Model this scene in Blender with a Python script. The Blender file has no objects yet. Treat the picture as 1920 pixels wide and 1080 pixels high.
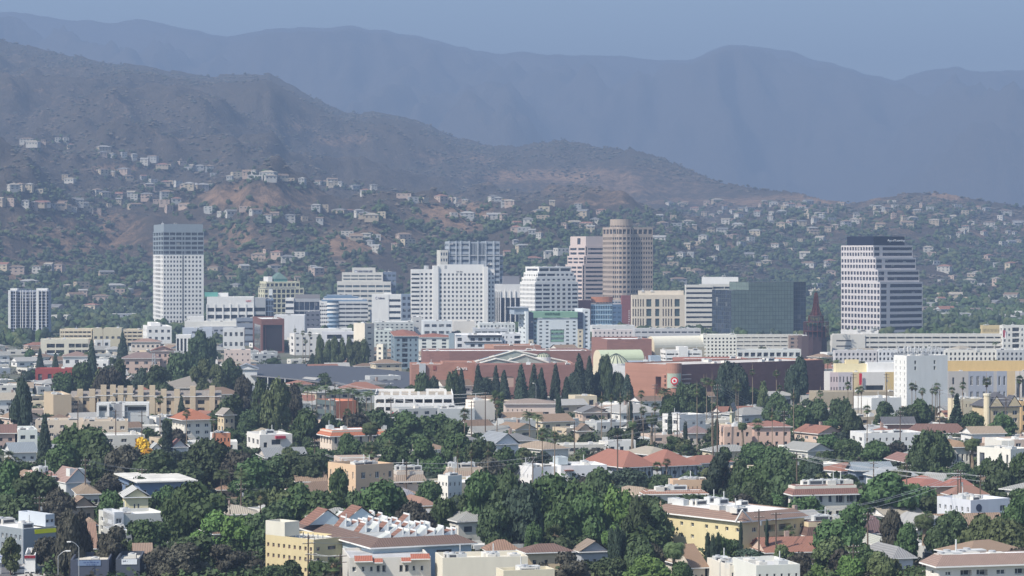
import bpy, math, random
import numpy as np
from mathutils import noise, Vector
random.seed(7); np.random.seed(7)
S = bpy.context.scene
COL = S.collection
R = math.radians
# ---------------------------------------------------------------- camera, sky, sun, exposure
F, CH, HZ = 5000.0, 66.0, 476.0          # focal length in px of a 1920 wide frame, camera height, horizon row
cam = bpy.data.cameras.new('camera'); co = bpy.data.objects.new('camera', cam); COL.objects.link(co)
co.location = (0, 0, CH); co.rotation_euler = (R(90), 0, 0)
cam.sensor_width = 36; cam.lens = 36 * F / 1920; cam.shift_y = -(540 - HZ) / 1920
cam.clip_start = 5; cam.clip_end = 60000
S.camera = co
SX, SY, SEL = -0.80, -0.60, 48
W = bpy.data.worlds.new('World'); S.world = W; W.use_nodes = True
nt = W.node_tree; bg = nt.nodes['Background']
sk = nt.nodes.new('ShaderNodeTexSky'); sk.sky_type = 'NISHITA'; sk.sun_disc = False
sk.sun_elevation = R(SEL); sk.sun_rotation = math.atan2(SX, SY); sk.dust_density = 1.0; sk.air_density = 1.0; sk.ozone_density = 1.5
nt.links.new(sk.outputs[0], bg.inputs[0]); bg.inputs[1].default_value = 0.115
sl = bpy.data.lights.new('sun', 'SUN'); so = bpy.data.objects.new('sun', sl); COL.objects.link(so)
sl.energy = 4.4; sl.angle = R(0.5); sl.color = (1, 0.93, 0.83)
sv = Vector((SX * math.cos(R(SEL)), SY * math.cos(R(SEL)), math.sin(R(SEL))))
so.rotation_euler = sv.to_track_quat('Z', 'Y').to_euler(); so.location = (-300, -300, 900)
S.view_settings.view_transform = 'Standard'; S.view_settings.look = 'None'
S.view_settings.exposure = 0.9; S.view_settings.gamma = 1
S.cycles.use_denoising = True
S.cycles.max_bounces = 5; S.cycles.diffuse_bounces = 3; S.cycles.glossy_bounces = 2
S.cycles.transmission_bounces = 2; S.cycles.volume_bounces = 0; S.cycles.transparent_max_bounces = 4
HAZE_D, HAZE_C = 0.000165, (0.318, 0.440, 0.66)

# ---------------------------------------------------------------- helpers
def gp(u, v):                                   # ground point seen at pixel u, v (flat town)
    Y = F * CH / (v - HZ); return ((u - 960) * Y / F, Y)
def yat(v): return F * CH / (v - HZ)
def vat(Y): return HZ + F * CH / Y
def zat(v, Y): return CH - (v - HZ) * Y / F
def prj(X, Y, Z): return (960 + F * X / Y, HZ + F * (CH - Z) / Y)
MATS = {}
def _n(t, k, **kw):
    n = t.nodes.new(k)
    for a, b in kw.items(): setattr(n, a, b)
    return n
def _mix(t, fac, a, b):
    m = _n(t, 'ShaderNodeMix', data_type='RGBA')
    for sock, val in ((m.inputs[0], fac), (m.inputs[6], a), (m.inputs[7], b)):
        if isinstance(val, bpy.types.NodeSocket): t.links.new(val, sock)
        elif isinstance(val, (int, float)): sock.default_value = val
        else: sock.default_value = (*val[:3], 1)
    return m.outputs[2]
def _noise(t, vec, scale, det=4, rough=.6):
    n = _n(t, 'ShaderNodeTexNoise'); n.inputs['Scale'].default_value = scale
    n.inputs['Detail'].default_value = det; n.inputs['Roughness'].default_value = rough
    t.links.new(vec, n.inputs['Vector']); return n.outputs['Fac']
def _ramp(t, fac, stops, interp='LINEAR'):
    r = _n(t, 'ShaderNodeValToRGB'); r.color_ramp.interpolation = interp
    e = r.color_ramp.elements
    while len(e) < len(stops): e.new(0.5)
    for k, (p, c) in enumerate(stops):
        e[k].position = p; e[k].color = (*c[:3], 1) if isinstance(c, tuple) else (c, c, c, 1)
    t.links.new(fac, r.inputs[0]); return r.outputs[0]
def newmat(name):
    m = bpy.data.materials.new(name); m.use_nodes = True
    t = m.node_tree; b = t.nodes['Principled BSDF']; return m, t, b
def M(col, kind='wall', rough=.85, var=.12):
    """procedural paint, stucco, brick, tile, shingle, membrane ... of a colour"""
    key = (tuple(round(c, 3) for c in col), kind)
    if key in MATS: return MATS[key]
    m, t, b = newmat('%s_%d' % (kind, len(MATS)))
    tc = _n(t, 'ShaderNodeTexCoord').outputs['Object']
    if kind == 'brick': g_l = sum(col) / 3; col = tuple(c * .76 + g_l * .2 for c in col)
    if kind == 'tile': g_l = sum(col) / 3; col = tuple(c * .58 + g_l * .20 for c in col)
    lo = tuple(c * (1 - var) for c in col); hi = tuple(min(.95, c * (1 + var)) for c in col)
    if kind == 'wall':
        mp = _n(t, 'ShaderNodeMapping'); mp.inputs['Scale'].default_value = (1, 1, .25); t.links.new(tc, mp.inputs[0])
        o = _mix(t, _noise(t, mp.outputs[0], .55, 5, .65), lo, hi)
    elif kind == 'brick':
        br = _n(t, 'ShaderNodeTexBrick'); br.inputs['Scale'].default_value = 1.0
        mp = _n(t, 'ShaderNodeMapping'); mp.inputs['Rotation'].default_value = (R(90), 0, 0); t.links.new(tc, mp.inputs[0]); t.links.new(mp.outputs[0], br.inputs['Vector'])
        br.inputs['Color1'].default_value = (*lo, 1); br.inputs['Color2'].default_value = (*hi, 1)
        br.inputs['Mortar'].default_value = (*[c * .8 for c in col], 1); br.inputs['Brick Width'].default_value = 2.4; br.inputs['Row Height'].default_value = .8
        o = _mix(t, _noise(t, tc, .12, 4), br.outputs[0], tuple(c * .8 for c in col))
    elif kind in ('tile', 'shingle'):
        wv = _n(t, 'ShaderNodeTexWave'); wv.inputs['Scale'].default_value = .9 if kind == 'tile' else .6
        wv.inputs['Distortion'].default_value = 1.5; wv.inputs['Detail'].default_value = 2
        t.links.new(tc, wv.inputs[0])
        o1 = _mix(t, _noise(t, tc, .5, 6, .7), tuple(c * .68 for c in col), tuple(c * 1.25 for c in col))
        o = _mix(t, wv.outputs['Fac'], tuple(c * .7 for c in col), o1)
        bp = _n(t, 'ShaderNodeBump'); bp.inputs['Strength'].default_value = .5; bp.inputs['Distance'].default_value = .12
        t.links.new(wv.outputs['Fac'], bp.inputs['Height']); t.links.new(bp.outputs[0], b.inputs['Normal'])
    elif kind == 'flat':                          # roof membrane with ponding stains
        f = _ramp(t, _noise(t, tc, .16, 6, .7), [(.35, 0.), (.62, 1.)])
        o = _mix(t, f, tuple(c * .72 for c in col), hi)
    else:
        o = _mix(t, _noise(t, tc, .8, 3), lo, hi)
    t.links.new(o, b.inputs['Base Color']); b.inputs['Roughness'].default_value = rough
    b.inputs['Specular IOR Level'].default_value = .25
    if kind == 'metal': b.inputs['Metallic'].default_value = .5; b.inputs['Roughness'].default_value = .45
    MATS[key] = m; return m
def GL(col=(.035, .045, .06), blinds=.35, rough=.12):
    key = ('glass', col, blinds)
    if key in MATS: return MATS[key]
    m, t, b = newmat('window_glass_%d' % len(MATS))
    oi = _n(t, 'ShaderNodeObjectInfo').outputs['Random']
    tc = _n(t, 'ShaderNodeTexCoord').outputs['Object']
    cell = _n(t, 'ShaderNodeTexWhiteNoise'); sn = _n(t, 'ShaderNodeVectorMath', operation='SNAP'); sn.inputs[1].default_value = (3.1, 3.1, 3.3)
    ad = _n(t, 'ShaderNodeVectorMath', operation='ADD'); t.links.new(tc, sn.inputs[0]); t.links.new(sn.outputs[0], ad.inputs[0]); t.links.new(oi, ad.inputs[1])
    t.links.new(ad.outputs[0], cell.inputs[0])
    k = 1 - blinds
    o = _mix(t, cell.outputs['Value'], tuple(c * .9 for c in col), tuple(c * 1.12 for c in col)) if not blinds else _ramp(t, cell.outputs['Value'], [(0, col), (k * .6, tuple(c * 1.6 for c in col)), (k, (.1, .11, .12)), (k + blinds * .6, (.26, .26, .25))], 'CONSTANT')
    t.links.new(o, b.inputs['Base Color']); b.inputs['Roughness'].default_value = rough; b.inputs['Specular IOR Level'].default_value = .6
    MATS[key] = m; return m

def mesh_np(name, verts, faces, mats, mi=None, smooth=False):
    """faces: list of tuples or int array (n,k)"""
    me = bpy.data.meshes.new(name)
    if isinstance(faces, np.ndarray):
        n, k = faces.shape
        me.vertices.add(len(verts)); me.vertices.foreach_set('co', np.asarray(verts, dtype=np.float32).ravel())
        me.loops.add(n * k); me.loops.foreach_set('vertex_index', faces.astype(np.int32).ravel())
        me.polygons.add(n); me.polygons.foreach_set('loop_start', np.arange(0, n * k, k, dtype=np.int32))
        if mi is not None: me.polygons.foreach_set('material_index', np.asarray(mi, dtype=np.int32))
        me.polygons.foreach_set('use_smooth', np.full(n, smooth))
        me.update(calc_edges=True)
    else:
        me.from_pydata(verts, [], faces)
        if mi is not None: me.polygons.foreach_set('material_index', mi)
        if smooth: me.polygons.foreach_set('use_smooth', [True] * len(faces))
    for m in mats: me.materials.append(m)
    return me
def link(name, me, parent=None, loc=(0, 0, 0), rz=0.0, scale=None):
    o = bpy.data.objects.new(name, me); COL.objects.link(o)
    if parent: o.parent = parent
    o.location = loc
    if rz: o.rotation_euler = (0, 0, rz)
    if scale is not None: o.scale = scale if hasattr(scale, '__len__') else (scale,) * 3
    return o
def thing(name, label, cat, loc=(0, 0, 0), rz=0.0, group=None, me=None, scale=None):
    o = link(name, me, None, loc, rz, scale); o['label'] = label; o['category'] = cat
    if group: o['group'] = group
    return o
def kind(o, k, label=None, cat=None):
    o['kind'] = k
    if label: o['label'] = label
    if cat: o['category'] = cat
    return o
class MB:
    """collects polygons of several materials into ONE mesh"""
    def __init__(s): s.v = []; s.f = []; s.mi = []; s.ms = []
    def m(s, mat):
        if mat not in s.ms: s.ms.append(mat)
        return s.ms.index(mat)
    def poly(s, pts, mat):
        n = len(s.v); s.v += [tuple(p) for p in pts]; s.f.append(tuple(range(n, n + len(pts)))); s.mi.append(s.m(mat))
    def box(s, x0, x1, y0, y1, z0, z1, mat, top=None):
        n = len(s.v); s.v += [(x0, y0, z0), (x1, y0, z0), (x1, y1, z0), (x0, y1, z0), (x0, y0, z1), (x1, y0, z1), (x1, y1, z1), (x0, y1, z1)]
        k = s.m(mat); kt = s.m(top) if top else k
        for f, q in (((0, 3, 2, 1), k), ((4, 5, 6, 7), kt), ((0, 1, 5, 4), k), ((1, 2, 6, 5), k), ((2, 3, 7, 6), k), ((3, 0, 4, 7), k)):
            s.f.append(tuple(n + i for i in f)); s.mi.append(q)
    def prism(s, pts, z0, z1, mat, top=None):     # pts counterclockwise
        n = len(pts)
        for i in range(n):
            a, b = pts[i], pts[(i + 1) % n]
            s.poly([(a[0], a[1], z0), (b[0], b[1], z0), (b[0], b[1], z1), (a[0], a[1], z1)], mat)
        s.poly([(p[0], p[1], z1) for p in pts], top or mat); s.poly([(p[0], p[1], z0) for p in pts][::-1], mat)
    def tube(s, p0, p1, r0, r1, mat, n=6, cap=True):
        p0, p1 = Vector(p0), Vector(p1); d = (p1 - p0).normalized()
        a = d.orthogonal().normalized(); b = d.cross(a)
        A = [p0 + (a * math.cos(6.2832 * i / n) + b * math.sin(6.2832 * i / n)) * r0 for i in range(n)]
        B = [p1 + (a * math.cos(6.2832 * i / n) + b * math.sin(6.2832 * i / n)) * r1 for i in range(n)]
        for i in range(n): j = (i + 1) % n; s.poly([A[i], A[j], B[j], B[i]], mat)
        if cap: s.poly(B, mat); s.poly(A[::-1], mat)
    def mesh(s, name): return mesh_np(name, s.v, s.f, s.ms, s.mi)
    def build(s, name, parent=None, loc=(0, 0, 0), rz=0.0):
        if not s.f: return None
        return link(name, s.mesh(name), parent, loc, rz)
# ---------------------------------------------------------------- setting: ground, hills, mountains
def lerp(tab, x): return float(np.interp(x, [a for a, _ in tab], [b for _, b in tab]))
RIDGE = [(-700, 30), (-300, 45), (0, 70), (60, 85), (130, 100), (200, 115), (250, 118), (310, 128), (360, 136), (400, 140), (450, 139), (480, 135), (505, 136), (540, 155), (600, 187), (650, 210), (700, 208), (760, 215), (800, 232), (860, 258), (920, 271), (980, 270), (1055, 260), (1100, 268), (1150, 275), (1200, 280), (1250, 295), (1300, 320), (1360, 342), (1420, 352), (1500, 360), (1540, 372), (1600, 381), (1640, 370), (1700, 361), (1770, 359), (1830, 371), (1880, 381), (1920, 388), (2200, 400), (2600, 420)]
FAR = [(-900, 40), (0, 20), (60, 24), (100, 30), (200, 41), (260, 34), (330, 48), (400, 62), (430, 67), (500, 53), (560, 52), (620, 50), (660, 47), (730, 58), (790, 68), (850, 86), (920, 98), (1000, 100), (1080, 107), (1130, 99), (1200, 110), (1290, 113), (1330, 96), (1370, 84), (1430, 88), (1480, 95), (1530, 110), (1600, 130), (1680, 151), (1730, 131), (1790, 124), (1850, 134), (1920, 130), (2900, 150)]
YRT = [(-700, 6900), (900, 6600), (1250, 5900), (1550, 5000), (2600, 4800)]
HS = 2850.0
_ru = np.array([a for a, _ in RIDGE], float); _rv = np.array([b for _, b in RIDGE], float)
def hill_z(X, Y):
    u = 960 + F * X / Y
    Yr = lerp(YRT, u); s = (Y - HS) / (Yr - HS)
    if s <= 0: return 0.0
    vr = float(np.interp(u, _ru, _rv)) + 2.6 * noise.fractal(Vector((u / 26, 3.3, 0)), .8, 2.1, 4); Zr = CH + (HZ - vr) * Yr / F
    if s <= 1:
        base = Zr * (.72 * s + .28 * s * s)
        w = min(1, s * 5) * min(1, (1 - s) * 4) ** .8
        p = Vector((X / 620, Y / 1500, 3.1))
        n1 = noise.ridged_multi_fractal(p, .9, 2.1, 5, 1.0, 2.0) - 1.0      # long spurs
        n2 = noise.fractal(Vector((X / 260, Y / 420, 7.7)), .9, 2.0, 5)
        n3 = noise.fractal(Vector((X / 60, Y / 90, 1.7)), .8, 2.0, 3)
        cap = CH + (HZ - (vr + (1 - s) * 55)) * Y / F
        n4 = noise.ridged_multi_fractal(Vector((X / 210 + n2 * .4, Y / 640, 12.1)), .9, 2.2, 4, 1.0, 2.0) - 1.0
        zz = base + w * (n1 * .21 * Zr + n2 * .12 * Zr) + min(1, w * 2) * n4 * 15
        if zz > cap - 25: zz = cap - 25 * math.exp(-max(0, zz - cap + 25) / 25)
        return max(0, zz + min(1, s * 6) * n3 * (4.5 - 2.5 * s))
    n3 = noise.fractal(Vector((X / 60, Y / 90, 1.7)), .8, 2.0, 3)
    return max(-20, Zr * (1 - (s - 1) * 1.8) + n3 * 2)
def gz(X, Y): return hill_z(X, Y) if Y > HS else 0.0
def on_hill(u, v):
    """nearest terrain point behind the town seen at pixel u, v"""
    Y = 2000.0
    while Y < 7200:
        X = (u - 960) * Y / F; z = gz(X, Y)
        if HZ + F * (CH - z) / Y <= v: return X, Y, z
        Y += 6 if Y > HS else 12
    return None
# bare dry slopes (pixel u, v, radius u, radius v, strength)
DRY = [(210, 318, 50, 7, 1.1), (470, 372, 110, 26, .75), (170, 430, 90, 45, .62), (60, 500, 80, 50, .5), (230, 520, 70, 50, .45), (90, 440, 90, 30, .4), (440, 455, 60, 50, .6), (480, 520, 60, 40, .5), (660, 455, 75, 24, .8), (850, 405, 75, 32, .95), (860, 500, 60, 20, .5), (640, 262, 50, 12, .6), (540, 235, 50, 16, .5), (820, 292, 60, 10, .45), (900, 300, 40, 12, .4), (1060, 330, 180, 14, .75), (1150, 345, 200, 34, .45), (1130, 378, 60, 8, .7), (1300, 376, 110, 8, .6), (1480, 378, 120, 12, .8), (1700, 385, 110, 22, .6), (1770, 368, 40, 10, .9), (1640, 420, 120, 22, .35), (1850, 430, 90, 30, .4), (1370, 462, 14, 8, .8), (600, 500, 80, 20, .35), (110, 300, 60, 16, .3), (80, 180, 120, 60, .15), (280, 190, 120, 40, .12), (380, 270, 90, 40, .12), (990, 420, 60, 14, .3), (1190, 452, 60, 18, .2), (1830, 470, 60, 14, .4), (300, 500, 60, 60, .2)]
def hill_mat():
    m, t, b = newmat('chaparral')
    tc = _n(t, 'ShaderNodeTexCoord').outputs['Object']
    at = _n(t, 'ShaderNodeAttribute', attribute_name='dry').outputs['Fac']
    n1 = _noise(t, tc, .011, 9, .78); n2 = _noise(t, tc, .06, 6, .75)
    def mth(op, a, b_, clamp=False):
        q = _n(t, 'ShaderNodeMath', operation=op); q.use_clamp = clamp
        for i, v in enumerate((a, b_)):
            if isinstance(v, (int, float)): q.inputs[i].default_value = v
            else: t.links.new(v, q.inputs[i])
        return q.outputs[0]
    a = mth('ADD', mth('MULTIPLY', at, .75), mth('MULTIPLY', mth('SUBTRACT', n1, .5), 1.5))
    a = mth('ADD', a, mth('MULTIPLY', mth('SUBTRACT', n2, .5), 1.6))
    f = _ramp(t, a, [(.20, 0.), (.75, 1.)])
    scrub = _mix(t, n2, (.027, .029, .024), (.15, .120, .096))
    soil = _mix(t, n2, (.24, .15, .095), (.40, .27, .18))
    t.links.new(_mix(t, f, scrub, soil), b.inputs['Base Color'])
    b.inputs['Roughness'].default_value = .95; b.inputs['Specular IOR Level'].default_value = .1
    bp = _n(t, 'ShaderNodeBump'); bp.inputs['Strength'].default_value = 1; bp.inputs['Distance'].default_value = 14
    t.links.new(n2, bp.inputs['Height']); t.links.new(bp.outputs[0], b.inputs['Normal'])
    return m
HM = hill_mat()
def grid_sheet(name, us, Ys, zf, mat, dry=False, label=None):
    V = np.empty((len(Ys), len(us), 3), np.float32); D = np.zeros((len(Ys), len(us)), np.float32)
    for j, Y in enumerate(Ys):
        for i, u in enumerate(us):
            X = (u - 960) * Y / F; z = zf(X, Y); V[j, i] = (X, Y, z)
    if dry:
        vv = HZ + F * (CH - V[:, :, 2]) / V[:, :, 1]; uu = 960 + F * V[:, :, 0] / V[:, :, 1]
        for (a, b, ra, rb, s) in DRY:
            q = ((uu - a) / ra) ** 2 + ((vv - b) / rb) ** 2
            D = np.maximum(D, s * np.exp(-q * q * .6))
    n, m_ = len(Ys), len(us); idx = np.arange(n * m_).reshape(n, m_)
    f = np.stack([idx[:-1, :-1], idx[:-1, 1:], idx[1:, 1:], idx[1:, :-1]], -1).reshape(-1, 4)
    me = mesh_np(name, V.reshape(-1, 3), f, [mat], smooth=True)
    if dry:
        a = me.attributes.new('dry', 'FLOAT', 'POINT'); a.data.foreach_set('value', D.ravel())
    o = link(name, me); kind(o, 'structure', label); return o
Yl = list(np.arange(HS, 7100, 17.0)) + [7300, 7600, 8000]
grid_sheet('hills', list(range(-560, 2500, 6)), Yl, lambda X, Y: hill_z(X, Y) - .3, HM, True, 'dry scrub covered hills rising behind the town')
def far_z(X, Y):
    u = 960 + F * X / Y
    Y0, Y1 = 9000.0, 15500.0; s = (Y - Y0) / (Y1 - Y0)
    if s <= 0: return -2.0
    fv = lerp(FAR, u) + 4.5 * noise.fractal(Vector((u / 48, 8.3, 0)), .85, 2.1, 5)
    Zr = CH + (HZ - fv) * Y1 / F
    if s > 1: return Zr * (1 - (s - 1) * 2)
    w = min(1, s * 4) * min(1, (1 - s) * 3)
    n1 = noise.ridged_multi_fractal(Vector((X / 1900, Y / 3600, 9.3)), .9, 2.1, 6, 1.0, 2.0) - 1.0
    n2 = noise.fractal(Vector((X / 330, Y / 900, 5.3)), .7, 2.0, 5)
    return min(Zr * (.25 * s + .75 * s ** 1.3) + w * n1 * .42 * Zr + n2 * 85 * min(1, (1 - s) * 6), CH + (HZ - fv - (1 - s) * 30) * Y / F)
grid_sheet('mountains', list(range(-700, 2640, 9)), list(np.arange(9000, 15600, 60.0)) + [16200, 17500], far_z, HM, False, 'high bare mountain range fading into the haze')
def ground_mat():
    m, t, b = newmat('town_ground')
    tc = _n(t, 'ShaderNodeTexCoord').outputs['Object']
    n1 = _noise(t, tc, .03, 4); n2 = _noise(t, tc, .2, 5, .7)
    c1 = _ramp(t, n1, [(.38, (.05, .065, .03)), (.46, (.10, .09, .06)), (.54, (.07, .07, .07)), (.64, (.17, .16, .14))], 'EASE')
    t.links.new(_mix(t, n2, c1, (.09, .10, .055)), b.inputs['Base Color']); b.inputs['Roughness'].default_value = .95
    return m
g = mesh_np('ground', [(-30000, -2000, 0), (30000, -2000, 0), (30000, 2200, 0), (-30000, 2200, 0), (-30000, 2900, 0), (30000, 2900, 0), (-30000, 40000, -.5), (30000, 40000, -.5)], [(0, 1, 2, 3), (3, 2, 5, 4), (4, 5, 7, 6)], [ground_mat()])
kind(link('ground', g), 'structure', 'gardens, yards and lots of the town floor')
# ---------------------------------------------------------------- haze: one closed box of even air
hz = MB(); hm = bpy.data.materials.new('haze'); hm.use_nodes = True; t = hm.node_tree
t.nodes.remove(t.nodes['Principled BSDF']); pv = _n(t, 'ShaderNodeVolumePrincipled')
pv.inputs['Color'].default_value = (*HAZE_C, 1); pv.inputs['Density'].default_value = HAZE_D; pv.inputs['Anisotropy'].default_value = 0.0
t.links.new(pv.outputs[0], t.nodes['Material Output'].inputs['Volume'])
hz.box(-12000, 12000, -600, 20000, -21.5, 1560, hm)
ho = hz.build('haze'); kind(ho, 'stuff', 'pale blue haze filling the valley air', 'haze'); ho.display_type = 'WIRE'
# ---------------------------------------------------------------- building engine
WH = (.74, .73, .70); OW = (.62, .60, .54); CR = (.64, .56, .41); YE = (.60, .48, .26); TN = (.42, .32, .22); PK = (.55, .41, .34)
GR = (.38, .39, .40); LG = (.52, .53, .53); BR = (.36, .14, .085); DB = (.20, .085, .065); OR = (.52, .20, .10); BL = (.18, .24, .33); DK = (.07, .075, .085)
RT = (.44, .15, .075); RB = (.15, .095, .075); RG = (.20, .20, .20); RW = (.72, .71, .68); RS = (.38, .33, .26); TQ = (.12, .33, .28); GN = (.16, .36, .22)
PROT = []                      # screen rects of building faces that filler must not hide: (u0, u1, v0, v1, Y)
FOOT = []                      # footprints (x, y, radius)
WC = {}
def G(f, b, w=.5, h=.5, **k): return dict(f=f, b=b, w=w, h=h, **k)
def pane_mesh(w, h, g, fr):
    key = (round(w, 1), round(h, 1), g.name, fr)
    if key in WC: return WC[key]
    q = MB(); a, b = w / 2, h / 2
    q.poly([(-a, 0, -b), (a, 0, -b), (a, 0, b), (-a, 0, b)], g)
    if fr:
        fm = M(fr, 'paint', .5); t = .09
        q.box(-a, a, -.07, -.002, -b, -b + t, fm); q.box(-a, a, -.07, -.002, b - t, b, fm)
        q.box(-a, -a + t, -.068, -.002, -b + t, b - t, fm); q.box(a - t, a, -.068, -.002, -b + t, b - t, fm)
        if w > 1.1: q.box(-t / 2, t / 2, -.066, -.002, -b + t, b - t, fm)
    WC[key] = q.mesh('window'); return WC[key]
class B:
    def __init__(s, name, label, cat, xl=None, xc=None, xr=None, vb=None, yaw=12, dep=14, grp=None, vis=None, world=None, glass=None, fr=None, win=True):
        s.glass = glass or GL(); s.fr = fr; s.wn = []; s.wallm = MB(); s.roofm = MB(); s.extra = {}; s.win = win
        th = R(yaw)
        if world:
            X, Y, s.w, s.d, z0 = world; s.Yn = Y - s.d / 2; c = (X, Y); s.z0 = z0
        else:
            Y = yat(vb); X = (xc - 960) * Y / F; s.Yn = Y; s.z0 = 0
            def solve(u, d):
                k = (u - 960) / F; return (k * Y - X) / (d[0] - k * d[1])
            if yaw >= 0:
                a = (math.cos(th), math.sin(th)); b = (-math.sin(th), math.cos(th))
                s.w = solve(xr, a); s.d = solve(xl, b) if xl != xc else dep
                if s.d < 4 or s.d > 90: s.d = dep
                c = (X + a[0] * s.w / 2 + b[0] * s.d / 2, Y + a[1] * s.w / 2 + b[1] * s.d / 2)
            else:
                a = (-math.cos(th), -math.sin(th)); b = (-math.sin(th), math.cos(th))
                s.w = solve(xl, a); s.d = solve(xr, b) if xr != xc else dep
                if s.d < 4 or s.d > 90: s.d = dep
                c = (X + a[0] * s.w / 2 + b[0] * s.d / 2, Y + a[1] * s.w / 2 + b[1] * s.d / 2)
        s.c, s.th, s.yaw = c, th, yaw
        s.root = thing(name, label, cat, (c[0], c[1], s.z0), th, grp)
        s.X0, s.X1, s.Y0, s.Y1 = -s.w / 2, s.w / 2, -s.d / 2, s.d / 2
        s.ztop = 0; s.xl, s.xr, s.vis = xl, xr, vis
        n = max(1, int(max(s.w, s.d) / 8))
        for i in range(n):
            for j in range(n):
                lx = s.X0 + (i + .5) * s.w / n; ly = s.Y0 + (j + .5) * s.d / n
                FOOT.append((c[0] + lx * math.cos(th) - ly * math.sin(th), c[1] + lx * math.sin(th) + ly * math.cos(th), max(s.w, s.d) / n * .6))
    def z(s, v): return zat(v, s.Yn) - s.z0
    def fx(s, u, y=None):
        """local x where pixel column u meets the plane local y (default the front face)"""
        y = s.Y0 if y is None else y; k = (u - 960) / F; c, n = math.cos(s.th), math.sin(s.th)
        return (k * (s.c[1] + y * c) - s.c[0] + y * n) / (c - k * n)
    def ly(s, u, x=None):
        """local y where pixel column u meets the side plane local x"""
        x = s.X0 if x is None else x; k = (u - 960) / F; c, n = math.cos(s.th), math.sin(s.th)
        return (s.c[0] + x * c - k * (s.c[1] + x * n)) / (n + k * c)
    def face(s, a, b, z0, z1, sp, wall):
        W_ = s.wallm
        def q(x0, x1, za, zb, e=0.0, mat=wall):
            W_.poly([P(x0, e, za), P(x1, e, za), P(x1, e, zb), P(x0, e, zb)], mat)
        L = math.hypot(b[0] - a[0], b[1] - a[1]); dx, dy = (b[0] - a[0]) / L, (b[1] - a[1]) / L
        P = lambda x, e, z: (a[0] + dx * x - dy * e, a[1] + dy * x + dx * e, z)
        if not sp or z1 - z0 < .5: q(0, L, z0, z1); return
        if isinstance(sp, list):
            t = 0; tot = sum(f for f, _ in sp)
            for f, k in sp:
                f = f / tot * L
                s.face((a[0] + dx * t, a[1] + dy * t), (a[0] + dx * (t + f), a[1] + dy * (t + f)), z0, z1, k, (k or {}).get('wall', wall) if not isinstance(k, list) else wall); t += f
            return
        wall = sp.get('wall', wall)
        top = sp.get('top', .9); bot = sp.get('bot', 0.6); sd = sp.get('side', 0); d = sp.get('d', .3)
        f_, b_ = sp['f'], sp['b']; ch = (z1 - z0 - top - bot) / f_; cw = (L - 2 * sd) / b_
        ww, hh = cw * sp['w'], ch * sp['h']; g = sp.get('g', s.glass); fr = sp.get('fr', s.fr)
        if ww < .1 or hh < .1: q(0, L, z0, z1); return
        rz = math.atan2(dy, dx); zb = z0
        for i in range(f_):
            za = z0 + bot + i * ch + (ch - hh) * sp.get('o', .5); q(0, L, zb, za); zc = za + hh; xa = 0
            for j in range(b_):
                x0 = sd + j * cw + (cw - ww) / 2; x1 = x0 + ww
                if (i, j) in sp.get('skip', ()): continue
                q(xa, x0, za, zc); xa = x1
                if d > .05:
                    W_.poly([P(x0, 0, za), P(x0, 0, zc), P(x0, d, zc), P(x0, d, za)][::-1], wall); W_.poly([P(x1, 0, za), P(x1, 0, zc), P(x1, d, zc), P(x1, d, za)], wall)
                    W_.poly([P(x0, 0, za), P(x1, 0, za), P(x1, d, za), P(x0, d, za)][::-1], wall); W_.poly([P(x0, 0, zc), P(x1, 0, zc), P(x1, d, zc), P(x0, d, zc)], wall)
                s.wn.append((ww, hh, P((x0 + x1) / 2, max(d, .02), (za + zc) / 2), rz, g, fr))
            q(xa, L, za, zc); zb = zc
        q(0, L, zb, z1)
    def poly(s, pts, z0, z1, wall, sp=None, roof=None, par=.9, rim=.3):
        sp = sp or {}; n = len(pts)
        for i in range(n):
            s.face(pts[i], pts[(i + 1) % n], z0, z1, sp.get(i), wall)
        cx = sum(p[0] for p in pts) / n; cy = sum(p[1] for p in pts) / n
        k = [((p[0] - cx) * (1 - rim / max(1.5, abs(p[0] - cx))) + cx, (p[1] - cy) * (1 - rim / max(1.5, abs(p[1] - cy))) + cy) for p in pts]
        zr = z1 - par
        for i in range(n):
            j = (i + 1) % n
            s.wallm.poly([(*pts[i], z1), (*pts[j], z1), (*k[j], z1), (*k[i], z1)], wall)
            s.wallm.poly([(*k[i], z1), (*k[j], z1), (*k[j], zr), (*k[i], zr)], wall)
        s.roofm.poly([(*p, zr) for p in k], roof or M(RW, 'flat')); s.ztop = max(s.ztop, z1); s.zr = zr
    def vol(s, vt, wall, u0=None, u1=None, i0=0, i1=0, l=0, r=0, vb=None, z0=None, z1=None, F=None, L=None, Rr=None, Bk=None, roof=None, par=.9):
        x0 = s.fx(u0) if u0 is not None else s.X0 + l; x1 = s.fx(u1) if u1 is not None else s.X1 - r
        y0, y1 = s.Y0 + i0, s.Y1 - i1
        if y1 < y0 + 2: y1 = y0 + 2
        z1 = s.z(vt) if z1 is None else z1; z0 = (s.z(vb) if vb is not None else 0) if z0 is None else z0
        s.poly([(x0, y0), (x1, y0), (x1, y1), (x0, y1)], z0, z1, wall, {0: F, 1: Rr, 2: Bk, 3: L}, roof, par)
        s.last = (x0, x1, y0, y1, z0, z1); return s
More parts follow.
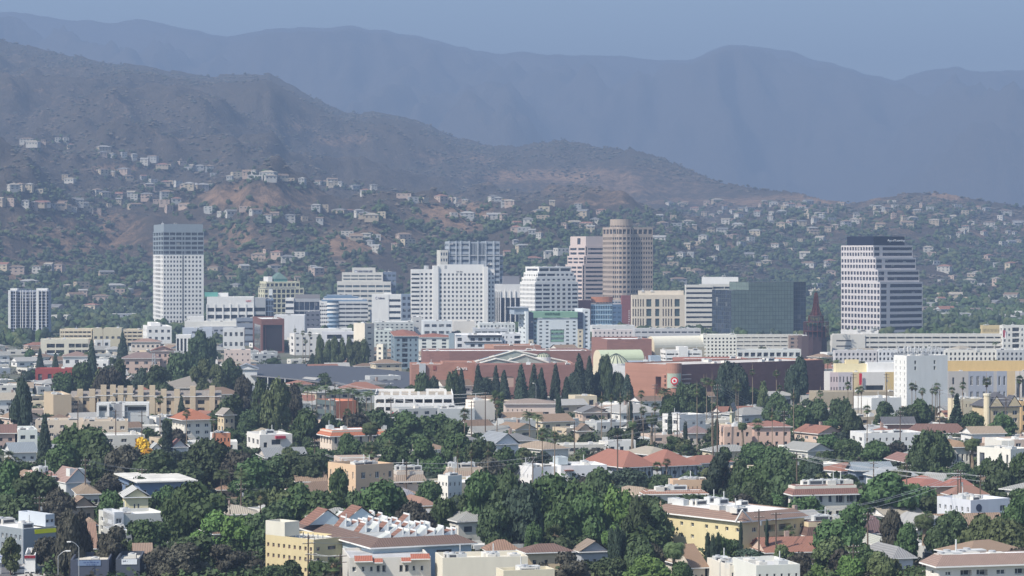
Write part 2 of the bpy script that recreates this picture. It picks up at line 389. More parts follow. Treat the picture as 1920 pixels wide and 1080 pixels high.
    def pitched(s, mat, h=2.2, kind_='hip', ax=None, ov=.6, wall=None, box=None, z=None):
        x0, x1, y0, y1, _, z1 = box or s.last
        z1 = z if z is not None else z1; th = .22
        w, d = x1 - x0, y1 - y0; ax = ax or ('x' if w >= d else 'y')
        X0, X1, Y0, Y1 = x0 - ov, x1 + ov, y0 - ov, y1 + ov; zt = z1 + h; q = s.roofm
        cx, cy = (x0 + x1) / 2, (y0 + y1) / 2; zz = z1 + .01
        if kind_ == 'hip': e = min(w, d) / 2 + ov
        else: e = 0
        if ax == 'x': r0, r1 = (X0 + e, cy), (X1 - e, cy)
        else: r0, r1 = (cx, Y0 + e), (cx, Y1 - e)
        a, b, c, d_ = (X0, Y0, zz), (X1, Y0, zz), (X1, Y1, zz), (X0, Y1, zz); p, r_ = (*r0, zt), (*r1, zt)
        if ax == 'x':
            q.poly([a, b, r_, p], mat); q.poly([c, d_, p, r_], mat)
            if e: q.poly([b, c, r_], mat); q.poly([d_, a, p], mat)
            elif wall:
                s.wallm.poly([(x0, y1, z1), (x0, y0, z1), (x0, cy, zt - .1)], wall); s.wallm.poly([(x1, y0, z1), (x1, y1, z1), (x1, cy, zt - .1)], wall)
        else:
            q.poly([d_, a, p, r_], mat); q.poly([b, c, r_, p], mat)
            if e: q.poly([a, b, p], mat); q.poly([c, d_, r_], mat)
            elif wall:
                s.wallm.poly([(x0, y0, z1), (x1, y0, z1), (cx, y0, zt - .1)], wall); s.wallm.poly([(x1, y1, z1), (x0, y1, z1), (cx, y1, zt - .1)], wall)
        q.poly([a, d_, c, b], mat)                                   # soffit
        tm = M(WH, 'paint') if wall else mat; o = .06
        for P0, P1 in ((a, b), (b, c), (c, d_), (d_, a)):            # fascia board
            q.poly([(P0[0], P0[1], zz - th), (P1[0], P1[1], zz - th), P1, P0], tm)
        s.ztop = max(s.ztop, zt); return s
    def skirt(s, mat, v0=None, v1=None, out=.9, inn=.6, box=None, trim=WH, z0=None, z1=None, top=RW):
        """sloped mansard band round the top"""
        x0, x1, y0, y1, _, zt = box or s.last; z0 = z0 if z0 is not None else s.z(v0); z1 = z1 if z1 is not None else s.z(v1); q = s.ex('mansard_roof')
        A = [(x0 - out, y0 - out), (x1 + out, y0 - out), (x1 + out, y1 + out), (x0 - out, y1 + out)]; I = [(x0 + inn, y0 + inn), (x1 - inn, y0 + inn), (x1 - inn, y1 - inn), (x0 + inn, y1 - inn)]
        tm = M(trim, 'paint')
        for i in range(4):
            j = (i + 1) % 4
            q.poly([(*A[i], z0), (*A[j], z0), (*I[j], z1), (*I[i], z1)], mat); q.poly([(*A[i], z0 - .3), (*A[j], z0 - .3), (*A[j], z0 - .003), (*A[i], z0 - .003)], tm)
            q.poly([(*I[i], z1), (*I[j], z1), (*I[j], z0), (*I[i], z0)], mat)
            B0 = [(x0, y0), (x1, y0), (x1, y1), (x0, y1)]; q.poly([(*A[j], z0 - .3), (*A[i], z0 - .3), (*B0[i], z0 - .3), (*B0[j], z0 - .3)], tm)
        s.roofm.poly([(p[0], p[1], z1 - .2) for p in I], M(top, 'flat')); s.zr = z1 - .2
        s.ztop = max(s.ztop, z1); return s
    def ex(s, name):
        if name not in s.extra: s.extra[name] = [MB()]
        return s.extra[name][-1]
    def new(s, name):
        s.extra.setdefault(name, []).append(MB()); return s.extra[name][-1]
    def clutter(s, n=3, box=None, z=None, big=1.0, rnd=random):
        x0, x1, y0, y1, _, z1 = box or s.last; z = z if z is not None else s.zr
        for k in range(n):
            key = ('ac', k % 4)
            if key not in WC:
                q = MB(); a, b, h = 1.1 + .25 * (k % 4), .8 + .15 * (k % 3), 1.1 + .2 * (k % 2)
                mt = M((.50, .51, .50) if k % 2 else (.60, .58, .53), 'paint'); q.box(-a, a, -b, b, 0, h, mt)
                q.box(-a * .8, a * .8, -b - .02, -b, h * .25, h * .8, M(DK, 'paint')); q.tube((-a * .4, 0, h), (-a * .4, 0, h + .25), .5, .5, M(GR, 'paint'), 10)
                if k % 4 == 1: q.tube((a * .6, 0, h), (a * .6, 0, h + 1.6), .12, .12, mt, 6)
                WC[key] = q.mesh('air_conditioner')
            px = x0 + 1.5 + (x1 - x0 - 3) * rnd.random(); py = y0 + 1.5 + (y1 - y0 - 3) * rnd.random()
            link('air_conditioner', WC[key], s.root, (px, py, z), rnd.choice((0, 1.5708)), big)
        return s
    def text(s, txt, u, v, hpx, col, face='F', out=.12, name='sign_lettering', wpx=None, u1=None):
        cu = bpy.data.curves.new('t', 'FONT'); cu.body = txt; cu.size = 1; cu.extrude = .03; cu.resolution_u = 2; cu.offset = .012
        ob = bpy.data.objects.new('t', cu); me = bpy.data.meshes.new_from_object(ob); bpy.data.objects.remove(ob); bpy.data.curves.remove(cu)
        me.name = name; me.materials.clear(); me.materials.append(M(col, 'paint'))
        co_ = np.empty(len(me.vertices) * 3, np.float32); me.vertices.foreach_get('co', co_); co_ = co_.reshape(-1, 3)
        h = hpx * s.Yn / F; wd = co_[:, 0].max(); sc = h / .72
        o = link(name, me, s.root)
        if face == 'F':
            x = s.fx(u); o.location = (x, s.Y0 - out, s.z(v)); rz = 0
            if u1: sx = (s.fx(u1) - x) / wd
            else: sx = sc
        else:
            y = s.ly(u); o.location = (s.X0 - out, y, s.z(v)); rz = R(-90)
            if u1: sx = abs(s.ly(u1) - y) / wd
            else: sx = sc
        o.rotation_euler = (R(90), 0, rz); o.scale = (sx, sc, sc * 2); return o
    def scrib(s, u, v, hpx, col, u1, out=.12):
        """far off lettering that cannot be read: a run of small raised strokes"""
        q = s.new('sign_lettering'); k = s.Yn / F; x, x1 = s.fx(u), s.fx(u1); z = s.z(v); i = 0; mt = M(col, 'paint')
        while x < x1:
            w = (.45 + .25 * ((i * 7) % 3)) * hpx * k * .6; h = hpx * k * (1 if i % 4 in (0, 3) else .72)
            if i % 6 != 5:
                q.box(x, x + w * .35, s.Y0 - out, s.Y0 - out + .08, z, z + h, mt); q.box(x + w * .35, x + w * .8, s.Y0 - out + .01, s.Y0 - out + .07, z + (h * .3 if i % 2 else 0), z + (h * .3 if i % 2 else 0) + h * .28, mt)
            x += w; i += 1
    def done(s, roofname='roof'):
        s.wallm.build('wall', s.root); s.roofm.build(roofname, s.root)
        for k, L in s.extra.items():
            for q in L: q.build(k, s.root)
        wn = sorted(s.wn, key=lambda t: -t[0] * t[1]) if len(s.wn) > 100 else s.wn
        if s.win:
            for (w, h, p, rz, g, fr) in wn[:100]: link('window', pane_mesh(w, h, g, fr), s.root, p, rz)
            rest = wn[100:]
        else: rest = wn
        if rest:
            q = MB()
            for (w, h, p, rz, g, fr) in rest:
                c, n = math.cos(rz) * w / 2, math.sin(rz) * w / 2; x, y, z = p
                q.poly([(x - c, y - n, z - h / 2), (x + c, y + n, z - h / 2), (x + c, y + n, z + h / 2), (x - c, y - n, z + h / 2)], g)
            o = q.build('windows', s.root); o['kind'] = 'stuff'
        if s.xl is not None:
            vt = vat_top = HZ + F * (CH - s.ztop) / s.Yn
            PROT.append((s.xl, s.xr, vt, s.vis or (HZ + F * CH / s.Yn), s.Yn, s.root))
        return s
def garage(b, levels, z1, wall, bays, dark=None, u0=None, u1=None, fr=.5):
    """open parking deck: slabs, parapets and columns round a real void"""
    x0 = b.fx(u0) if u0 else b.X0; x1 = b.fx(u1) if u1 else b.X1; y0, y1 = b.Y0, b.Y1; h = (z1 + .3) / (levels + 1 - fr); z1 = h * levels; q = b.wallm
    for k in range(levels):
        z = (k + 1) * h
        q.box(x0 + .02, x1 - .02, y0 + .02, y1 - .02, z - .35, z, wall, M(RS, 'flat'))
        for (ax, bx, ay, by) in ((x0, x1, y0, y0 + .3), (x0, x1, y1 - .3, y1), (x0, x0 + .3, y0 + .3, y1 - .3), (x1 - .3, x1, y0 + .3, y1 - .3)):
            q.box(ax, bx, ay, by, z - .5, z + h * (1 - fr) - .3, wall)
    for i in range(bays + 1):
        x = x0 + (x1 - x0 - .6) * i / bays
        q.box(x, x + .6, y0 - .04, y0 + .5, 0, z1, wall); q.box(x, x + .6, y1 - .5, y1 + .04, 0, z1, wall)
        q.box(x, x + .6, (y0 + y1) / 2 - .3, (y0 + y1) / 2 + .3, 0, z1 - .36, wall)
    q.box(x0 + 1, x1 - 1, (y0 + y1) / 2 + .5, (y0 + y1) / 2 + .8, 0, z1 - .36, M(GR, 'wall'))
    b.ztop = z1 + 1; b.last = (x0, x1, y0, y1, 0, z1); b.zr = z1; return b
# ---------------------------------------------------------------- downtown towers
w_, o_, c_, g_ = M(WH, 'wall'), M(OW, 'wall'), M(CR, 'wall'), M(GR, 'wall')
FAR_GL = GL((.03, .036, .05), .12); BLUE_GL = GL((.05, .10, .16), .10); GREEN_GL = GL((.14, .185, .16), .0, .22); DARK_GL = GL((.02, .03, .05), .05)
FR = M(RW, 'flat')
# tall white tower with slate crown
b = B('office_tower', 'tall white office tower with slate grey glass top storeys and blank grey crown', 'tower', 287, 306, 382, 616, 14, vis=600, glass=FAR_GL)
sl = M((.24, .28, .31), 'wall'); pw = G(17, 6, .52, .5, top=.2, bot=.5, d=.35); dk = G(17, 1, .8, .86, top=.2, bot=.5, d=.5, wall=sl)
b.vol(478, w_, F=[(.47, pw), (.04, dk), (.45, G(17, 5, .52, .5, top=.2, bot=.5, d=.35)), (.04, None)], L=[(.3, G(17, 2, .5, .5, top=.2)), (.4, G(17, 3, .8, .6, top=.2, wall=w_)), (.3, G(17, 2, .5, .5, top=.2))], Rr=G(17, 6), roof=sl)
b.vol(434, sl, vb=478, F=[(.45, G(5, 3, .86, .6, top=.1, bot=.1, d=.5)), (.07, G(5, 1, .7, .6, top=.1, bot=.1)), (.45, G(5, 3, .86, .6, top=.1, bot=.1, d=.5))], L=G(5, 4, .8, .62, top=.1, bot=.1, d=.5), Rr=G(5, 5, .8, .6), roof=sl)
b.vol(420, sl, vb=434, l=.6, i0=.6, r=.6, roof=g_, par=1.2); b.clutter(2, z=b.ztop); b.done()
# condominium tower far left
b = B('condominium_tower', 'dark balconied residential tower with thin white vertical fins at the left edge', 'tower', 10, 15, 91, 638, 5, dep=24, vis=620, glass=DARK_GL)
bl = M((.30, .33, .40), 'wall'); fl = G(16, 2, .93, .6, top=.4, bot=.3, d=1.1, wall=bl)
b.vol(545, bl, u0=17, u1=33, F=fl, L=G(16, 3, .7, .6, d=1)); b.vol(541, w_, u0=18, u1=31, i0=4, i1=8, z0=b.z(545)); b.vol(547, bl, u0=33, u1=66, i0=3, F=G(16, 5, .93, .62, d=1.1, wall=bl), z1=b.z(545))
b.vol(545, bl, u0=66, u1=91, F=G(16, 4, .93, .6, top=.4, bot=.3, d=1.1, wall=bl)); b.vol(541, w_, u0=67, u1=88, i0=4, i1=8, z0=b.z(545))
for u, w2 in ((15.5, 1.9), (29, .5), (38, .4), (42, .5), (48, .5), (56, .5), (61, .4), (68, 1.9), (78, .5), (86, .5)):
    x = b.fx(u); b.new('fin').box(x, x + w2, b.Y0 - 1, b.Y0 + (1 if w2 > 1 else -.1), 0, b.z(544), w_)
b.done()
# medical block
b = B('medical_building', 'white block with tall pillars and open grey floors right of the tall white tower', 'office building', 383, 388, 513, 628, 6, dep=35, vis=600, glass=FAR_GL)
b.vol(557, w_, u1=476, F=G(4, 6, .86, .55, top=7.5, bot=.5, d=1.6), par=1.2); b.vol(559, g_, u0=476, u1=498, i0=.5, F=G(4, 1, .95, .55, top=6.5, d=.8), par=.8); b.vol(561, M(BL, 'wall'), u0=498, u1=513, i0=1.5, F=G(6, 3, .85, .85, d=.2), par=.5)
b.new('penthouse').box(b.fx(383), b.fx(408), 4, 14, b.z(557), b.z(549), M(TQ, 'wall')); b.new('penthouse').box(b.fx(408), b.fx(428), 6, 14, b.z(557), b.z(550), w_)
for x in (388, 403, 418, 432, 446, 461, 475): X = b.fx(x); b.new('pillar').box(X - .5, X + .5, b.Y0 - .5, b.Y0 - .02, 0, b.z(570), w_)
b.text('USC', 461, 566, 3.4, (.60, .12, .10), u1=471); b.clutter(3); b.done()
# cream grid with green pyramid
b = B('office_building', 'cream gridded office block topped by a green lattice pyramid', 'office building', 484, 496, 570, 606, 16, vis=590, glass=FAR_GL)
cg = M((.60, .58, .42), 'wall')
b.vol(540, cg, F=[(.2, G(7, 2, .7, .6, d=.6)), (.8, G(7, 7, .76, .74, d=.9))], L=G(7, 3, .6, .6, d=.6)); b.vol(528, cg, vb=540, l=1.5, i0=.02, r=4, F=G(1, 8, .7, .6, top=.8, d=.9), L=G(1, 3, .6, .5)); b.vol(519, w_, u0=504, u1=512, i0=4, i1=6, z0=b.z(528))
b.vol(523, M(TQ, 'wall'), u0=516, u1=540, i0=3, i1=4, vb=528, F=G(1, 6, .6, .6)); b.pitched(M((.16, .30, .25), 'tile'), h=6, ov=.3); b.done()
# banded white and dark glass pair
b = B('office_building', 'white banded end block with long dark glass wing left of the curved blue glass building', 'office building', 533, 535, 600, 620, 4, dep=30, vis=612, glass=DARK_GL)
b.vol(559, w_, u1=551, F=G(5, 1, .95, .42, d=.6)); b.vol(560, g_, u0=551, u1=600, i0=1, F=G(3, 5, .92, .86, top=2.2, d=.5, g=DARK_GL), roof=M((.20, .19, .19), 'flat'))
b.vol(553, M((.24, .23, .23), 'wall'), u0=553, u1=600, i0=10, i1=2, z0=b.z(560)); b.done()
# curved blue glass building
b = B('office_building', 'white banded office block with a curved blue glass corner and stepped dark top', 'office building', 597, 599, 690, 624, 4, dep=38, vis=612, glass=FAR_GL)
bb = M((.16, .24, .34), 'wall')
b.vol(565, w_, u1=614, F=G(7, 4, .8, .4, top=2.6, d=.3)); b.vol(565, M(LG, 'wall'), u0=634, F=G(7, 4, .95, .42, d=.5)); b.vol(565, w_, u0=614, u1=634, i0=2)
x0, x1 = b.fx(612), b.fx(636); cx, rr = (x0 + x1) / 2, (x1 - x0) / 2; q = b.new('curved_bay')
for k in range(15):
    z0 = b.z(621) + k * (b.z(564) - b.z(621)) / 15; z1 = z0 + (b.z(564) - b.z(621)) / 15
    pts = [(cx + rr * math.cos(t), b.Y0 + 2 + (rr * .8 + .25 * (k % 2)) * math.sin(t)) for t in [math.pi + math.pi * i / 12 for i in range(13)]]
    q.prism(pts, z0, z1 - .01, w_ if k % 2 == 1 and k > 8 else (M((.36, .45, .55), 'wall') if k % 2 else BLUE_GL))
for v0, v1, ua, ub, mt in ((565, 562, 603, 688, bb), (562, 559.5, 606, 680, w_), (559.5, 556.5, 608, 672, bb), (556.5, 553.5, 612, 660, bb)):
    b.vol(v1, mt, u0=ua, u1=ub, i0=3, i1=4, z0=b.z(v0), par=.2, roof=g_)
b.scrib(602, 570.5, 2.4, DK, 608); b.clutter(3); b.done()
# stepped insurance office
b = B('office_building', 'stepped white office with long window bands and NEW YORK LIFE sign on its top block', 'office building', 631, 632, 733, 616, 3, dep=32, vis=606, glass=GL((.07, .10, .115), .08))
b.vol(528, o_, F=G(9, 7, .88, .44, top=2, d=.5)); b.vol(511, o_, u0=641, u1=718, i0=2, vb=528, F=G(2, 5, .9, .42, top=1.6, side=1, d=.5)); b.vol(502, o_, u0=660, u1=704, i0=2.5, i1=8, vb=511)
b.vol(510, M((.16, .20, .27), 'wall'), u0=718, u1=743, i0=12, vb=616, F=G(10, 3, .7, .4, d=.3), roof=g_)  # right wing: its shade is painted into the dark wall colour
sv_ = b.Y0; b.Y0 += 2.5; b.text('NEW YORK LIFE', 671, 511, 4.2, (.06, .07, .14), u1=698)
q = b.new('sign_logo'); x = b.fx(665); z = b.z(511); s_ = 5 * b.Yn / F; nv = M((.06, .09, .25), 'paint')
q.box(x, x + s_, b.Y0 - .1, b.Y0 - .01, z - .3, z + s_ - .3, nv); q.box(x + .4, x + s_ - .4, b.Y0 - .14, b.Y0 - .101, z + .1, z + s_ - .7, w_); b.Y0 = sv_
b.clutter(3); b.done()
# blank white wall with C sign
b = B('office_building', 'blank white walled block with round C emblem and dark bands on its right half', 'office building', 696, 697, 752, 626, 3, dep=20, vis=580, glass=DARK_GL)
b.vol(552, w_, u1=729); b.vol(549.5, w_, u0=720, u1=734, i0=5, i1=2, z0=b.z(552)); b.vol(552, w_, u0=729, i0=.4, F=G(6, 1, .92, .42, top=2.6, d=.6)); b.text('California', 709, 560.5, 3.2, (.10, .10, .16), u1=721)
q = b.new('sign_logo'); x = b.fx(706.3); z = b.z(559)
for k in range(9):
    a0, a1 = R(60 + 27 * k), R(60 + 27 * (k + 1)); r0, r1 = .7, 1.05
    q.poly([(x + r * math.cos(a), b.Y0 - .12, z + r * math.sin(a)) for r, a in ((r0, a0), (r1, a0), (r1, a1), (r0, a1))], M((.08, .08, .20), 'paint'))
b.done()
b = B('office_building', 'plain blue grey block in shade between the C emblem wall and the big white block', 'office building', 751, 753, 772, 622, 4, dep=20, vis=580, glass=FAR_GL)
b.vol(552, M((.22, .27, .34), 'wall'), F=G(6, 2, .6, .5, d=.3)); b.done()  # blue grey wall colour stands in for shade
# big white block
b = B('hotel_tower', 'big white block with ten rows of square windows and raised central wall', 'tower', 770, 771, 928, 626, 4, dep=34, vis=596, glass=FAR_GL)
b.vol(505, w_, u1=787, F=G(14, 1, .93, .42, top=2.4, d=.6)); b.vol(505, w_, u0=787, u1=812, i0=.3, F=G(14, 3, .5, .5, top=2.2, d=.4)); b.vol(498, w_, u0=812, u1=822, i0=-.8)
b.vol(496, w_, u0=822, u1=907, i0=.8, F=G(14, 11, .5, .52, top=6.5, side=.3, d=.4)); b.vol(500, w_, u0=907, u1=915, i0=-.6); b.vol(505, w_, u0=915, u1=928, i0=4, F=G(14, 2, .45, .5, top=2, d=.4))
b.new('roof_tank').tube((b.fx(800), 4, b.z(505)), (b.fx(800), 4, b.z(498)), 2, 2, M(LG, 'metal'), 12); q = b.new('vent_grille'); q.box(b.fx(833.5), b.fx(838), b.Y0 + .68, b.Y0 + .79, b.z(504), b.z(498), g_)
b.scrib(856, 510.5, 2.6, (.08, .08, .10), 868, out=-.6); b.clutter(4, z=b.z(497)); b.done()
# grey-blue tower behind
b = B('office_tower', 'blue grey tower with heavy vertical fins standing behind the big white block', 'tower', 834, 842, 937, 606, 8, dep=32, vis=496, glass=GL((.05, .07, .10), .1))
fg = M((.36, .40, .44), 'wall')
b.vol(452.5, fg, u1=880, F=G(15, 2, .9, .5, d=.6), L=G(15, 3, .8, .5)); b.vol(453.5, fg, u0=880, u1=911, i0=.4, F=[(1, G(1, 11, .6, .97, top=1.2, bot=59, d=1)),], roof=g_); b.vol(452.5, fg, u0=911, F=G(15, 2, .9, .5, d=.6))
b.vol(469, o_, u0=825, u1=839, i0=-3, i1=8, F=G(12, 3, .6, .5, d=.4)); b.vol(477, fg, u0=934, u1=944, i0=3, i1=3, F=G(12, 1, .9, .5)); q = b.new('fin')
for u in (842, 855, 864, 880, 896, 911, 926): X = b.fx(u); q.box(X - .45, X + .45, b.Y0 - .9, b.Y0 - .02, 0, b.z(451.5), M((.50, .54, .57), 'wall'))
q = b.new('belt'); q.box(b.fx(836), b.fx(943), b.Y0 - .6, b.Y0 - .03, b.z(479.5), b.z(478), M(LG, 'wall')); b.scrib(843, 458.5, 3.5, WH, 850, out=1.1); b.done()
# colonnade building
b = B('office_building', 'low building with tall white columns over dark glass and a grey hipped roof block', 'office building', 914, 916, 977, 622, 3, dep=26, vis=582, glass=DARK_GL)
b.vol(533, w_, F=[(.38, G(1, 1, .98, .97, top=11, bot=1, d=1.4)), (.62, G(1, 1, .98, .97, top=11, bot=1, d=1.4))], roof=g_)
b.poly([(b.X0 + .5, b.Y0 - .03), (b.X1 - .5, b.Y0 - .03), (b.X1 - .5, b.Y0 + 1), (b.X0 + .5, b.Y0 + 1)], b.z(542), b.z(535.5), w_, {0: G(1, 22, .5, .8, top=.2, bot=.2, d=.3)}, par=.1)
q = b.new('columns'); q2 = None
for u in (916, 919.5, 923, 926.5, 930, 934, 938, 947, 957, 966): X = b.fx(u); link('column', WC.setdefault(('col', round(b.Yn)), (lambda m: (m.box(-.4, .4, -.5, .5, 0, b.z(545), w_), m.mesh('column'))[1])(MB())), b.root, (X, b.Y0 - .4, 0))
del b.extra['columns']
b.vol(518, M((.22, .22, .24), 'wall'), u0=944, u1=975, i0=8, i1=2, z0=b.z(533), roof=g_); b.done()
# stepped white tower
b = B('office_tower', 'white stepped tower with pillared top storeys in front of the pinkish tower', 'tower', 975, 1003, 1084, 630, 28, vis=582, glass=FAR_GL)
L_ = lambda n, k: G(n, k, .5, .55, top=1, bot=.3, d=.4)
b.vol(529, w_, F=[(.36, G(12, 2, .88, .5, d=.7)), (.5, G(12, 4, .58, .55, d=.5)), (.14, G(12, 1, .95, .5, d=1.2))], L=L_(12, 11)); b.vol(520, w_, vb=529, l=1.6, i0=.8, r=1.2, F=G(1, 8, .55, .55, top=.8, d=.5), L=L_(1, 9))
b.vol(511, w_, vb=520, l=3.4, i0=1.6, r=3, F=[(.5, G(1, 2, .92, .7, top=.6, d=1.5)), (.5, G(1, 4, .6, .6, top=.6, d=.6))], L=L_(1, 6)); b.vol(500, w_, vb=511, l=5, i0=2.4, r=5, F=[(.65, G(1, 2, .92, .72, top=.9, d=1.5)), (.35, G(1, 1, .9, .72, top=.9, d=1.5))], L=G(1, 1, .8, .6, top=1))
b.clutter(4); b.done()
# pinkish tower
pk = M((.60, .50, .46), 'wall')
b = B('office_tower', 'pinkish stepped tower with long dark window bands left of the round topped tower', 'tower', 1060, 1092, 1142, 612, 22, vis=566, glass=FAR_GL)
BF = lambda n: [(.1, G(n, 1, .6, .9, d=.6)), (.9, G(n, 1, .95, .45, d=.6))]
LB = lambda n, k: G(n, k, .82, .5, top=.9, bot=.3, d=.5)
b.vol(496, pk, F=BF(14), L=LB(14, 3)); b.vol(480, pk, vb=496, l=2, i0=1, r=1, F=BF(2), L=LB(2, 3)); b.vol(461, pk, vb=480, l=4, i0=2.5, r=1, F=BF(2), L=LB(2, 2)); b.vol(443, pk, vb=461, l=5, i0=3.5, r=1, F=[(1, G(1, 1, .0, .0))], L=[(.4, None), (.3, G(1, 1, .7, .8)), (.3, None)]); b.done()
# round topped tower
pk2 = M((.40, .33, .275), 'wall')
b = B('office_tower', 'tan pink tower with dense window grid and round drum on its roof', 'tower', 1130, 1150, 1224, 616, 20, dep=30, vis=560, glass=GL((.04, .04, .05), .1))
cyl = (1171 - 960) * b.Yn / F - 0
W2 = b.X1 - b.X0; m1, m2 = b.fx(1156), b.fx(1187); bul = 5
pts = [(b.X0, b.Y0 + 2)] + [(m1, b.Y0)] + [((m1 + m2) / 2 + (m2 - m1) / 2 * math.sin(R(a)), b.Y0 - bul * math.cos(R(a)) * .9) for a in (-60, -30, 0, 30, 60)] + [(m2, b.Y0), (b.X1, b.Y0), (b.X1, b.Y1), (b.X0, b.Y1)]
gs = lambda k: G(19, k, .66, .52, top=.8, bot=.4, d=.5)
zt = b.z(441); zz = b.z(426)
sp = {0: gs(2), 1: gs(1), 2: gs(1), 3: gs(1), 4: gs(1), 5: gs(1), 6: gs(1), 7: gs(8), 8: G(19, 6, .6, .5, d=.4), len(pts) - 1: gs(8)}
b.poly(pts, 0, zt, pk2, sp); gs2 = lambda k: G(1, k, .74, .72, top=1.1, bot=.3, d=.7); sp2 = {0: gs2(1), 1: gs2(1), 2: gs2(1), 3: gs2(1), 4: gs2(1), 5: gs2(1), 6: gs2(1), 7: gs2(4), 8: gs2(3), len(pts) - 1: gs2(3)}
b.poly(pts, zt, zz, pk2, sp2, roof=g_); cx = (m1 + m2) / 2; rr = 21.5 * b.Yn / F
dr = [(cx + rr * math.cos(6.2832 * i / 24), b.Y0 + rr - 2 + rr * math.sin(6.2832 * i / 24)) for i in range(24)]
b.poly(dr, zz, b.z(422), pk2, {i: G(1, 1, .8, .7, top=.2, bot=.2, d=.4) for i in range(24)}); q = b.new('roof_drum'); q.prism(dr, b.z(422), b.z(411), pk2); b.ztop = b.z(411); b.done()
# green roofed hotel
b = B('hotel_building', 'white hotel with green fascia reading HYATT PLACE and a green banded recess', 'hotel', 972, 986, 1107, 664, 10, dep=22, vis=655, glass=GL((.06, .07, .075), .2))
hw = M((.62, .66, .67), 'wall'); hg = M((.22, .37, .27), 'wall'); hn = M((.035, .05, .09), 'wall')
b.vol(584, hw, u1=991, L=G(9, 2, .45, .4), F=None); b.vol(586, hn, u0=991, u1=1000, i0=-.3, i1=4, vb=636, F=G(8, 1, .8, .6, d=.1, g=DARK_GL)); b.vol(636, c_, u0=991, u1=1000, i0=-.1, i1=4, F=G(4, 1, .4, .45)); b.vol(592, M((.26, .34, .38), 'wall'), u0=1000, u1=1008, i0=.8, F=G(9, 1, .6, .45))
b.vol(578, M((.32, .38, .44), 'wall'), u0=967, u1=994, i0=6, i1=4, z0=b.z(590)); q = b.new('canopy'); q.box(b.fx(964), b.fx(995), b.Y0 + 5, b.Y1, b.z(578), b.z(576.5), M((.50, .52, .53), 'metal'))
b.vol(597, hw, u0=1008, u1=1032, F=G(9, 2, .42, .42, top=1.2, d=.3)); b.vol(597, hw, u0=1032, u1=1058, F=None, vb=618); b.vol(597, hw, u0=1058, u1=1083, F=G(9, 2, .42, .42, top=1.2, d=.3))
b.vol(597, hw, u0=1032, u1=1058, i0=1.6, F=[(1, G(9, 3, .45, .42, top=1.2, d=.3))]); b.vol(642, hw, u0=1032, u1=1058, F=G(2, 2, .3, .5, top=.6))
q = b.new('balcony')
for v in (624, 633, 641): q.box(b.fx(1033.5), b.fx(1057), b.Y0 + .2, b.Y0 + 1.5, b.z(v), b.z(v - 4), hg)
b.vol(585, hg, u0=1000, u1=1083, i0=-.5, i1=3, vb=596, F=[(1, G(1, 14, .6, .28, top=3.6, bot=.1, d=.2, g=DARK_GL))]); b.vol(586, hn, u0=1083, u1=1093, i0=-.3, vb=617, F=G(4, 1, .8, .5, d=.1, g=DARK_GL)); b.vol(617, c_, u0=1083, u1=1093, i0=-.1, F=G(5, 1, .4, .42, top=.5)); b.vol(580, hw, u0=1093, u1=1107, i0=1, F=G(10, 1, .35, .4, wall=M((.42, .50, .56), 'wall')))  # right end wall: bluish shade painted into its colour
b.text('HYATT PLACE', 1021, 590, 3.6, (.03, .10, .06), out=.7, u1=1049); b.clutter(5, z=b.z(586)); b.done()
# blue glass and red tower
b = B('office_building', 'blue glass building with copper drum and a dark red end tower', 'office building', 1084, 1086, 1182, 628, 5, dep=26, vis=608, glass=BLUE_GL)
rd = M((.28, .08, .075), 'brick'); b.vol(563, rd, u1=1108, i0=1, L=None, F=None); b.vol(571, M((.34, .48, .58), 'wall'), u0=1108, u1=1148, F=G(6, 9, .82, .72, top=.4, d=.3)); b.vol(571, M((.10, .17, .27), 'wall'), u0=1148, u1=1166, i0=.5, F=G(6, 2, .6, .4, d=.3)); b.vol(563, g_, u0=1120, u1=1166, i0=6, vb=571, F=G(1, 8, .8, .5))
b.vol(554, rd, u0=1166, u1=1182, i0=-.8); dc = M((.42, .18, .10), 'wall'); cx = b.fx(1131); q = b.new('roof_drum'); q.prism([(cx + 9 * math.cos(6.2832 * i / 20), b.Y0 + 8 + 5 * math.sin(6.2832 * i / 20)) for i in range(20)], b.z(567), b.z(557), dc)
q = b.new('lettering_strip'); [q.box(b.fx(1178.5), b.fx(1180), b.Y0 - 1, b.Y0 - .81, b.z(584 + 4 * k), b.z(582 + 4 * k), w_) for k in range(6)]; b.done()
# cream courthouse-like block
b = B('office_building', 'cream office block with three rows of very tall windows and thick mullions', 'office building', 1183, 1185, 1284, 632, 5, dep=30, vis=612, glass=GL((.07, .06, .06), .1))
cr2 = M((.66, .58, .46), 'wall'); T = lambda k, w=.5: G(4, k, w, .78, top=2.5, bot=.2, d=.7); gl2 = GL((.05, .08, .08), 0)
b.vol(553, cr2, F=[(.23, T(5)), (.03, None), (.1, dict(T(1, .95), g=gl2)), (.06, None), (.09, dict(T(1, .85), g=gl2)), (.04, None), (.2, T(4)), (.03, None), (.1, dict(T(1, .95), g=gl2)), (.09, None)]); b.vol(545, cr2, u0=1199, u1=1284, i0=6, z0=b.z(553)); b.clutter(3); b.done()
# white banded block with penthouse
b = B('office_building', 'white banded office block with a plain white penthouse beside the green glass block', 'office building', 1284, 1286, 1404, 628, 4, dep=30, vis=616, glass=FAR_GL)
b.vol(534, o_, u1=1337, F=G(10, 1, .97, .4, d=.7)); b.vol(533, o_, u0=1313, i0=1.2, F=G(10, 2, .97, .42, d=.7)); b.vol(519.5, w_, u0=1319, u1=1387, i0=8, i1=5, z0=b.z(533)); b.clutter(2, z=b.z(520)); b.done()
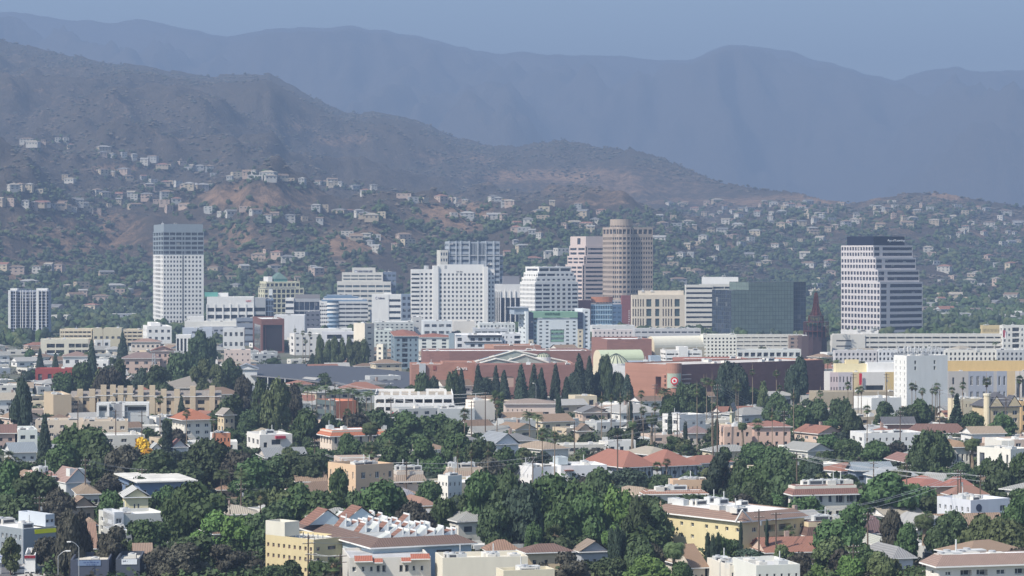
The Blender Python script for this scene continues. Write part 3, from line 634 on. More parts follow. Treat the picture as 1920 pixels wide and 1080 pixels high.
# green mirrored block
b = B('office_tower', 'mirrored green glass block with dark glass ends right of the white penthouse block', 'office building', 1335, 1371, 1513, 640, 22, vis=622, glass=GREEN_GL)
mg = M((.07, .09, .09), 'wall'); c1 = lambda n, k, g: G(n, k, .90, .90, top=.1, bot=.1, d=.04, g=g, wall=mg)
b.vol(544, mg, u1=1404, L=c1(12, 10, DARK_GL), F=c1(12, 5, GREEN_GL), roof=g_, par=.3); b.vol(529, mg, u0=1404, u1=1488, F=c1(14, 15, GREEN_GL), L=c1(14, 8, GREEN_GL), roof=g_, par=.3); b.vol(529, mg, u0=1488, i0=1.5, F=c1(14, 5, DARK_GL), roof=g_, par=.3); b.done()
# stepped banded tower right
b = B('office_tower', 'stepped tower with white grid side and banded dark glass front under a black crown', 'tower', 1577, 1650, 1730, 634, 33, vis=622, glass=GL((.03, .03, .045), .08))
ag = M((.55, .52, .52), 'wall')
for (v1, v0, n, l, i0, r) in ((529, 634, 9, 0, 0, 0), (506, 529, 2, 0, 2.6, 1.2), (483, 506, 2, 0, 5.2, 2.4), (460, 483, 2, 0, 7.8, 3.6)):
    b.vol(v1, ag, z0=0 if v0 == 634 else b.z(v0), i0=i0, r=r, F=[(.18, G(n, 1, .75, .6, top=.5, bot=.4, d=.3)), (.04, None), (.78, G(n, 1, .97, .56, top=.5, bot=.4, d=.4))], L=G(n, 12, .66, .62, top=.5, bot=.4, d=.5), Rr=G(n, 4, .9, .55, top=.5, bot=.4, d=.3))
bk = M((.012, .016, .035), 'paint', .4); b.poly([(b.X0 + 1, b.Y0 + 9), (b.X1 - 11, b.Y0 + 9), (b.X1 - 11, b.Y1 - 6), (b.X0 + 1, b.Y1 - 6)], b.z(462), b.z(443), bk, roof=bk); b.ztop = b.z(443)
b.Y0 += 9; b.text('Age of Learning', 1664, 452.5, 4.0, (.85, .85, .85), u1=1696); b.Y0 -= 9; b.done()
# dark iron spire
def spire():
    r = thing('spire_tower', 'dark rust red iron spire tower with open lattice crown behind a white roof', 'tower', ((1530 - 960) * yat(668) / F, yat(668), 0))
    Y = yat(668); k = Y / F; ir = M((.13, .045, .038), 'metal'); zf = lambda v: zat(v, Y)
    q = MB()
    prof = [(668, 22), (608, 22)]
    q.prism([(18 * k * math.cos(6.2832 * i / 8 + .4), 18 * k * math.sin(6.2832 * i / 8 + .4)) for i in range(8)], 0, zf(612), M((.035, .028, .038), 'wall')); q.build('shaft', r)
    q = MB(); q.prism([(21 * k * math.cos(6.2832 * i / 8 + .4), 21 * k * math.sin(6.2832 * i / 8 + .4)) for i in range(8)], 0, zf(632), M((.05, .03, .035), 'wall')); q.build('base', r)
    q = MB()
    for ring, (ra, va, vb_) in enumerate(((23, 632, 603), (14, 603, 592))):
        for i in range(16):
            a = 6.2832 * i / 16; x, y = ra * k * math.cos(a), ra * k * math.sin(a); q.tube((x, y, zf(va)), (x, y, zf(vb_)), .28, .22, ir, 4)
    for v, ra in ((603, 23.5), (620, 22.5), (591.5, 15)):
        q.prism([(ra * k * math.cos(6.2832 * i / 16), ra * k * math.sin(6.2832 * i / 16)) for i in range(16)], zf(v) - .4, zf(v), ir)
    q.build('gallery', r); q = MB()
    lv = [(591, 11), (582, 7.4), (572, 5), (560, 4), (552, 3), (549, 2.2)]
    for (va, ra), (vb_, rb) in zip(lv, lv[1:]):
        for i in range(8):
            a, c = 6.2832 * i / 8, 6.2832 * (i + 1) / 8
            A = (ra * k * math.cos(a), ra * k * math.sin(a), zf(va)); Bp = (rb * k * math.cos(a), rb * k * math.sin(a), zf(vb_)); C_ = (rb * k * math.cos(c), rb * k * math.sin(c), zf(vb_))
            q.tube(A, Bp, .26, .22, ir, 4, False); q.tube(A, C_, .16, .16, ir, 4, False); q.tube(Bp, C_, .2, .2, ir, 4, False)
    q.tube((0, 0, zf(591)), (0, 0, zf(549)), 2.0, .5, ir, 8); q.build('spire', r)
    q = MB(); q.tube((0, 0, zf(549)), (0, 0, zf(540)), .15, .1, ir, 4)
    for i in range(10):
        a = 6.2832 * i / 10; q.tube((0, 0, zf(546)), (2.6 * math.cos(a), 2.6 * math.sin(a), zf(543) + (i % 2)), .12, .28, M((.6, .58, .5), 'metal'), 4)
    q.build('finial', r); PROT.append((1505, 1556, 540, 662, Y, r)); FOOT.append((r.location.x, Y, 12))
spire()
# ---------------------------------------------------------------- middle distance: malls, decks, apartment rows
HGL = GL((.04, .045, .055), .25)
def SB(label, xl, xc, xr, vb, vt, yaw, col, Fs=None, Ls=None, roof='flat', rc=None, h=2.2, name='apartment_building', cat='apartment building', kd='wall', clut=2, fr=None, vis=None, dep=14, par=.8, grp=None, fin=True, **k):
    if vis and vb < 760 and cat not in ('mall', 'store', 'hall', 'hotel'): vb = min(vb, vis + 16)
    if vis and 880 > vb >= 760 and cat not in ('mall', 'store', 'hall'): vb = min(vb, vis + 24)
    b = B(name, label, cat, xl, xc, xr, vb, yaw, dep=dep, vis=vis, glass=HGL, fr=fr, grp=grp)
    wm = M(col, kd); Fs2, Rs = Fs, None
    if yaw >= 0: b.vol(vt, wm, F=Fs, L=Ls, Rr=k.get('Rs'), roof=None if roof != 'flat' else (M(rc, 'flat') if rc else None), par=par if roof == 'flat' else .02)
    else: b.vol(vt, wm, F=Fs, Rr=Ls, roof=None if roof != 'flat' else (M(rc, 'flat') if rc else None), par=par if roof == 'flat' else .02)
    if roof in ('hip', 'gable'): b.pitched(M(rc or RB, 'tile' if (rc or RB)[0] > .3 else 'shingle'), h=h, kind_=roof, wall=wm, ax=k.get('ax'), ov=k.get('ov', .7))
    elif roof == 'skirt': b.skirt(M(rc or RB, 'shingle'), z0=b.z(vt) - h, z1=b.z(vt) + .25)
    if clut and roof != 'hip' and roof != 'gable': b.clutter(clut)
    return b.done() if fin else b
g3 = lambda f, b, w=.4, h=.45, **k: G(f, b, w, h, **k)
# --- row in front of the towers, left to right
b = SB('beige two deck parking garage with a lone palm, right of the dark residential tower', 108, 112, 172, 662, 618, 3, CR, name='parking_garage', cat='parking garage', fin=False, vis=634, dep=26, Fs=None); b.wallm = MB(); b.roofm = MB(); garage(b, 4, b.z(617), M(CR, 'wall'), 7); b.done()
SB('pale beige hall joining the two parking decks below the hillside', 172, 174, 228, 660, 615, 3, (.50, .46, .34), g3(1, 5, .5, .15), name='commercial_building', cat='building', vis=634)
b = SB('beige parking garage with two open decks left of the tall white tower', 226, 228, 268, 660, 618, 3, CR, name='parking_garage', cat='parking garage', fin=False, vis=632, dep=26); b.wallm = MB(); b.roofm = MB(); garage(b, 4, b.z(618), M(CR, 'wall'), 4); b.done()
SB('cream flat roofed apartment block with deep dark balconies below the dark residential tower', 68, 76, 166, 672, 636, 8, (.66, .62, .50), [(.12, None), (.38, G(2, 2, .9, .62, top=2.2, d=1.6)), (.08, None), (.42, G(2, 3, .9, .62, top=2.2, d=1.6))], g3(2, 1), vis=652, rc=RW)
b = SB('white corner block with stepped wall under the tall white tower', 268, 276, 322, 658, 612, 12, WH, g3(3, 4, .45, .4), g3(3, 2, .3), name='commercial_building', cat='building', vis=640, fin=False); b.vol(606, w_, u0=284, u1=302, i0=5, i1=2, z0=b.z(612)); b.done()
b = SB('long white windowless store block at the foot of the tall white tower', 322, 346, 448, 650, 603, 6, (.70, .68, .62), None, None, name='commercial_building', cat='building', vis=622, fin=False, dep=25); b.vol(594, w_, u0=350, u1=382, i0=1, i1=6, z0=b.z(603), F=[(.2, G(1, 2, .3, .4, top=1.2)), (.8, None)]); b.vol(612, M((.36, .38, .42), 'wall'), u0=376, u1=446, i0=-3, F=g3(2, 6, .6, .3)); b.done()
SB('pale grey office annex with blue window strip under the white store block', 338, 342, 398, 668, 615, 6, (.46, .50, .56), [(.3, None), (.5, G(3, 1, .9, .35)), (.2, None)], None, name='commercial_building', cat='building', vis=640)
SB('small white pillared house front behind the dark trees below the store block', 327, 330, 358, 676, 628, 5, WH, G(1, 4, .6, .85, top=1.5, d=1.5), None, name='pavilion', cat='building', vis=650, clut=0)
SB('grey office building with dark strip windows beside the brown glass cube', 440, 443, 476, 648, 596, 4, (.22, .25, .30), G(4, 1, .9, .3), None, name='commercial_building', cat='building', vis=640)
SB('low white building with open grey bays left of the brown glass cube', 416, 418, 458, 672, 615, 4, (.64, .65, .64), G(2, 4, .5, .4), None, name='commercial_building', cat='building', vis=640)
b = SB('brick framed cube of dark brown glass in front of the medical building', 474, 490, 533, 664, 598, 10, (.22, .09, .07), G(1, 1, .84, .9, top=3, bot=0, d=1.0, g=GL((.03, .025, .03), 0)), G(1, 1, .8, .85, top=3), name='theatre_building', cat='building', kd='brick', vis=646, fin=False)
b.new('mullion').box(b.fx(498), b.fx(499), b.Y0 + .6, b.Y0 + .95, 0, b.z(606), M((.1, .05, .05), 'paint')); b.done()
b = SB('plain white wall with one dark slit window right of the brown glass cube', 512, 514, 571, 656, 591, 3, (.66, .66, .66), [(.62, None), (.1, G(1, 1, .9, .4, top=6, bot=14)), (.28, None)], None, name='theatre_building', cat='building', vis=624, dep=30)
SB('dark grey glass office floor between the slit window wall and the curved blue glass building', 571, 573, 600, 650, 584, 3, (.14, .15, .18), G(5, 3, .5, .4), None, name='office_building', cat='office building', vis=618)
SB('white terraced apartment block with palms below the slit window wall', 543, 552, 602, 676, 626, 14, (.68, .66, .62), g3(3, 4, .4, .35), g3(3, 1), vis=650)
SB('low white roofed hall under the curved blue glass building', 572, 576, 660, 656, 617, 4, WH, None, None, name='commercial_building', cat='building', vis=628, dep=24)
b = SB('white framed apartment block with dark recessed balconies behind a row of leafy trees', 598, 604, 689, 690, 622, 4, (.60, .60, .62), [(.1, None), (.34, G(4, 1, .95, .6, d=1.6)), (.1, None), (.4, G(4, 2, .95, .6, d=1.6)), (.06, None)], None, vis=664, fin=False)
b.done()
b = SB('tall cream end wall block with beige shaded side left of the red roofed grey building', 663, 684, 702, 690, 606, 50, (.66, .60, .50), g3(7, 1, .4, .25), None, vis=670)
SB('grey white apartment block with greenish windows and a flat dark roof', 700, 704, 776, 676, 604, 5, (.48, .50, .48), G(6, 8, .45, .42), None, vis=624, clut=6, dep=24)
b = SB('light greenish apartment block with stacked window bays left of the grey tile roofed building', 699, 703, 736, 694, 618, 6, (.56, .60, .56), G(6, 4, .5, .5), None, vis=650)
SB('narrow cream apartment tower with a stair column left of the grey tile roofed building', 706, 718, 726, 706, 646, 40, (.66, .62, .52), g3(4, 1), g3(4, 1), vis=672)
b = SB('blue grey apartment block with orange tile roof and dark centre balconies', 733, 740, 785, 700, 630, 4, (.20, .26, .30), [(.3, g3(6, 1)), (.25, G(6, 1, .9, .7, d=1.2)), (.45, g3(6, 2, .3))], g3(6, 1), 'hip', RT, 1.5, vis=676, dep=18)
SB('white apartment block with orange tile roof and triple window columns', 784, 786, 842, 694, 632, 3, (.64, .66, .62), [(1, G(6, 3, .42, .6, bot=.3))], None, 'hip', RT, 1.6, vis=658, dep=22)
SB('blue grey apartment slab in shade right of the tile roofed white block', 841, 843, 852, 694, 624, 3, (.24, .30, .34), None, None, vis=660)  # shaded side of the white block, the shade painted as blue grey
SB('dark blue glazed building with rows of white roof huts under the big white block', 692, 694, 786, 646, 583, 3, (.10, .13, .18), G(4, 12, .4, .5), None, name='office_building', cat='office building', vis=602, clut=7)
b = SB('pale grey concrete block with one small window right of the dark blue glazed building', 772, 774, 792, 664, 594, 3, (.50, .50, .48), g3(3, 1, .25, .2), None, name='commercial_building', cat='building', vis=620)
SB('white low rise with glass front under the big white block', 790, 794, 848, 666, 602, 5, (.62, .64, .64), G(3, 4, .7, .4), None, name='commercial_building', cat='building', vis=628, clut=5)
b = SB('plain beige block with dark cornice in front of the colonnade building', 846, 850, 890, 690, 602, 4, (.60, .57, .52), None, None, name='commercial_building', cat='building', vis=622); 
b = SB('white modern apartment block with dark cornices and a framed upper storey', 849, 855, 941, 702, 628, 4, (.66, .66, .66), [(.16, G(4, 1, .6, .55)), (.12, None), (.5, G(4, 3, .55, .5)), (.22, G(4, 2, .3, .5))], None, vis=662, fin=False, dep=20)
q = b.new('cornice'); dc_ = M((.03, .035, .05), 'paint'); q.box(b.fx(877), b.fx(941), b.Y0 - 1, b.Y0 + 1, b.z(632), b.z(628.5), dc_); q.box(b.fx(870), b.fx(940), b.Y0 - .8, b.Y0 - .02, b.z(642), b.z(640.8), dc_)
q.box(b.fx(847), b.fx(860), b.Y0 - 1, b.Y0 + 3, b.z(624.5), b.z(621.5), dc_); b.done()
SB('white apartment wing with dark eave left of the green fascia hotel', 938, 941, 976, 698, 625, 3, (.66, .67, .68), [(.35, g3(5, 2, .4)), (.3, g3(5, 1, .2, .3)), (.35, G(5, 1, .9, .6, d=1.4))], None, vis=660)
SB('white stepped apartment building with greenish roof garden behind the modern apartment block', 895, 899, 966, 668, 606, 4, (.60, .62, .60), [(.4, G(4, 4, .5, .5)), (.6, G(4, 6, .35, .6))], None, vis=624, clut=6)
SB('grey terraced roof building behind the modern white apartment block', 886, 890, 952, 680, 616, 4, (.44, .46, .48), G(3, 5, .8, .3), None, vis=630, clut=5)
# --- right of the hotel
SB('long white parapet hall under the blue glass building', 1106, 1110, 1190, 658, 610, 4, (.64, .64, .62), [(.2, G(2, 2, .6, .4)), (.8, None)], None, name='commercial_building', cat='building', vis=618, dep=30, clut=4)
SB('small pink white townhouse row between brick hall and white parapet hall', 1110, 1113, 1186, 672, 618, 4, (.62, .56, .54), g3(4, 9, .35, .5), None, vis=636)
SB('grey roofed mall annex with long dark eave below the cream courthouse-like block', 1186, 1190, 1314, 668, 616, 4, (.50, .50, .50), G(3, 10, .8, .3), None, name='commercial_building', cat='building', vis=632, clut=9, dep=28)
SB('plain white box on the annex roof edge left of the lattice walled block', 1288, 1290, 1314, 664, 618, 3, WH, None, None, name='commercial_building', cat='building', vis=630, clut=0)
SB('reddish brown brick hall with a square notch left of the cream vaulted hall', 1109, 1138, 1222, 694, 636, 10, (.34, .15, .11), [(.15, None), (.06, G(1, 1, .9, .12, top=7, bot=12, d=1)), (.79, None)], None, kd='brick', name='store_building', cat='store', vis=660, dep=30)
def vault(label, u0, u1, v0, v1, vb, yaw, col, endcol, name='vaulted_hall', flat=False):
    b = B(name, label, 'hall', u0, u0 + 15, u1, vb, yaw, dep=30, vis=v1); zt, zb = b.z(v0), b.z(v1); hh = zt - zb; b.vol(v1, M(endcol, 'wall'), par=.02)
    x0, x1, y0, y1, _, z1 = b.last; q = b.ex('vault'); n = 14; cy = (y0 + y1) / 2; ry = (y1 - y0) / 2
    pr = [(cy - ry * math.cos(math.pi * i / n), z1 + .02 + hh * math.sin(math.pi * i / n)) for i in range(n + 1)]
    mt = M(col, 'wall'); s_ = 10 * b.Yn / F
    for (a, za), (c, zc) in zip(pr, pr[1:]): q.poly([(x0, a, za), (x1, a, za), (x1, c, zc), (x0, c, zc)], mt)
    q.poly([(x0, y, z) for y, z in pr][::-1], M(endcol, 'wall')); q.poly([(x1, y, z) for y, z in pr], M(endcol, 'wall')); b.ztop = zt; b.done()
vault('cream barrel vaulted hall with a rounded end left of the lattice walled block', 1212, 1330, 631, 652, 690, 26, (.66, .63, .52), CR)
vault('pale green barrel vault over the mall with a cream rounded end', 1112, 1208, 657, 676, 716, 16, (.42, .47, .33), CR)
SB('pink rooftop block in front of the cream vaulted hall', 1240, 1244, 1282, 702, 642, 6, (.58, .30, .30), None, None, name='commercial_building', cat='building', vis=656, clut=1)
b = SB('white parking garage with slim openings left of the lattice walled block', 1238, 1248, 1316, 712, 656, 8, WH, name='parking_garage', cat='parking garage', vis=680, fin=False, dep=20); b.wallm = MB(); b.roofm = MB(); garage(b, 4, b.z(657), w_, 4, fr=.4); b.vol(650, w_, u0=1272, u1=1290, i0=-.5, i1=8, z0=0); b.done()
b = SB('cream white block with a lattice of small deep square openings', 1313, 1318, 1381, 712, 627, 3, (.70, .69, .62), G(8, 9, .5, .5, d=1.2, top=1.4, bot=1), None, name='parking_garage', cat='parking garage', vis=672, dep=24)
b = SB('pale stone parking garage with narrow dark slots behind the lattice walled block', 1378, 1380, 1506, 690, 628, 2, (.60, .58, .52), name='parking_garage', cat='parking garage', vis=652, fin=False, dep=40); b.wallm = MB(); b.roofm = MB(); garage(b, 5, b.z(627), M((.58, .56, .50), 'wall'), 9, fr=.35); b.done()
SB('white glazed low building with square posts in front of the stone parking garage', 1378, 1382, 1502, 706, 655, 3, (.62, .63, .60), G(2, 10, .7, .55, d=.8), None, name='commercial_building', cat='building', vis=672, clut=4)
SB('brown brick corner block with four square windows left of the iron spire', 1478, 1480, 1504, 698, 629, 3, (.34, .24, .19), G(5, 2, .5, .5), None, kd='brick', name='commercial_building', cat='building', vis=654)
SB('dark brown block between brown brick corner and iron spire', 1502, 1503, 1516, 700, 630, 3, (.10, .07, .07), None, None, name='commercial_building', cat='building', vis=660)
b = SB('long pale stone parking garage with two rows of wide openings under the banded tower', 1560, 1563, 1882, 690, 627, 2, (.62, .60, .55), name='parking_garage', cat='parking garage', vis=650, fin=False, dep=44); b.wallm = MB(); b.roofm = MB(); garage(b, 4, b.z(626), M((.60, .58, .53), 'wall'), 19, fr=.42)
b.vol(628, M((.60, .58, .53), 'wall'), u0=1560, u1=1622, i0=-.6, F=[(.1, None), (.5, G(3, 1, .9, .25, top=2)), (.4, None)]); b.vol(619, w_, u0=1580, u1=1650, i0=6, i1=20, z0=b.z(627)); b.clutter(6); b.done()
SB('white classical apartment block with columned balconies at the right edge above the garage', 1874, 1880, 1935, 676, 610, 6, (.64, .63, .58), [(.3, g3(5, 2)), (.3, G(5, 1, .8, .7, d=1.5)), (.4, g3(5, 3))], g3(5, 1), vis=650)
SB('yellow cream office block with a square roof tower right of the banded tower', 1838, 1842, 1878, 656, 610, 4, YE, G(2, 14, .4, .5, top=1.5), None, name='office_building', cat='office building', vis=622)
for i, (lab, a, b_, vt, col) in enumerate((('pale lilac townhouse row with arched recesses under the stone parking garage', 1562, 1644, 657, (.54, .52, .52)), ('white townhouse row with twin arched windows left of the white windowless block', 1644, 1684, 656, (.60, .61, .62)), ('grey townhouse row behind the aerials of the white windowless block', 1684, 1770, 654, (.46, .48, .50)), ('white terraced apartment row with columned loggias behind the date palms', 1768, 1868, 656, (.68, .66, .60)), ('grey apartment row with tall dark windows behind the date palms at the right edge', 1866, 1935, 656, (.46, .47, .47)))):
    SB(lab, a, a + 3, b_, 712, vt, 3, col, G(4, max(5, (b_ - a) // 8), .48, .55, d=.8), None, vis=682, clut=4)
# --- mall
SB('long dark red brick mall wall with a white roof edge behind the peaked skylights', 785, 792, 1108, 712, 658, 3, (.29, .135, .105), [(.16, dict(G(1, 1, 0, 0), wall=M((.36, .16, .12), 'brick'))), (.84, None)], None, kd='brick', name='mall_building', cat='mall', vis=672, dep=34, clut=6)
SB('orange brick block on top of the mall wall left of the green fascia hotel', 908, 926, 1014, 700, 648, 12, (.50, .25, .16), [(1, None)], None, kd='brick', name='mall_building', cat='mall', vis=660)
b = SB('orange brown brick department store wall lettered Sears behind the tall conifers', 768, 771, 893, 744, 683, 4, (.44, .20, .13), None, None, kd='brick', name='store_building', cat='store', vis=712, fin=False, dep=34, clut=5)
b.vol(682, M((.42, .44, .46), 'wall'), u0=786, u1=798, i0=-1.2, i1=20); b.text('Sears', 856, 693.5, 6, (.85, .84, .82), out=.15, u1=876); q = b.new('sign_panel'); q.box(b.fx(812), b.fx(818), b.Y0 - .2, b.Y0 - .03, b.z(694), b.z(686), M((.26, .08, .06), 'paint')); b.vol(680, M((.44, .2, .13), 'brick'), u0=830, u1=893, i0=.5, z0=b.z(700)); b.done()
SB('dark brick mall wing with beige lower wall behind the row of tall conifers', 890, 893, 1096, 748, 684, 3, (.30, .14, .11), [(.1, None), (.25, G(1, 1, .96, .5, top=3, bot=3, g=M((.42, .30, .24), 'wall'))), (.65, None)], None, kd='brick', name='mall_building', cat='mall', vis=715, dep=30)
def skylights():
    b = B('mall_building', 'white peaked skylight roofs with green glass over an orange brick mall base', 'mall', 880, 884, 1075, 728, 3, dep=28, vis=682); b.vol(681, M((.46, .22, .15), 'brick'), roof=M((.44, .3, .24), 'flat'))
    ws = M((.42, .40, .36), 'wall'); gg = GL((.10, .13, .12), 0); zr = b.z(682)
    for (ua, up, ub, vp, dy) in ((892, 968, 1068, 660.5, 14), (940, 985, 1030, 667, 4), (900, 930, 972, 674, 0)):
        xa, xp, xb = b.fx(ua), b.fx(up), b.fx(ub); zp = b.z(vp); y0 = b.Y0 + dy + .5; y1 = y0 + 10; q = b.new('skylight_roof')
        for k in range(8):
            for (A, C) in ((xa, xp), (xp, xb)):
                t0, t1 = k / 8, (k + 1) / 8; f = lambda t: (A + (C - A) * t, zr + (zp - zr) * (t if C == xp else 1 - t))
                (p, zp0), (r_, zp1) = f(t0), f(t1); q.poly([(p, y0, zp0), (r_, y0, zp1), (r_, y1, zp1 + .5), (p, y1, zp0 + .5)], ws if k in (0, 3, 7) else gg)
        q.poly([(xa, y0, zr), (xb, y0, zr), (xp, y0, zp)], M((.30, .33, .30), 'wall')); q.poly([(xa, y1, zr), (xp, y1, zp + .5), (xb, y1, zr)], ws)
        for A, C, za, zc in ((xa, xp, zr, zp), (xb, xp, zr, zp)): q.tube((A, y0 - .2, za + .3), (C, y0 - .2, zc + .3), .38, .38, M((.6, .58, .52), 'wall'), 5)
    dome(b, 1021, 13, 663, 671); b.clutter(4); b.done()
def dome(b, u, rpx, v0, v1, base=True, dy=8, cone=False):
    k = b.Yn / F; cx = b.fx(u); cy = b.Y0 + dy; r = rpx * k; z0, z1 = b.z(v1), b.z(v0); q = b.new('glass_dome'); gm = M((.42, .44, .32), 'wall'); rib = M((.08, .10, .09), 'metal'); n = 16
    prof = [(1, 0), (.8, .3), (.58, .58), (.3, .84), (.06, 1)] if cone else [(1, 0), (.88, .42), (.66, .74), (.36, .93), (.05, 1)]
    for (ra, za), (rb, zb) in zip(prof, prof[1:]):
        for i in range(n):
            a, c = 6.2832 * i / n, 6.2832 * (i + 1) / n; P = lambda R_, Z, t: (cx + r * R_ * math.cos(t), cy + r * R_ * math.sin(t) * .8, z0 + (z1 - z0) * Z)
            q.poly([P(ra, za, a), P(ra, za, c), P(rb, zb, c), P(rb, zb, a)], gm); q.tube(P(ra, za, a), P(rb, zb, a), .22, .22, rib, 4, False)
    q.prism([(cx + r * 1.05 * math.cos(6.2832 * i / n), cy + r * .84 * math.sin(6.2832 * i / n)) for i in range(n)], z0 - 3, z0, M((.66, .65, .62), 'wall')); b.ztop = max(b.ztop, z1)
skylights()
b = SB('low pale blue grey mall roof hall behind the green glass dome', 1150, 1155, 1242, 728, 678, 4, (.34, .40, .46), [(.3, None), (.3, G(1, 1, .9, .2)), (.4, None)], None, name='mall_building', cat='mall', vis=686, fin=False, dep=22); b.vol(668, M((.30, .36, .42), 'wall'), u0=1221, u1=1240, i0=2, z0=0); b.done()
b = SB('white mall rotunda base under a ribbed green glass dome', 1142, 1145, 1212, 738, 686, 4, WH, None, None, name='mall_building', cat='mall', vis=700, fin=False, clut=1); dome(b, 1158, 24, 664, 682, dy=6, cone=True); b.done()
b = SB('orange red brick storey standing on the red brick store roof', 1261, 1283, 1405, 726, 673, 10, (.44, .17, .12), None, None, kd='brick', name='mall_building', cat='mall', vis=684)
# red brick store
b = B('store_building', 'long red brick store whose round corner bay carries a red bullseye on green', 'store', 1172, 1263, 1546, 760, 38, vis=735, dep=40, glass=DARK_GL)
bm = M((.44, .20, .125), 'brick'); bm2 = M((.23, .105, .09), 'brick'); zt = b.z(684)  # sunlit and shaded tones of one brick, light painted per wall
L = b.Y1 - b.Y0; f = lambda u: b.ly(u)
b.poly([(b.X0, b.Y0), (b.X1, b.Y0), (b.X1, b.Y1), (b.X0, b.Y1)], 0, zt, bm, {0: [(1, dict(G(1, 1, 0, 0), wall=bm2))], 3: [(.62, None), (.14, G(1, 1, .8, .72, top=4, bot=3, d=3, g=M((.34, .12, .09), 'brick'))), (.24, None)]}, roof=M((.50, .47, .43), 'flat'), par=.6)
b.last = (b.X0, b.X1, b.Y0, b.Y1, 0, zt)
rr = 15 * b.Yn / F; cxx, cyy = b.X0 + 1, b.Y0 + 1; N = 20
pts = [(cxx + rr * math.cos(6.2832 * i / N), cyy + rr * math.sin(6.2832 * i / N)) for i in range(N)]
b.new('corner_bay').prism(pts, 0, zt + .6, bm); gpm = M((.36, .42, .34), 'wall'); q = b.new('sign_panel')
tocam = math.atan2(-1, 0) - b.th; r2 = rr + .12
for k in range(-5, 5):
    a0 = tocam + k * .2; a1 = a0 + .2; q.poly([(cxx + r2 * math.cos(a), cyy + r2 * math.sin(a), z) for a, z in ((a0, b.z(727)), (a1, b.z(727)), (a1, b.z(700)), (a0, b.z(700)))], gpm)
rw = b.new('sign_logo'); K = b.Yn / F; red = M((.60, .02, .03), 'paint'); pw_ = M((.8, .8, .78), 'paint')
ux, uy = math.cos(tocam + math.pi / 2), math.sin(tocam + math.pi / 2); ox, oy = cxx + (rr + .5) * math.cos(tocam), cyy + (rr + .5) * math.sin(tocam)
def disc(q, r, off, mt, cz):
    n = 24; P = [(ox + math.cos(tocam) * off + ux * r * math.cos(6.2832 * i / n), oy + math.sin(tocam) * off + uy * r * math.cos(6.2832 * i / n), cz + r * math.sin(6.2832 * i / n)) for i in range(n)]; q.poly(P, mt)
    P2 = [(p[0] - math.cos(tocam) * .2, p[1] - math.sin(tocam) * .2, p[2]) for p in P]
    for i in range(n): q.poly([P[i], P[(i + 1) % n], P2[(i + 1) % n], P2[i]], mt)
for r, off, mt in ((7 * K, 0, red), (4.6 * K, .1, pw_), (2.4 * K, .2, red)): disc(rw, r, off, mt, b.z(713.5))
o = b.text('TARGET', 1250, 724.5, 2.2, (.60, .02, .03)); o.location = (ox - ux * 6 * K * (1 if ux > 0 else 1), oy - uy * 6 * K, b.z(724.5)); o.rotation_euler = (R(90), 0, math.atan2(uy, ux)); o.scale = (12 * K / 4.2, 12 * K / 4.2 * .9, 1)
lou = b.new('louvre')
for v in (704, 712, 720):
    lou.box(b.X0 + 13 * K, b.X0 + 40 * K, b.Y0 - 1.2, b.Y0 - .02, b.z(v), b.z(v) + .35, M((.52, .44, .40), 'paint')); lou.box(b.X0 - 1.2, b.X0 - .02, b.Y0 + 13 * K, b.Y0 + 26 * K, b.z(v), b.z(v) + .35, M((.42, .2, .15), 'paint'))
b.clutter(8, z=zt - .6); b.done()
# white windowless block with aerials
b = B('storage_building', 'plain white seven storey block with slit windows and roof aerials', 'building', 1676, 1700, 1777, 778, 24, vis=742, glass=GL((.10, .11, .10), 0))
b.vol(667, M((.68, .68, .65), 'wall'), F=[(.18, None), (.06, G(1, 1, .8, 1, top=0, bot=0, w_=0) if 0 else dict(G(9, 1, .8, .62, top=1.6, bot=1), skip=[(i, 0) for i in range(7)])), (.36, None), (.05, None), (.06, dict(G(9, 1, .8, .62, top=1.6, bot=1), skip=[(i, 0) for i in range(7)])), (.29, None)], L=dict(G(7, 3, .14, .55, top=1.6, bot=6)))
q = b.new('roof_fence'); rnd = random.Random(4)
for k in range(26):
    x, y = b.X0 + 2 + rnd.random() * (b.X1 - b.X0 - 4), b.Y0 + 2 + rnd.random() * 10; a_ = MB(); a_.tube((0, 0, 0), (0, 0, 2.2 + rnd.random() * 2.6), .12, .1, M((.6, .6, .58), 'metal'), 4)
    for t in range(3): a_.box(-.25 + t * .3, -.05 + t * .3, -.3, -.1, 2 + rnd.random(), 3.6 + rnd.random(), M((.62, .62, .60), 'paint'))
    a_.build('aerial', b.root, (x, y, b.zr))
q.box(b.X0 + .5, b.X1 - .5, b.Y0 + 12, b.Y0 + 12.1, b.zr, b.zr + 1.6, M((.5, .5, .5), 'metal')); b.clutter(4); b.done()
SB('low white wing with pale roof at the foot of the plain white block', 1600, 1634, 1690, 790, 746, 20, (.68, .68, .65), None, None, name='commercial_building', cat='building', vis=764)
SB('low dull beige hall with bushes left of the plain white block', 1517, 1530, 1684, 772, 735, 6, (.36, .31, .23), None, None, name='commercial_building', cat='building', vis=748, dep=20)
SB('long yellow cream mission style wing with small windows left of the gabled corner house', 1777, 1795, 1850, 806, 748, 20, (.64, .56, .40), G(3, 8, .3, .35), None, vis=782, clut=6)
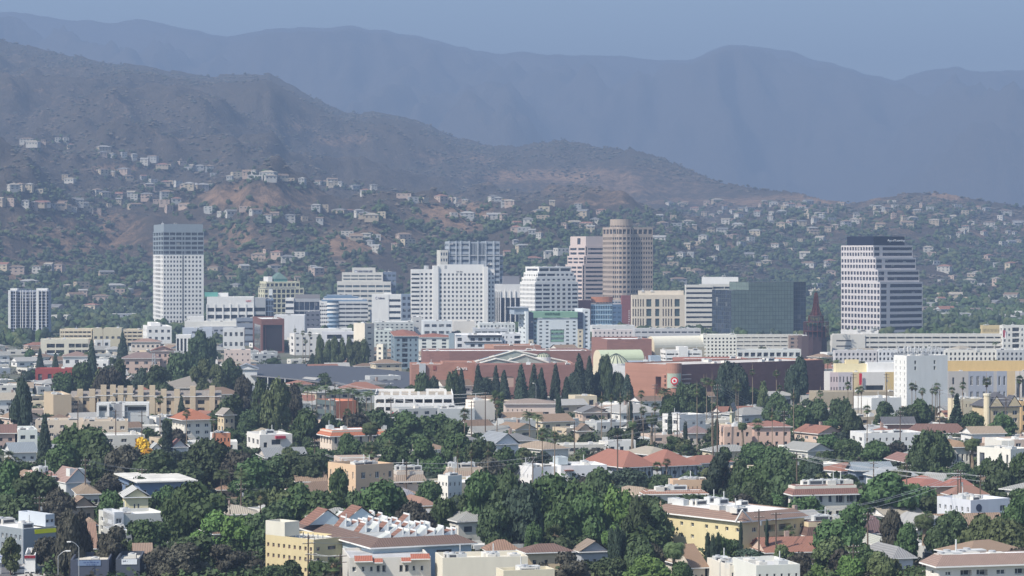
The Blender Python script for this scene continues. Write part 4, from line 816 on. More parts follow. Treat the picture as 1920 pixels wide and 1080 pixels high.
# gabled french style building right
b = B('apartment_building', 'tan building with steep slate roof and two small gables at the right edge', 'apartment building', 1848, 1858, 1912, 826, 18, vis=790, glass=HGL, fr=WH)
b.vol(763, M((.52, .42, .27), 'wall'), F=[(.33, G(4, 1, .5, .6)), (.34, G(4, 1, .6, .55)), (.33, G(4, 1, .5, .6))], par=.02); x0, x1, y0, y1, _, z1 = b.last; rf = M((.10, .10, .11), 'shingle'); b.pitched(rf, h=b.z(737) - z1, kind_='hip')
for a in (.18, .8):
    cx = x0 + (x1 - x0) * a; q = b.new('dormer'); q.poly([(cx - 2.6, y0 - .4, z1), (cx + 2.6, y0 - .4, z1), (cx, y0 - .4, z1 + 3.6)], M((.56, .46, .30), 'wall')); q.poly([(cx - 3, y0 - .5, z1), (cx, y0 - .5, z1 + 4), (cx, y0 + 4, z1 + 4), (cx - 3, y0 + 4, z1)], rf); q.poly([(cx + 3, y0 - .5, z1), (cx, y0 - .5, z1 + 4), (cx, y0 + 4, z1 + 4), (cx + 3, y0 + 4, z1)], rf)
tw = b.new('turret'); tw.prism([(b.X0 - 1 + 1.2 * math.cos(6.2832 * i / 12), b.Y0 + 1 + 1.2 * math.sin(6.2832 * i / 12)) for i in range(12)], 0, b.z(742), M((.62, .54, .38), 'wall')); tw.prism([(b.X0 - 1 + 1.4 * math.cos(6.2832 * i / 12), b.Y0 + 1 + 1.4 * math.sin(6.2832 * i / 12)) for i in range(12)], b.z(742) + .01, b.z(738), M((.66, .60, .46), 'wall')); b.done()
SB('orange yellow building with arched windows cut by the right photo edge', 1908, 1914, 1960, 820, 752, 10, (.58, .40, .20), G(3, 4, .4, .6), None, vis=790, rc=RW)
# yellow mall with palms
b = SB('cream and lilac mall front with tall corner piers left of the plain white block', 1545, 1556, 1686, 762, 698, 6, (.60, .58, .55), [(.12, dict(G(3, 3, .4, .5), wall=M((.60, .50, .50), 'wall'))), (.2, dict(G(3, 4, .35, .55), wall=M((.50, .46, .48), 'wall'))), (.12, dict(G(1, 1, .0, 0), wall=M((.60, .50, .30), 'wall'))), (.04, None), (.3, G(1, 1, .85, .6, top=4, bot=2, d=1.5)), (.2, dict(G(1, 1, 0, 0), wall=M((.56, .42, .20), 'wall')))], None, name='mall_building', cat='mall', vis=735, fin=False, dep=16)
b.vol(676, M((.66, .56, .33), 'wall'), u0=1594, u1=1618, i0=8, i1=1, z0=0); b.vol(683, M((.66, .58, .36), 'wall'), u0=1572, u1=1656, i0=5, i1=2, z0=0); b.vol(681, w_, u0=1630, u1=1682, i0=3, i1=4, z0=0); o = b.new('banner'); o.box(b.fx(1610), b.fx(1615), b.Y0 - 1.2, b.Y0 - 1.0, b.z(722), b.z(700), M((.50, .02, .04), 'paint')); b.done()
b = SB('long mustard parapet mall front with blue grey bays behind the date palms at right', 1774, 1778, 1935, 760, 696, 4, (.40, .38, .36), [(.24, g3(2, 2, .2)), (.3, dict(G(2, 4, .42, .6, fr=WH), wall=M((.30, .32, .37), 'wall'))), (.04, None), (.12, dict(G(2, 2, .4, .6, fr=WH), wall=M((.30, .32, .37), 'wall'))), (.1, dict(G(1, 1, 0, 0), wall=M((.52, .40, .24), 'wall'))), (.2, dict(G(1, 3, .6, .6), wall=M((.54, .50, .46), 'wall')))], None, name='mall_building', cat='mall', vis=740, fin=False, dep=22)
b.vol(677, M((.60, .43, .20), 'wall'), u0=1776, i0=1.5, i1=3, z0=0); b.done()
# solar canopy over the parking deck
def canopy():
    Y = yat(775); r = thing('parking_garage', 'long grey sloped canopy roof over a white parking deck', 'parking garage', ((700 - 960) * 1330 / F, 1330, 0), 0)
    ox, oy = r.location.x, r.location.y; pm = M((.11, .115, .13), 'tile', .6); k = 0
    def pt(u, v, Y): return ((u - 960) * Y / F - ox, Y - oy, zat(v, Y))
    segs = [((455, 688), (560, 682), (655, 702), (545, 704)), ((560, 682), (672, 690), (760, 715), (648, 702)), ((672, 690), (790, 700), (905, 722), (760, 715))]
    q = MB()
    rows = [(452, 683, 1560, 560, 682, 1560), ]
    A = [(420, 684, 1500), (560, 681.5, 1500), (672, 688, 1450), (770, 698, 1400), (905, 702, 1360)]
    Bq = [(470, 703, 1330), (560, 711, 1310), (640, 721, 1280), (690, 728, 1250), (905, 727, 1250)]
    for i in range(4):
        a, b_, c, d = A[i], A[i + 1], Bq[i + 1], Bq[i]; P = [pt(*a), pt(*b_), pt(*c), pt(*d)]
        q.poly(P[::-1], pm); Pl = [(p[0], p[1], p[2] - .5) for p in P]; q.poly(Pl, M((.3, .3, .32), 'metal'))
        for m in range(4): n_ = (m + 1) % 4; q.poly([P[m], P[n_], Pl[n_], Pl[m]], M((.3, .3, .31), 'metal'))
    q.build('canopy', r)
    cm = M((.6, .6, .58), 'paint')
    for i in range(14):
        t = i / 13; u = 470 + 420 * t; Yc = 1330 - 80 * min(1, t * 1.6) + 2; v = np.interp(u, [470, 560, 640, 690, 905], [703, 711, 721, 728, 727]); c = MB(); p = pt(u, v, Yc); c.tube((p[0], p[1], 0), (p[0], p[1], p[2] - .5), .3, .3, cm, 6); c.build('post', r)
    PROT.append((560, 900, 684, 724, 1250, r)); PROT.append((455, 600, 682, 700, 1330, r))
    for i in range(12): FOOT.append(((470 + 36 * i - 960) * 1380 / F, 1400, 60))
    return r
canopy()
b = B('parking_garage', 'white concrete parking deck with thick frames below the grey canopy', 'parking garage', 700, 702, 850, 790, 2, dep=50, vis=766); garage(b, 3, b.z(741), w_, 8, fr=.55); q = b.new('column')
for i in range(8):
    x = b.X0 + 3 + i * (b.X1 - b.X0 - 6) / 7; c = MB(); c.box(-.5, .5, -.5, .5, 0, 1.8 + (i % 3) * .4, w_); c.build('column', b.root, (x, b.Y0 + 6 + (i % 2) * 12, b.ztop - 1))
del b.extra['column']; b.done()
# ---------------------------------------------------------------- neighbourhood buildings placed one by one
A = 'apartment building'; H_ = 'house'
def HB(label, *a, **k):
    a = list(a)
    if len(a) > 11: a[11] = a[11] * (.62 if a[11] > 4 else .78)
    k.setdefault('name', 'house'); k.setdefault('cat', 'house'); k.setdefault('clut', 0); return SB(label, *a, **k)
# left, v 680-810
b = SB('low dark red building with white roof edge at the far left', 60, 66, 186, 730, 691, 4, (.30, .07, .06), [(.3, g3(1, 2)), (.7, G(1, 1, .95, .3))], None, name='commercial_building', cat='building', vis=706, rc=RW)
SB('big low building with wide dull brown hip roof left of the grey canopy', 297, 300, 405, 748, 727, 3, (.5, .46, .4), G(1, 8, .5, .5), None, 'hip', RS, 4.6, name='hall_building', cat='hall', vis=728, dep=34, ov=2)
HB('house with bright orange red tile hip roof behind the tan townhouse row', 243, 246, 290, 768, 737, 4, OW, g3(1, 3), None, 'hip', RT, 3, vis=738)
SB('white house with red tile roof and side chimneys below the cream balcony block', 112, 118, 170, 712, 668, 8, WH, g3(2, 3), g3(2, 1), 'hip', (.36, .22, .17), 2.4, name='house', cat='house', clut=0, vis=686)
SB('white low apartment with dark windows right of the chimneyed white house', 158, 161, 203, 712, 676, 6, WH, g3(2, 3), None, vis=686)
SB('pink stucco townhouses with mauve tile roofs left of the dark tree cluster', 222, 230, 300, 716, 672, 8, PK, g3(2, 4), g3(2, 1), 'hip', (.33, .22, .19), 3.2, vis=684)
SB('pink apartment house with red tile roof and white window group', 272, 284, 326, 706, 658, 8, PK, g3(3, 4), g3(3, 1), 'gable', (.38, .15, .10), 2.4, vis=682)
SB('cream apartment house with long orange tile roof left of the white pillared front', 240, 246, 300, 684, 641, 4, (.62, .54, .46), G(2, 6, .5, .4), None, 'hip', (.46, .27, .19), 2, vis=652)
SB('pale pink flat roofed house cluster right of the dark tree cluster', 416, 420, 470, 698, 656, 6, (.60, .50, .44), g3(3, 5, .25, .3), None, vis=678)
SB('white low house with box parapet right of the pink tile roofs', 368, 372, 408, 702, 668, 6, WH, g3(2, 3), None, vis=676)
SB('white store end wall behind trees left of the grey canopy', 349, 352, 378, 740, 697, 10, WH, None, None, name='commercial_building', cat='building', vis=710)
SB('white gable end building tucked under the left tip of the grey canopy', 436, 440, 482, 748, 692, 4, (.62, .62, .6), None, None, 'gable', (.3, .33, .36), 2.5, vis=708, clut=0)
SB('small cream gabled house near the lattice mast', 232, 236, 256, 748, 715, 8, CR, g3(1, 1), None, 'gable', (.5, .47, .42), 2.5, name='house', cat='house', clut=0, vis=724)
# tan townhouse row
b = SB('tan end townhouse with blank gable wall at the left of the tan row', 82, 100, 134, 796, 740, 18, (.46, .37, .26), None, None, vis=775, fin=False, dep=16); b.vol(746, M((.42, .33, .23), 'wall'), u0=134, u1=150, i0=3, F=G(3, 1, .8, .6, d=1.4)); b.done()
for i, (u0, u1, vt, lab) in enumerate(((134, 180, 744, 'tan townhouse next to the blank gable end with two square chimneys'), (180, 216, 741, 'tan townhouse with dark attic opening above the white framed building'), (212, 248, 738, 'tan townhouse with tall square tower near the red tile hip roof'), (248, 292, 742, 'tan townhouse with two chimneys in front of the red tile hip roof'), (290, 340, 744, 'tan townhouse below the lattice mast'), (340, 412, 743, 'tan townhouse at the right end of the tan row beside dark pines'))):
    b = SB(lab, u0, u0 + 2, u1, 794, vt, 6, (.45, .36, .25), G(3, 3, .55, .55, d=1.4), None, 'gable', (.28, .25, .22), 2, vis=768, clut=0, dep=12, fin=False, grp='tan townhouses in a row', ax='x')
    for t in (.2, .72): X = b.X0 + (b.X1 - b.X0) * t; b.new('chimney').box(X, X + 2.2, b.Y0 - .6, b.Y0 + 1.8, 0, b.z(vt) + 3 + i % 2, M((.50, .41, .29), 'wall'))
    b.done()
b = SB('white modern building with two thick window frames below the tan townhouses', 155, 182, 280, 814, 757, 8, (.50, .51, .50), [(.32, G(1, 1, .9, .86, top=1.2, bot=7, d=1.6)), (.26, dict(G(1, 1, 0, 0), wall=M((.30, .30, .31), 'wall'))), (.42, G(1, 1, .95, .86, top=1.2, bot=7, d=1.6))], g3(2, 2), vis=782, fin=False, fr=None)
q = b.new('window_frame')
for ua, ub in ((181, 205), (229, 279)):
    a, c, z0, z1, t = b.fx(ua), b.fx(ub), b.z(781), b.z(755.5), .9
    q.box(a, c, b.Y0 - 1.2, b.Y0 - .02, z1 - t, z1, w_); q.box(a, a + t, b.Y0 - 1.2, b.Y0 - .02, z0, z1 - t, w_); q.box(c - t, c, b.Y0 - 1.2, b.Y0 - .02, z0, z1 - t, w_)
b.done()
SB('cream low apartment with flat cluttered roof at the left behind a dark cypress', 60, 66, 208, 838, 788, 5, (.60, .52, .42), G(2, 7, .4, .4), g3(2, 1), rc=RS, vis=802, clut=9, fr=WH)
SB('beige stepped apartment with low roof below the white framed building', 150, 156, 240, 838, 790, 8, (.54, .46, .36), G(2, 4, .4, .4), g3(2, 1), rc=RS, vis=806, clut=3, fr=WH)
b = SB('white house with bright orange hip roof and tall palm in front', 323, 346, 396, 852, 787, 24, (.66, .62, .54), G(3, 3, .45, .5), G(3, 4, .4, .5), 'hip', (.56, .17, .06), 3.2, vis=810, clut=0, fr=WH, ov=1.4)
HB('yellow cream twin gabled house right of the orange hip roof', 408, 420, 440, 838, 778, 30, (.60, .50, .34), G(3, 2, .4, .5), G(3, 2, .4, .5), 'gable', (.42, .36, .30), 3, vis=804)
SB('white low building with orange upper wall at the left of the red awning block', 394, 398, 432, 858, 812, 14, (.62, .62, .60), [(1, dict(G(2, 5, .4, .45), wall=M((.52, .22, .12), 'wall')))], g3(2, 1), vis=828)
b = SB('white stucco building with dark red awning and tall dark doorway', 463, 487, 548, 862, 815, 20, (.66, .64, .60), [(.35, G(1, 1, .3, .8, top=2)), (.3, G(2, 1, .9, .5)), (.35, None)], G(2, 3, .5, .5), vis=842, fin=False); b.new('awning').box(b.fx(516), b.fx(534), b.Y0 - 1.2, b.Y0 - .03, b.z(823), b.z(818), M((.35, .03, .05), 'paint')); b.done()
SB('row of white and orange townhouses with stepped parapets by the large date palm', 600, 622, 700, 866, 808, 24, (.64, .54, .44), G(2, 5, .3, .5), [(.5, G(2, 2, .4, .6)), (.5, G(2, 2, .4, .6))], 'skirt', (.44, .16, .09), 1.6, vis=842, grp=None)
SB('white and orange townhouse row half hidden by trees right of the large date palm', 690, 694, 815, 858, 806, 3, (.64, .54, .44), G(2, 9, .4, .5), None, 'skirt', (.44, .17, .10), 1.5, vis=818)
b = SB('salmon orange building with a rounded dark roof deck above trees', 592, 630, 668, 800, 752, 30, (.50, .19, .11), [(.4, None), (.3, G(1, 2, .25, .4)), (.3, None)], [(1, dict(G(2, 3, .9, .5), wall=M((.10, .13, .13), 'wall')))], vis=772, clut=1)
HB('white house with dark square windows left of the salmon orange building', 533, 548, 582, 806, 756, 22, (.64, .62, .56), g3(2, 2), g3(2, 2), 'hip', (.50, .48, .44), 1.6, vis=778)
HB('white pointed attic house behind trees above the blue grey gable roofs', 921, 930, 972, 868, 833, 24, (.66, .66, .66), G(1, 2, .35, .5), None, 'gable', (.26, .28, .30), 5.5, vis=850, ax='y')
SB('cream long building with flat brown hip roof right of the feathery palm', 944, 948, 1044, 806, 757, 3, (.60, .50, .43), [(.55, G(2, 6, .2, .25)), (.45, G(1, 1, .3, .3))], None, 'hip', (.30, .24, .2), 1.6, vis=772)
b = SB('tall blank cream wall block with utility poles left of the brown hip roof building', 873, 888, 928, 820, 751, 20, (.68, .62, .54), None, None, vis=778, name='commercial_building', cat='building')
SB('grey shed roofed workshop with overgrown eave behind the red parasol', 820, 824, 890, 812, 766, 4, (.40, .42, .42), None, None, name='commercial_building', cat='building', vis=780)
b = SB('white flat roofed modern house with square windows right of centre', 1242, 1274, 1323, 840, 778, 34, (.66, .65, .62), [(.1, None), (.9, G(2, 3, .35, .35, top=1.5))], G(2, 2, .5, .4), vis=800, fr=WH, clut=3)
HB('pink beige house with red tile trim and turret balcony at right centre', 1340, 1358, 1410, 862, 800, 14, (.62, .45, .36), G(2, 3, .3, .4), g3(2, 2), 'flat', None, 2, vis=824, clut=2)
HB('pink house with reddish tile roof right of the turret balcony house', 1410, 1414, 1482, 862, 800, 6, (.60, .42, .34), G(2, 4, .3, .4), None, 'hip', (.42, .17, .11), 2, vis=820)
SB('yellow cream sloping gable building behind palms right of centre', 1368, 1372, 1422, 812, 772, -10, (.60, .57, .38), None, None, 'gable', (.44, .40, .34), 3, vis=784, clut=0)
HB('orange red low tile roof house at the right of the tall palms', 1440, 1444, 1482, 832, 800, 6, (.5, .44, .38), g3(1, 3), None, 'hip', (.50, .15, .07), 2, vis=812)
HB('brown mauve tile roof house behind the tall utility pole', 1279, 1290, 1332, 858, 812, 12, (.55, .5, .44), g3(1, 3), None, 'hip', (.22, .16, .15), 3, vis=815)
HB('brown gable roofed house in the trees left of the white modern house', 1078, 1085, 1110, 850, 808, 14, (.5, .4, .3), g3(1, 2), None, 'gable', (.33, .22, .14), 3.2, vis=812)
HB('white terrace house with flat canopy in the trees at centre right', 1134, 1140, 1192, 866, 826, 12, (.66, .65, .62), g3(1, 3), g3(1, 1), vis=834)
# half timbered pair with red tile roofs
for (a, c, d, vt, lab) in ((1096, 1170, 1224, 876, 'half timbered grey house with wide orange red hip roof, left of its twin'), (1190, 1240, 1306, 874, 'half timbered grey house with wide orange red hip roof, right of its twin')):
    b = SB(lab, a, c, d, 905 if a < 1150 else 900, vt, 30, (.40, .43, .46), G(1, 4, .4, .5, bot=1), None, 'hip', (.46, .17, .10), 4.2, vis=884, clut=0, ov=1.2, fin=False, name='house', cat='house')
    q = b.new('timber_frame'); tm = M((.05, .045, .04), 'paint')
    for k in range(9):
        x = b.X0 + (b.X1 - b.X0) * k / 8.0; q.tube((x, b.Y0 - .03, 0), (x, b.Y0 - .03, b.z(vt)), .09, .09, tm, 4)
        if k % 2: q.tube((x, b.Y0 - .03, .5), (x + (b.X1 - b.X0) / 8, b.Y0 - .03, b.z(vt)), .08, .08, tm, 4)
    b.done()
b = SB('long low white stucco complex with flat roofs and red trim at centre', 958, 1000, 1048, 910, 876, 30, (.68, .68, .68), None, G(1, 6, .15, .3), vis=890, clut=4, name='commercial_building', cat='building')
b = SB('white stucco complex with slanted roof light and small red awning by the hip roofs', 1030, 1052, 1138, 910, 873, 14, (.68, .68, .68), [(.1, None), (.9, None)], None, vis=886, clut=3, name='commercial_building', cat='building', fin=False); b.new('awning').box(b.fx(1058), b.fx(1074), b.Y0 - 1.3, b.Y0 - .03, b.z(883), b.z(881), M(RT, 'tile')); b.vol(859, M((.45, .50, .52), 'wall'), u0=1052, u1=1070, i0=3, i1=4, z0=b.z(873)); b.done()
SB('peach stucco building with small windows and air units under the half timbered houses', 1253, 1262, 1328, 946, 900, 10, (.62, .44, .30), G(2, 8, .22, .3), None, vis=918, clut=7)
SB('low white building with red brown roof trim under the peach stucco building', 1206, 1212, 1322, 960, 922, 6, (.68, .67, .64), [(.1, None), (.9, dict(G(1, 8, .2, .4)))], None, 'skirt', (.3, .17, .12), .5, vis=934, clut=4)
# tan three storey block, its neighbours
b = SB('tan stucco apartment block with lit orange side and two tall palms in front', 615, 667, 738, 965, 872, 36, (.58, .42, .28), [(.1, None), (.25, G(3, 1, .5, .45)), (.15, G(3, 1, .3, .2)), (.25, G(3, 1, .5, .45)), (.15, G(3, 1, .3, .2)), (.2, G(3, 1, .5, .45))], G(3, 5, .22, .5), vis=912, fr=WH, clut=6, rc=RS)
SB('brown tile mansard apartment block with air units right of the tan stucco block', 737, 744, 794, 945, 884, 14, (.55, .5, .44), G(2, 3, .5, .4), None, 'skirt', (.36, .29, .23), 2.6, vis=914, clut=8)
SB('brown tile roofed apartment wing behind three fan palms', 836, 840, 905, 925, 878, 8, (.5, .42, .33), G(2, 3, .4, .4), None, 'skirt', (.36, .28, .22), 2.2, vis=886, clut=7)
SB('white three storey cube with dark windows and thin blue roof edge at centre', 821, 840, 866, 962, 892, 40, (.70, .68, .62), G(3, 3, .3, .35), G(3, 3, .4, .35), vis=928, clut=2)
HB('small house with light grey hip roof between the tan block and the white cube', 750, 757, 781, 965, 932, 18, (.66, .64, .6), G(1, 2, .4, .5), None, 'hip', (.25, .25, .28), 2.2, vis=946)
HB('orange brown hip roofed house with a chimney below the grey hip roof', 778, 785, 815, 985, 948, 22, (.56, .36, .2), g3(1, 2), None, 'hip', (.42, .22, .14), 2.2, vis=955)
HB('brown shingle roofed house left of the tan stucco block', 550, 558, 610, 935, 903, 10, (.62, .55, .4), g3(1, 3), None, 'gable', (.28, .2, .14), 2.8, vis=915, ax='x')
HB('pale grey hip roofed house at the left of the brown shingle roof', 478, 490, 530, 930, 906, 20, (.6, .57, .5), g3(1, 2), None, 'hip', (.52, .50, .44), 2.6, vis=912)
HB('wide grey gabled house in trees above the pale grey hip roof', 484, 500, 575, 882, 858, 14, (.55, .5, .44), g3(1, 3), None, 'gable', (.24, .25, .25), 3.2, vis=862, ax='x')
# left foreground
b = SB('white pointed grey house with a long red roof slope behind it', 96, 124, 168, 946, 905, 30, (.56, .57, .55), None, g3(1, 2), 'gable', (.42, .27, .22), 3.6, name='house', cat='house', vis=922, clut=0, ax='y', ov=.3, dep=18, fin=False)
b.vol(880, M((.56, .57, .55), 'wall'), u0=132, u1=158, i0=.5, i1=8, z0=b.z(905), F=G(1, 2, .7, .4, top=1.2, bot=1.5)); b.new('chimney').box(b.fx(160), b.fx(164), b.Y0 + 2, b.Y0 + 3.4, 0, b.z(883), w_); b.done()
HB('pink roofed row house cluster with low parapets left of the pointed grey house', 52, 60, 100, 944, 886, 20, (.56, .47, .40), G(2, 4, .3, .4), g3(2, 1), 'skirt', (.42, .24, .2), 1.2, vis=905, clut=5)
HB('cream low hip roofed house right of the pointed grey house', 166, 176, 236, 930, 908, 18, (.6, .56, .48), g3(1, 3), None, 'hip', (.50, .46, .38), 2.8, vis=915)
b = SB('blue flat roofed two storey building with balcony left of the big green tree', 222, 262, 362, 966, 905, 20, (.16, .22, .32), G(2, 5, .3, .45), [(.5, G(2, 2, .5, .5)), (.5, None)], 'flat', (.62, .60, .54), vis=930, fr=WH, clut=0, par=.15, fin=False); q = b.new('roof_eave'); q.box(b.X0 - 1, b.X1 + 1, b.Y0 - 1.2, b.Y1 + 1, b.z(905) + .02, b.z(905) + .35, M((.66, .65, .6), 'paint'), M((.62, .60, .54), 'flat')); b.done()
HB('house with bright orange gable roof and white chimney behind the blue building', 309, 312, 345, 930, 903, 14, (.6, .5, .4), g3(1, 2), None, 'gable', (.55, .18, .08), 3.4, vis=905)
HB('pale yellow gabled house with white roof trim in front of the blue building', 228, 236, 278, 990, 932, 14, (.66, .60, .38), [(.3, None), (.35, G(2, 2, .5, .5)), (.35, None)], g3(2, 1), 'gable', (.60, .60, .56), 2.6, vis=958, ax='y', fr=WH)
HB('brown hip roofed two storey house in trees at left', 139, 148, 186, 965, 926, 14, (.58, .55, .48), G(2, 3, .6, .4), g3(2, 1), 'hip', (.36, .26, .16), 2.4, vis=940)
HB('brown gable roofed house directly below the brown hip roofed one', 127, 136, 176, 985, 950, 22, (.42, .33, .25), g3(1, 2), None, 'gable', (.38, .25, .16), 3.0, vis=965, ax='y')
HB('narrow small house with brown hip roof between two dark trees at left', 158, 163, 179, 1025, 984, 16, (.52, .44, .36), G(2, 2, .5, .4), None, 'hip', (.40, .26, .16), 1.8, vis=1000)
b = SB('white grey modern house with low white gable wing above green trees', 185, 213, 310, 1010, 965, 24, (.54, .54, .50), [(.15, G(2, 1, .5, .5)), (.85, g3(1, 2))], G(2, 2, .5, .5), vis=985, fr=WH, clut=2, name='house', cat='house', fin=False); b.vol(960, M((.50, .52, .54), 'wall'), r=b.w * .82, i0=-.6, i1=4, F=G(2, 1, .6, .5, fr=WH)); b.done()
b = SB('blue grey apartment slab with white roof and bright yellow stripe at left edge', -40, 42, 108, 1058, 992, 42, (.22, .25, .27), None, G(3, 10, .45, .5), 'flat', RW, vis=1015, fr=WH, clut=4, par=.3, fin=False)
q = b.new('yellow_stripe'); q.box(b.fx(65), b.fx(106), b.Y0 - .1, b.Y0 - .02, b.z(1003), b.z(995), M((.72, .72, .02), 'paint')); q = b.new('corner_trim'); q.box(b.X0 - .1, b.X0 + .25, b.Y0 - .12, b.Y0 - .02, 0, b.z(992), w_)
b.vol(969, M((.44, .48, .52), 'wall'), u0=90, u1=107, i0=1, i1=6, z0=b.z(992), F=G(1, 2, .7, .7)); b.done()
HB('dark roofed house with long ridge behind trees at the right of the big green tree', 402, 410, 468, 935, 918, 12, (.46, .36, .28), g3(1, 4), None, 'hip', (.30, .20, .15), 3.2, vis=925)
HB('white porch house with red brown gable left of the yellow flowering tree', 318, 324, 350, 866, 838, 18, (.62, .62, .6), g3(1, 2), None, 'gable', (.34, .14, .11), 3, vis=842, ax='y')
HB('small white gabled cottage right of the yellow flowering tree', 281, 286, 303, 858, 842, 20, (.68, .66, .6), None, None, 'gable', (.5, .52, .5), 2.5, vis=845, ax='y')
HB('blue grey double gabled house at the left edge', 8, 22, 68, 868, 848, 20, (.56, .56, .54), g3(1, 3), None, 'gable', (.24, .27, .29), 3.4, vis=862, ax='x')
HB('dark brown roofed house at the left edge', -20, -8, 28, 852, 812, 10, (.40, .3, .26), g3(2, 2), None, 'gable', (.2, .12, .1), 3.2, vis=825, ax='x')
SB('white flat house with greenish windows right of the dark brown roof', 27, 34, 70, 850, 806, 14, (.62, .64, .60), G(2, 2, .5, .4), g3(2, 1), vis=826)
# bottom centre: yellow block, sawtooth roofs, shops
b = SB('yellow stucco three storey apartment block with paired windows in the foreground', 498, 588, 656, 1086, 1012, 46, (.52, .44, .26), [(.25, G(3, 1, .35, .35)), (.5, G(3, 1, .45, .35)), (.25, None)], G(3, 9, .4, .38), vis=1070, fr=(.3, .2, .2), clut=0, rc=(.62, .60, .52), par=.5, fin=False)
b.vol(985, M((.56, .54, .46), 'wall'), l=0, r=b.w - 4, i0=b.d - 6, z0=b.z(1012)); x0, x1, y0, y1 = b.X0, b.X1, b.Y0, b.Y1
for k in range(10): p = MB(); p.tube((0, 0, 0), (0, 0, .9), .12, .12, M(GR, 'metal'), 6); p.build('vent_pipe', b.root, (x0 + 2 + (k * 3.1) % (x1 - x0 - 4), y0 + 2 + k * (y1 - y0 - 6) / 10, b.z(1012) - .5))
b.done()
b = B('apartment_building', 'apartment block under a jumble of sawtooth brown and white roofs in the foreground', A, 560, 700, 884, 1098, 24, dep=24, vis=1036, glass=HGL)
b.vol(1024, M((.42, .50, .55), 'wall'), F=[(.12, None), (.2, G(2, 2, .6, .5)), (.2, G(2, 2, .8, .6)), (.1, None), (.2, G(2, 1, .8, .7)), (.18, None)], L=G(2, 8, .4, .4), par=.1, roof=M((.40, .42, .40), 'flat')); b.skirt(M((.16, .11, .09), 'shingle'), z0=b.z(1024) - .2, z1=b.z(1024) + 1.3, out=1.0, inn=2.2, top=(.36, .37, .36))
x0, x1, y0, y1, _, z1 = b.last; rnd = random.Random(3); wp = M((.66, .67, .66), 'wall'); rp = M((.22, .12, .09), 'shingle'); cp = M((.42, .50, .54), 'wall')
for k in range(48):
    i_, j_ = k % 12, k // 12
    if rnd.random() < .12: continue
    px = x0 + 2.6 + i_ * (x1 - x0 - 7) / 11 + rnd.uniform(-.4, .4); py = y0 + 3 + j_ * (y1 - y0 - 7) / 3 + rnd.uniform(-.5, .5); w, d, h = rnd.uniform(1.5, 2.4), rnd.uniform(2, 3.2), rnd.uniform(.9, 1.8); q = MB(); dk_ = rp if (i_ + j_) % 3 else M((.40, .42, .40), 'wall')
    q.poly([(0, 0, 0), (w, 0, 0), (w, 0, h)], wp); q.poly([(0, d, 0), (w, d, 0), (w, d, h)][::-1], wp); q.poly([(0, 0, 0), (0, d, 0), (w, d, h), (w, 0, h)][::-1], dk_); q.poly([(w, 0, 0), (w, 0, h), (w, d, h), (w, d, 0)][::-1], wp if k % 3 else cp); q.box(w, w + .2, -.1, d + .1, 0, h + .3, wp)
    q.build('roof_monitor', b.root, (px, py, z1 + 1.12))
for (px, py) in ((.12, .75), (.52, .8)):
    cx, cy = x0 + (x1 - x0) * px, y0 + (y1 - y0) * py; s_ = 4.2; q = MB(); q.poly([(-s_, 0, 0), (s_, 0, 0), (0, 0, 2.9)], cp); q.poly([(-s_ - .3, -.3, -.1), (0, -.3, 3.2), (0, 6, 3.2), (-s_ - .3, 6, -.1)], rp); q.poly([(s_ + .3, -.3, -.1), (0, -.3, 3.2), (0, 6, 3.2), (s_ + .3, 6, -.1)], rp); q.build('roof_gable', b.root, (cx, cy, z1 + 1.15))
b.clutter(6, z=z1); b.done()
b = B('apartment_building', 'white stucco bungalow court with four orange tile awnings at the bottom', A, 642, 655, 808, 1112, 8, dep=12, vis=1072, glass=HGL, fr=WH)
b.vol(1046, M((.56, .53, .48), 'wall'), F=[(.12, G(2, 1, .4, .35)), (.2, G(2, 2, .4, .4)), (.14, G(2, 2, .6, .5, d=1)), (.14, None), (.14, G(2, 2, .6, .5, d=1)), (.2, G(2, 2, .4, .4)), (.06, None)], roof=M((.42, .42, .42), 'flat'), par=.5)
for ua, ub, v0, v1, o in ((664, 698, 1051, 1042, 1.6), (699, 717, 1054, 1048, 1.2), (752, 770, 1053, 1047, 1.2), (769, 805, 1048, 1040, 1.6)):
    q = b.new('tile_awning'); a, c, z0, z1 = b.fx(ua), b.fx(ub), b.z(v0), b.z(v1); mt = M((.56, .15, .07), 'tile'); q.poly([(a, b.Y0 - o, z0), (c, b.Y0 - o, z0), (c, b.Y0 - .02, z1), (a, b.Y0 - .02, z1)], mt); q.poly([(a, b.Y0 - o, z0 - .2), (c, b.Y0 - o, z0 - .2), (c, b.Y0 - o, z0), (a, b.Y0 - o, z0)], w_); q.poly([(a, b.Y0 - .02, z0 - .2), (c, b.Y0 - .02, z0 - .2), (c, b.Y0 - o, z0 - .2), (a, b.Y0 - o, z0 - .2)], w_)
b.done()
SB('long low cream commercial building with air units at the bottom centre', 816, 830, 990, 1118, 1046, 10, (.62, .58, .48), [(.6, None), (.4, G(1, 5, .25, .3))], None, 'flat', (.62, .58, .48), name='commercial_building', cat='building', vis=1072, clut=7)
HB('brown hip roofed bungalow right of the sawtooth roofs', 908, 916, 970, 1058, 1032, 12, (.58, .48, .36), g3(1, 3), None, 'hip', (.28, .18, .13), 2.6, vis=1042)
HB('dark brown hip roofed house with cream walls at the bottom centre', 975, 990, 1072, 1092, 1036, 16, (.60, .47, .30), [(.3, G(2, 1, .3, .4)), (.7, G(2, 3, .3, .4))], g3(2, 1), 'hip', (.17, .11, .09), 1.8, vis=1062)
HB('cream large flat roofed hall cut by the bottom edge right of the cream commercial building', 930, 944, 1040, 1140, 1070, 16, (.6, .55, .42), None, None, 'flat', (.60, .56, .44), vis=1080, clut=5)
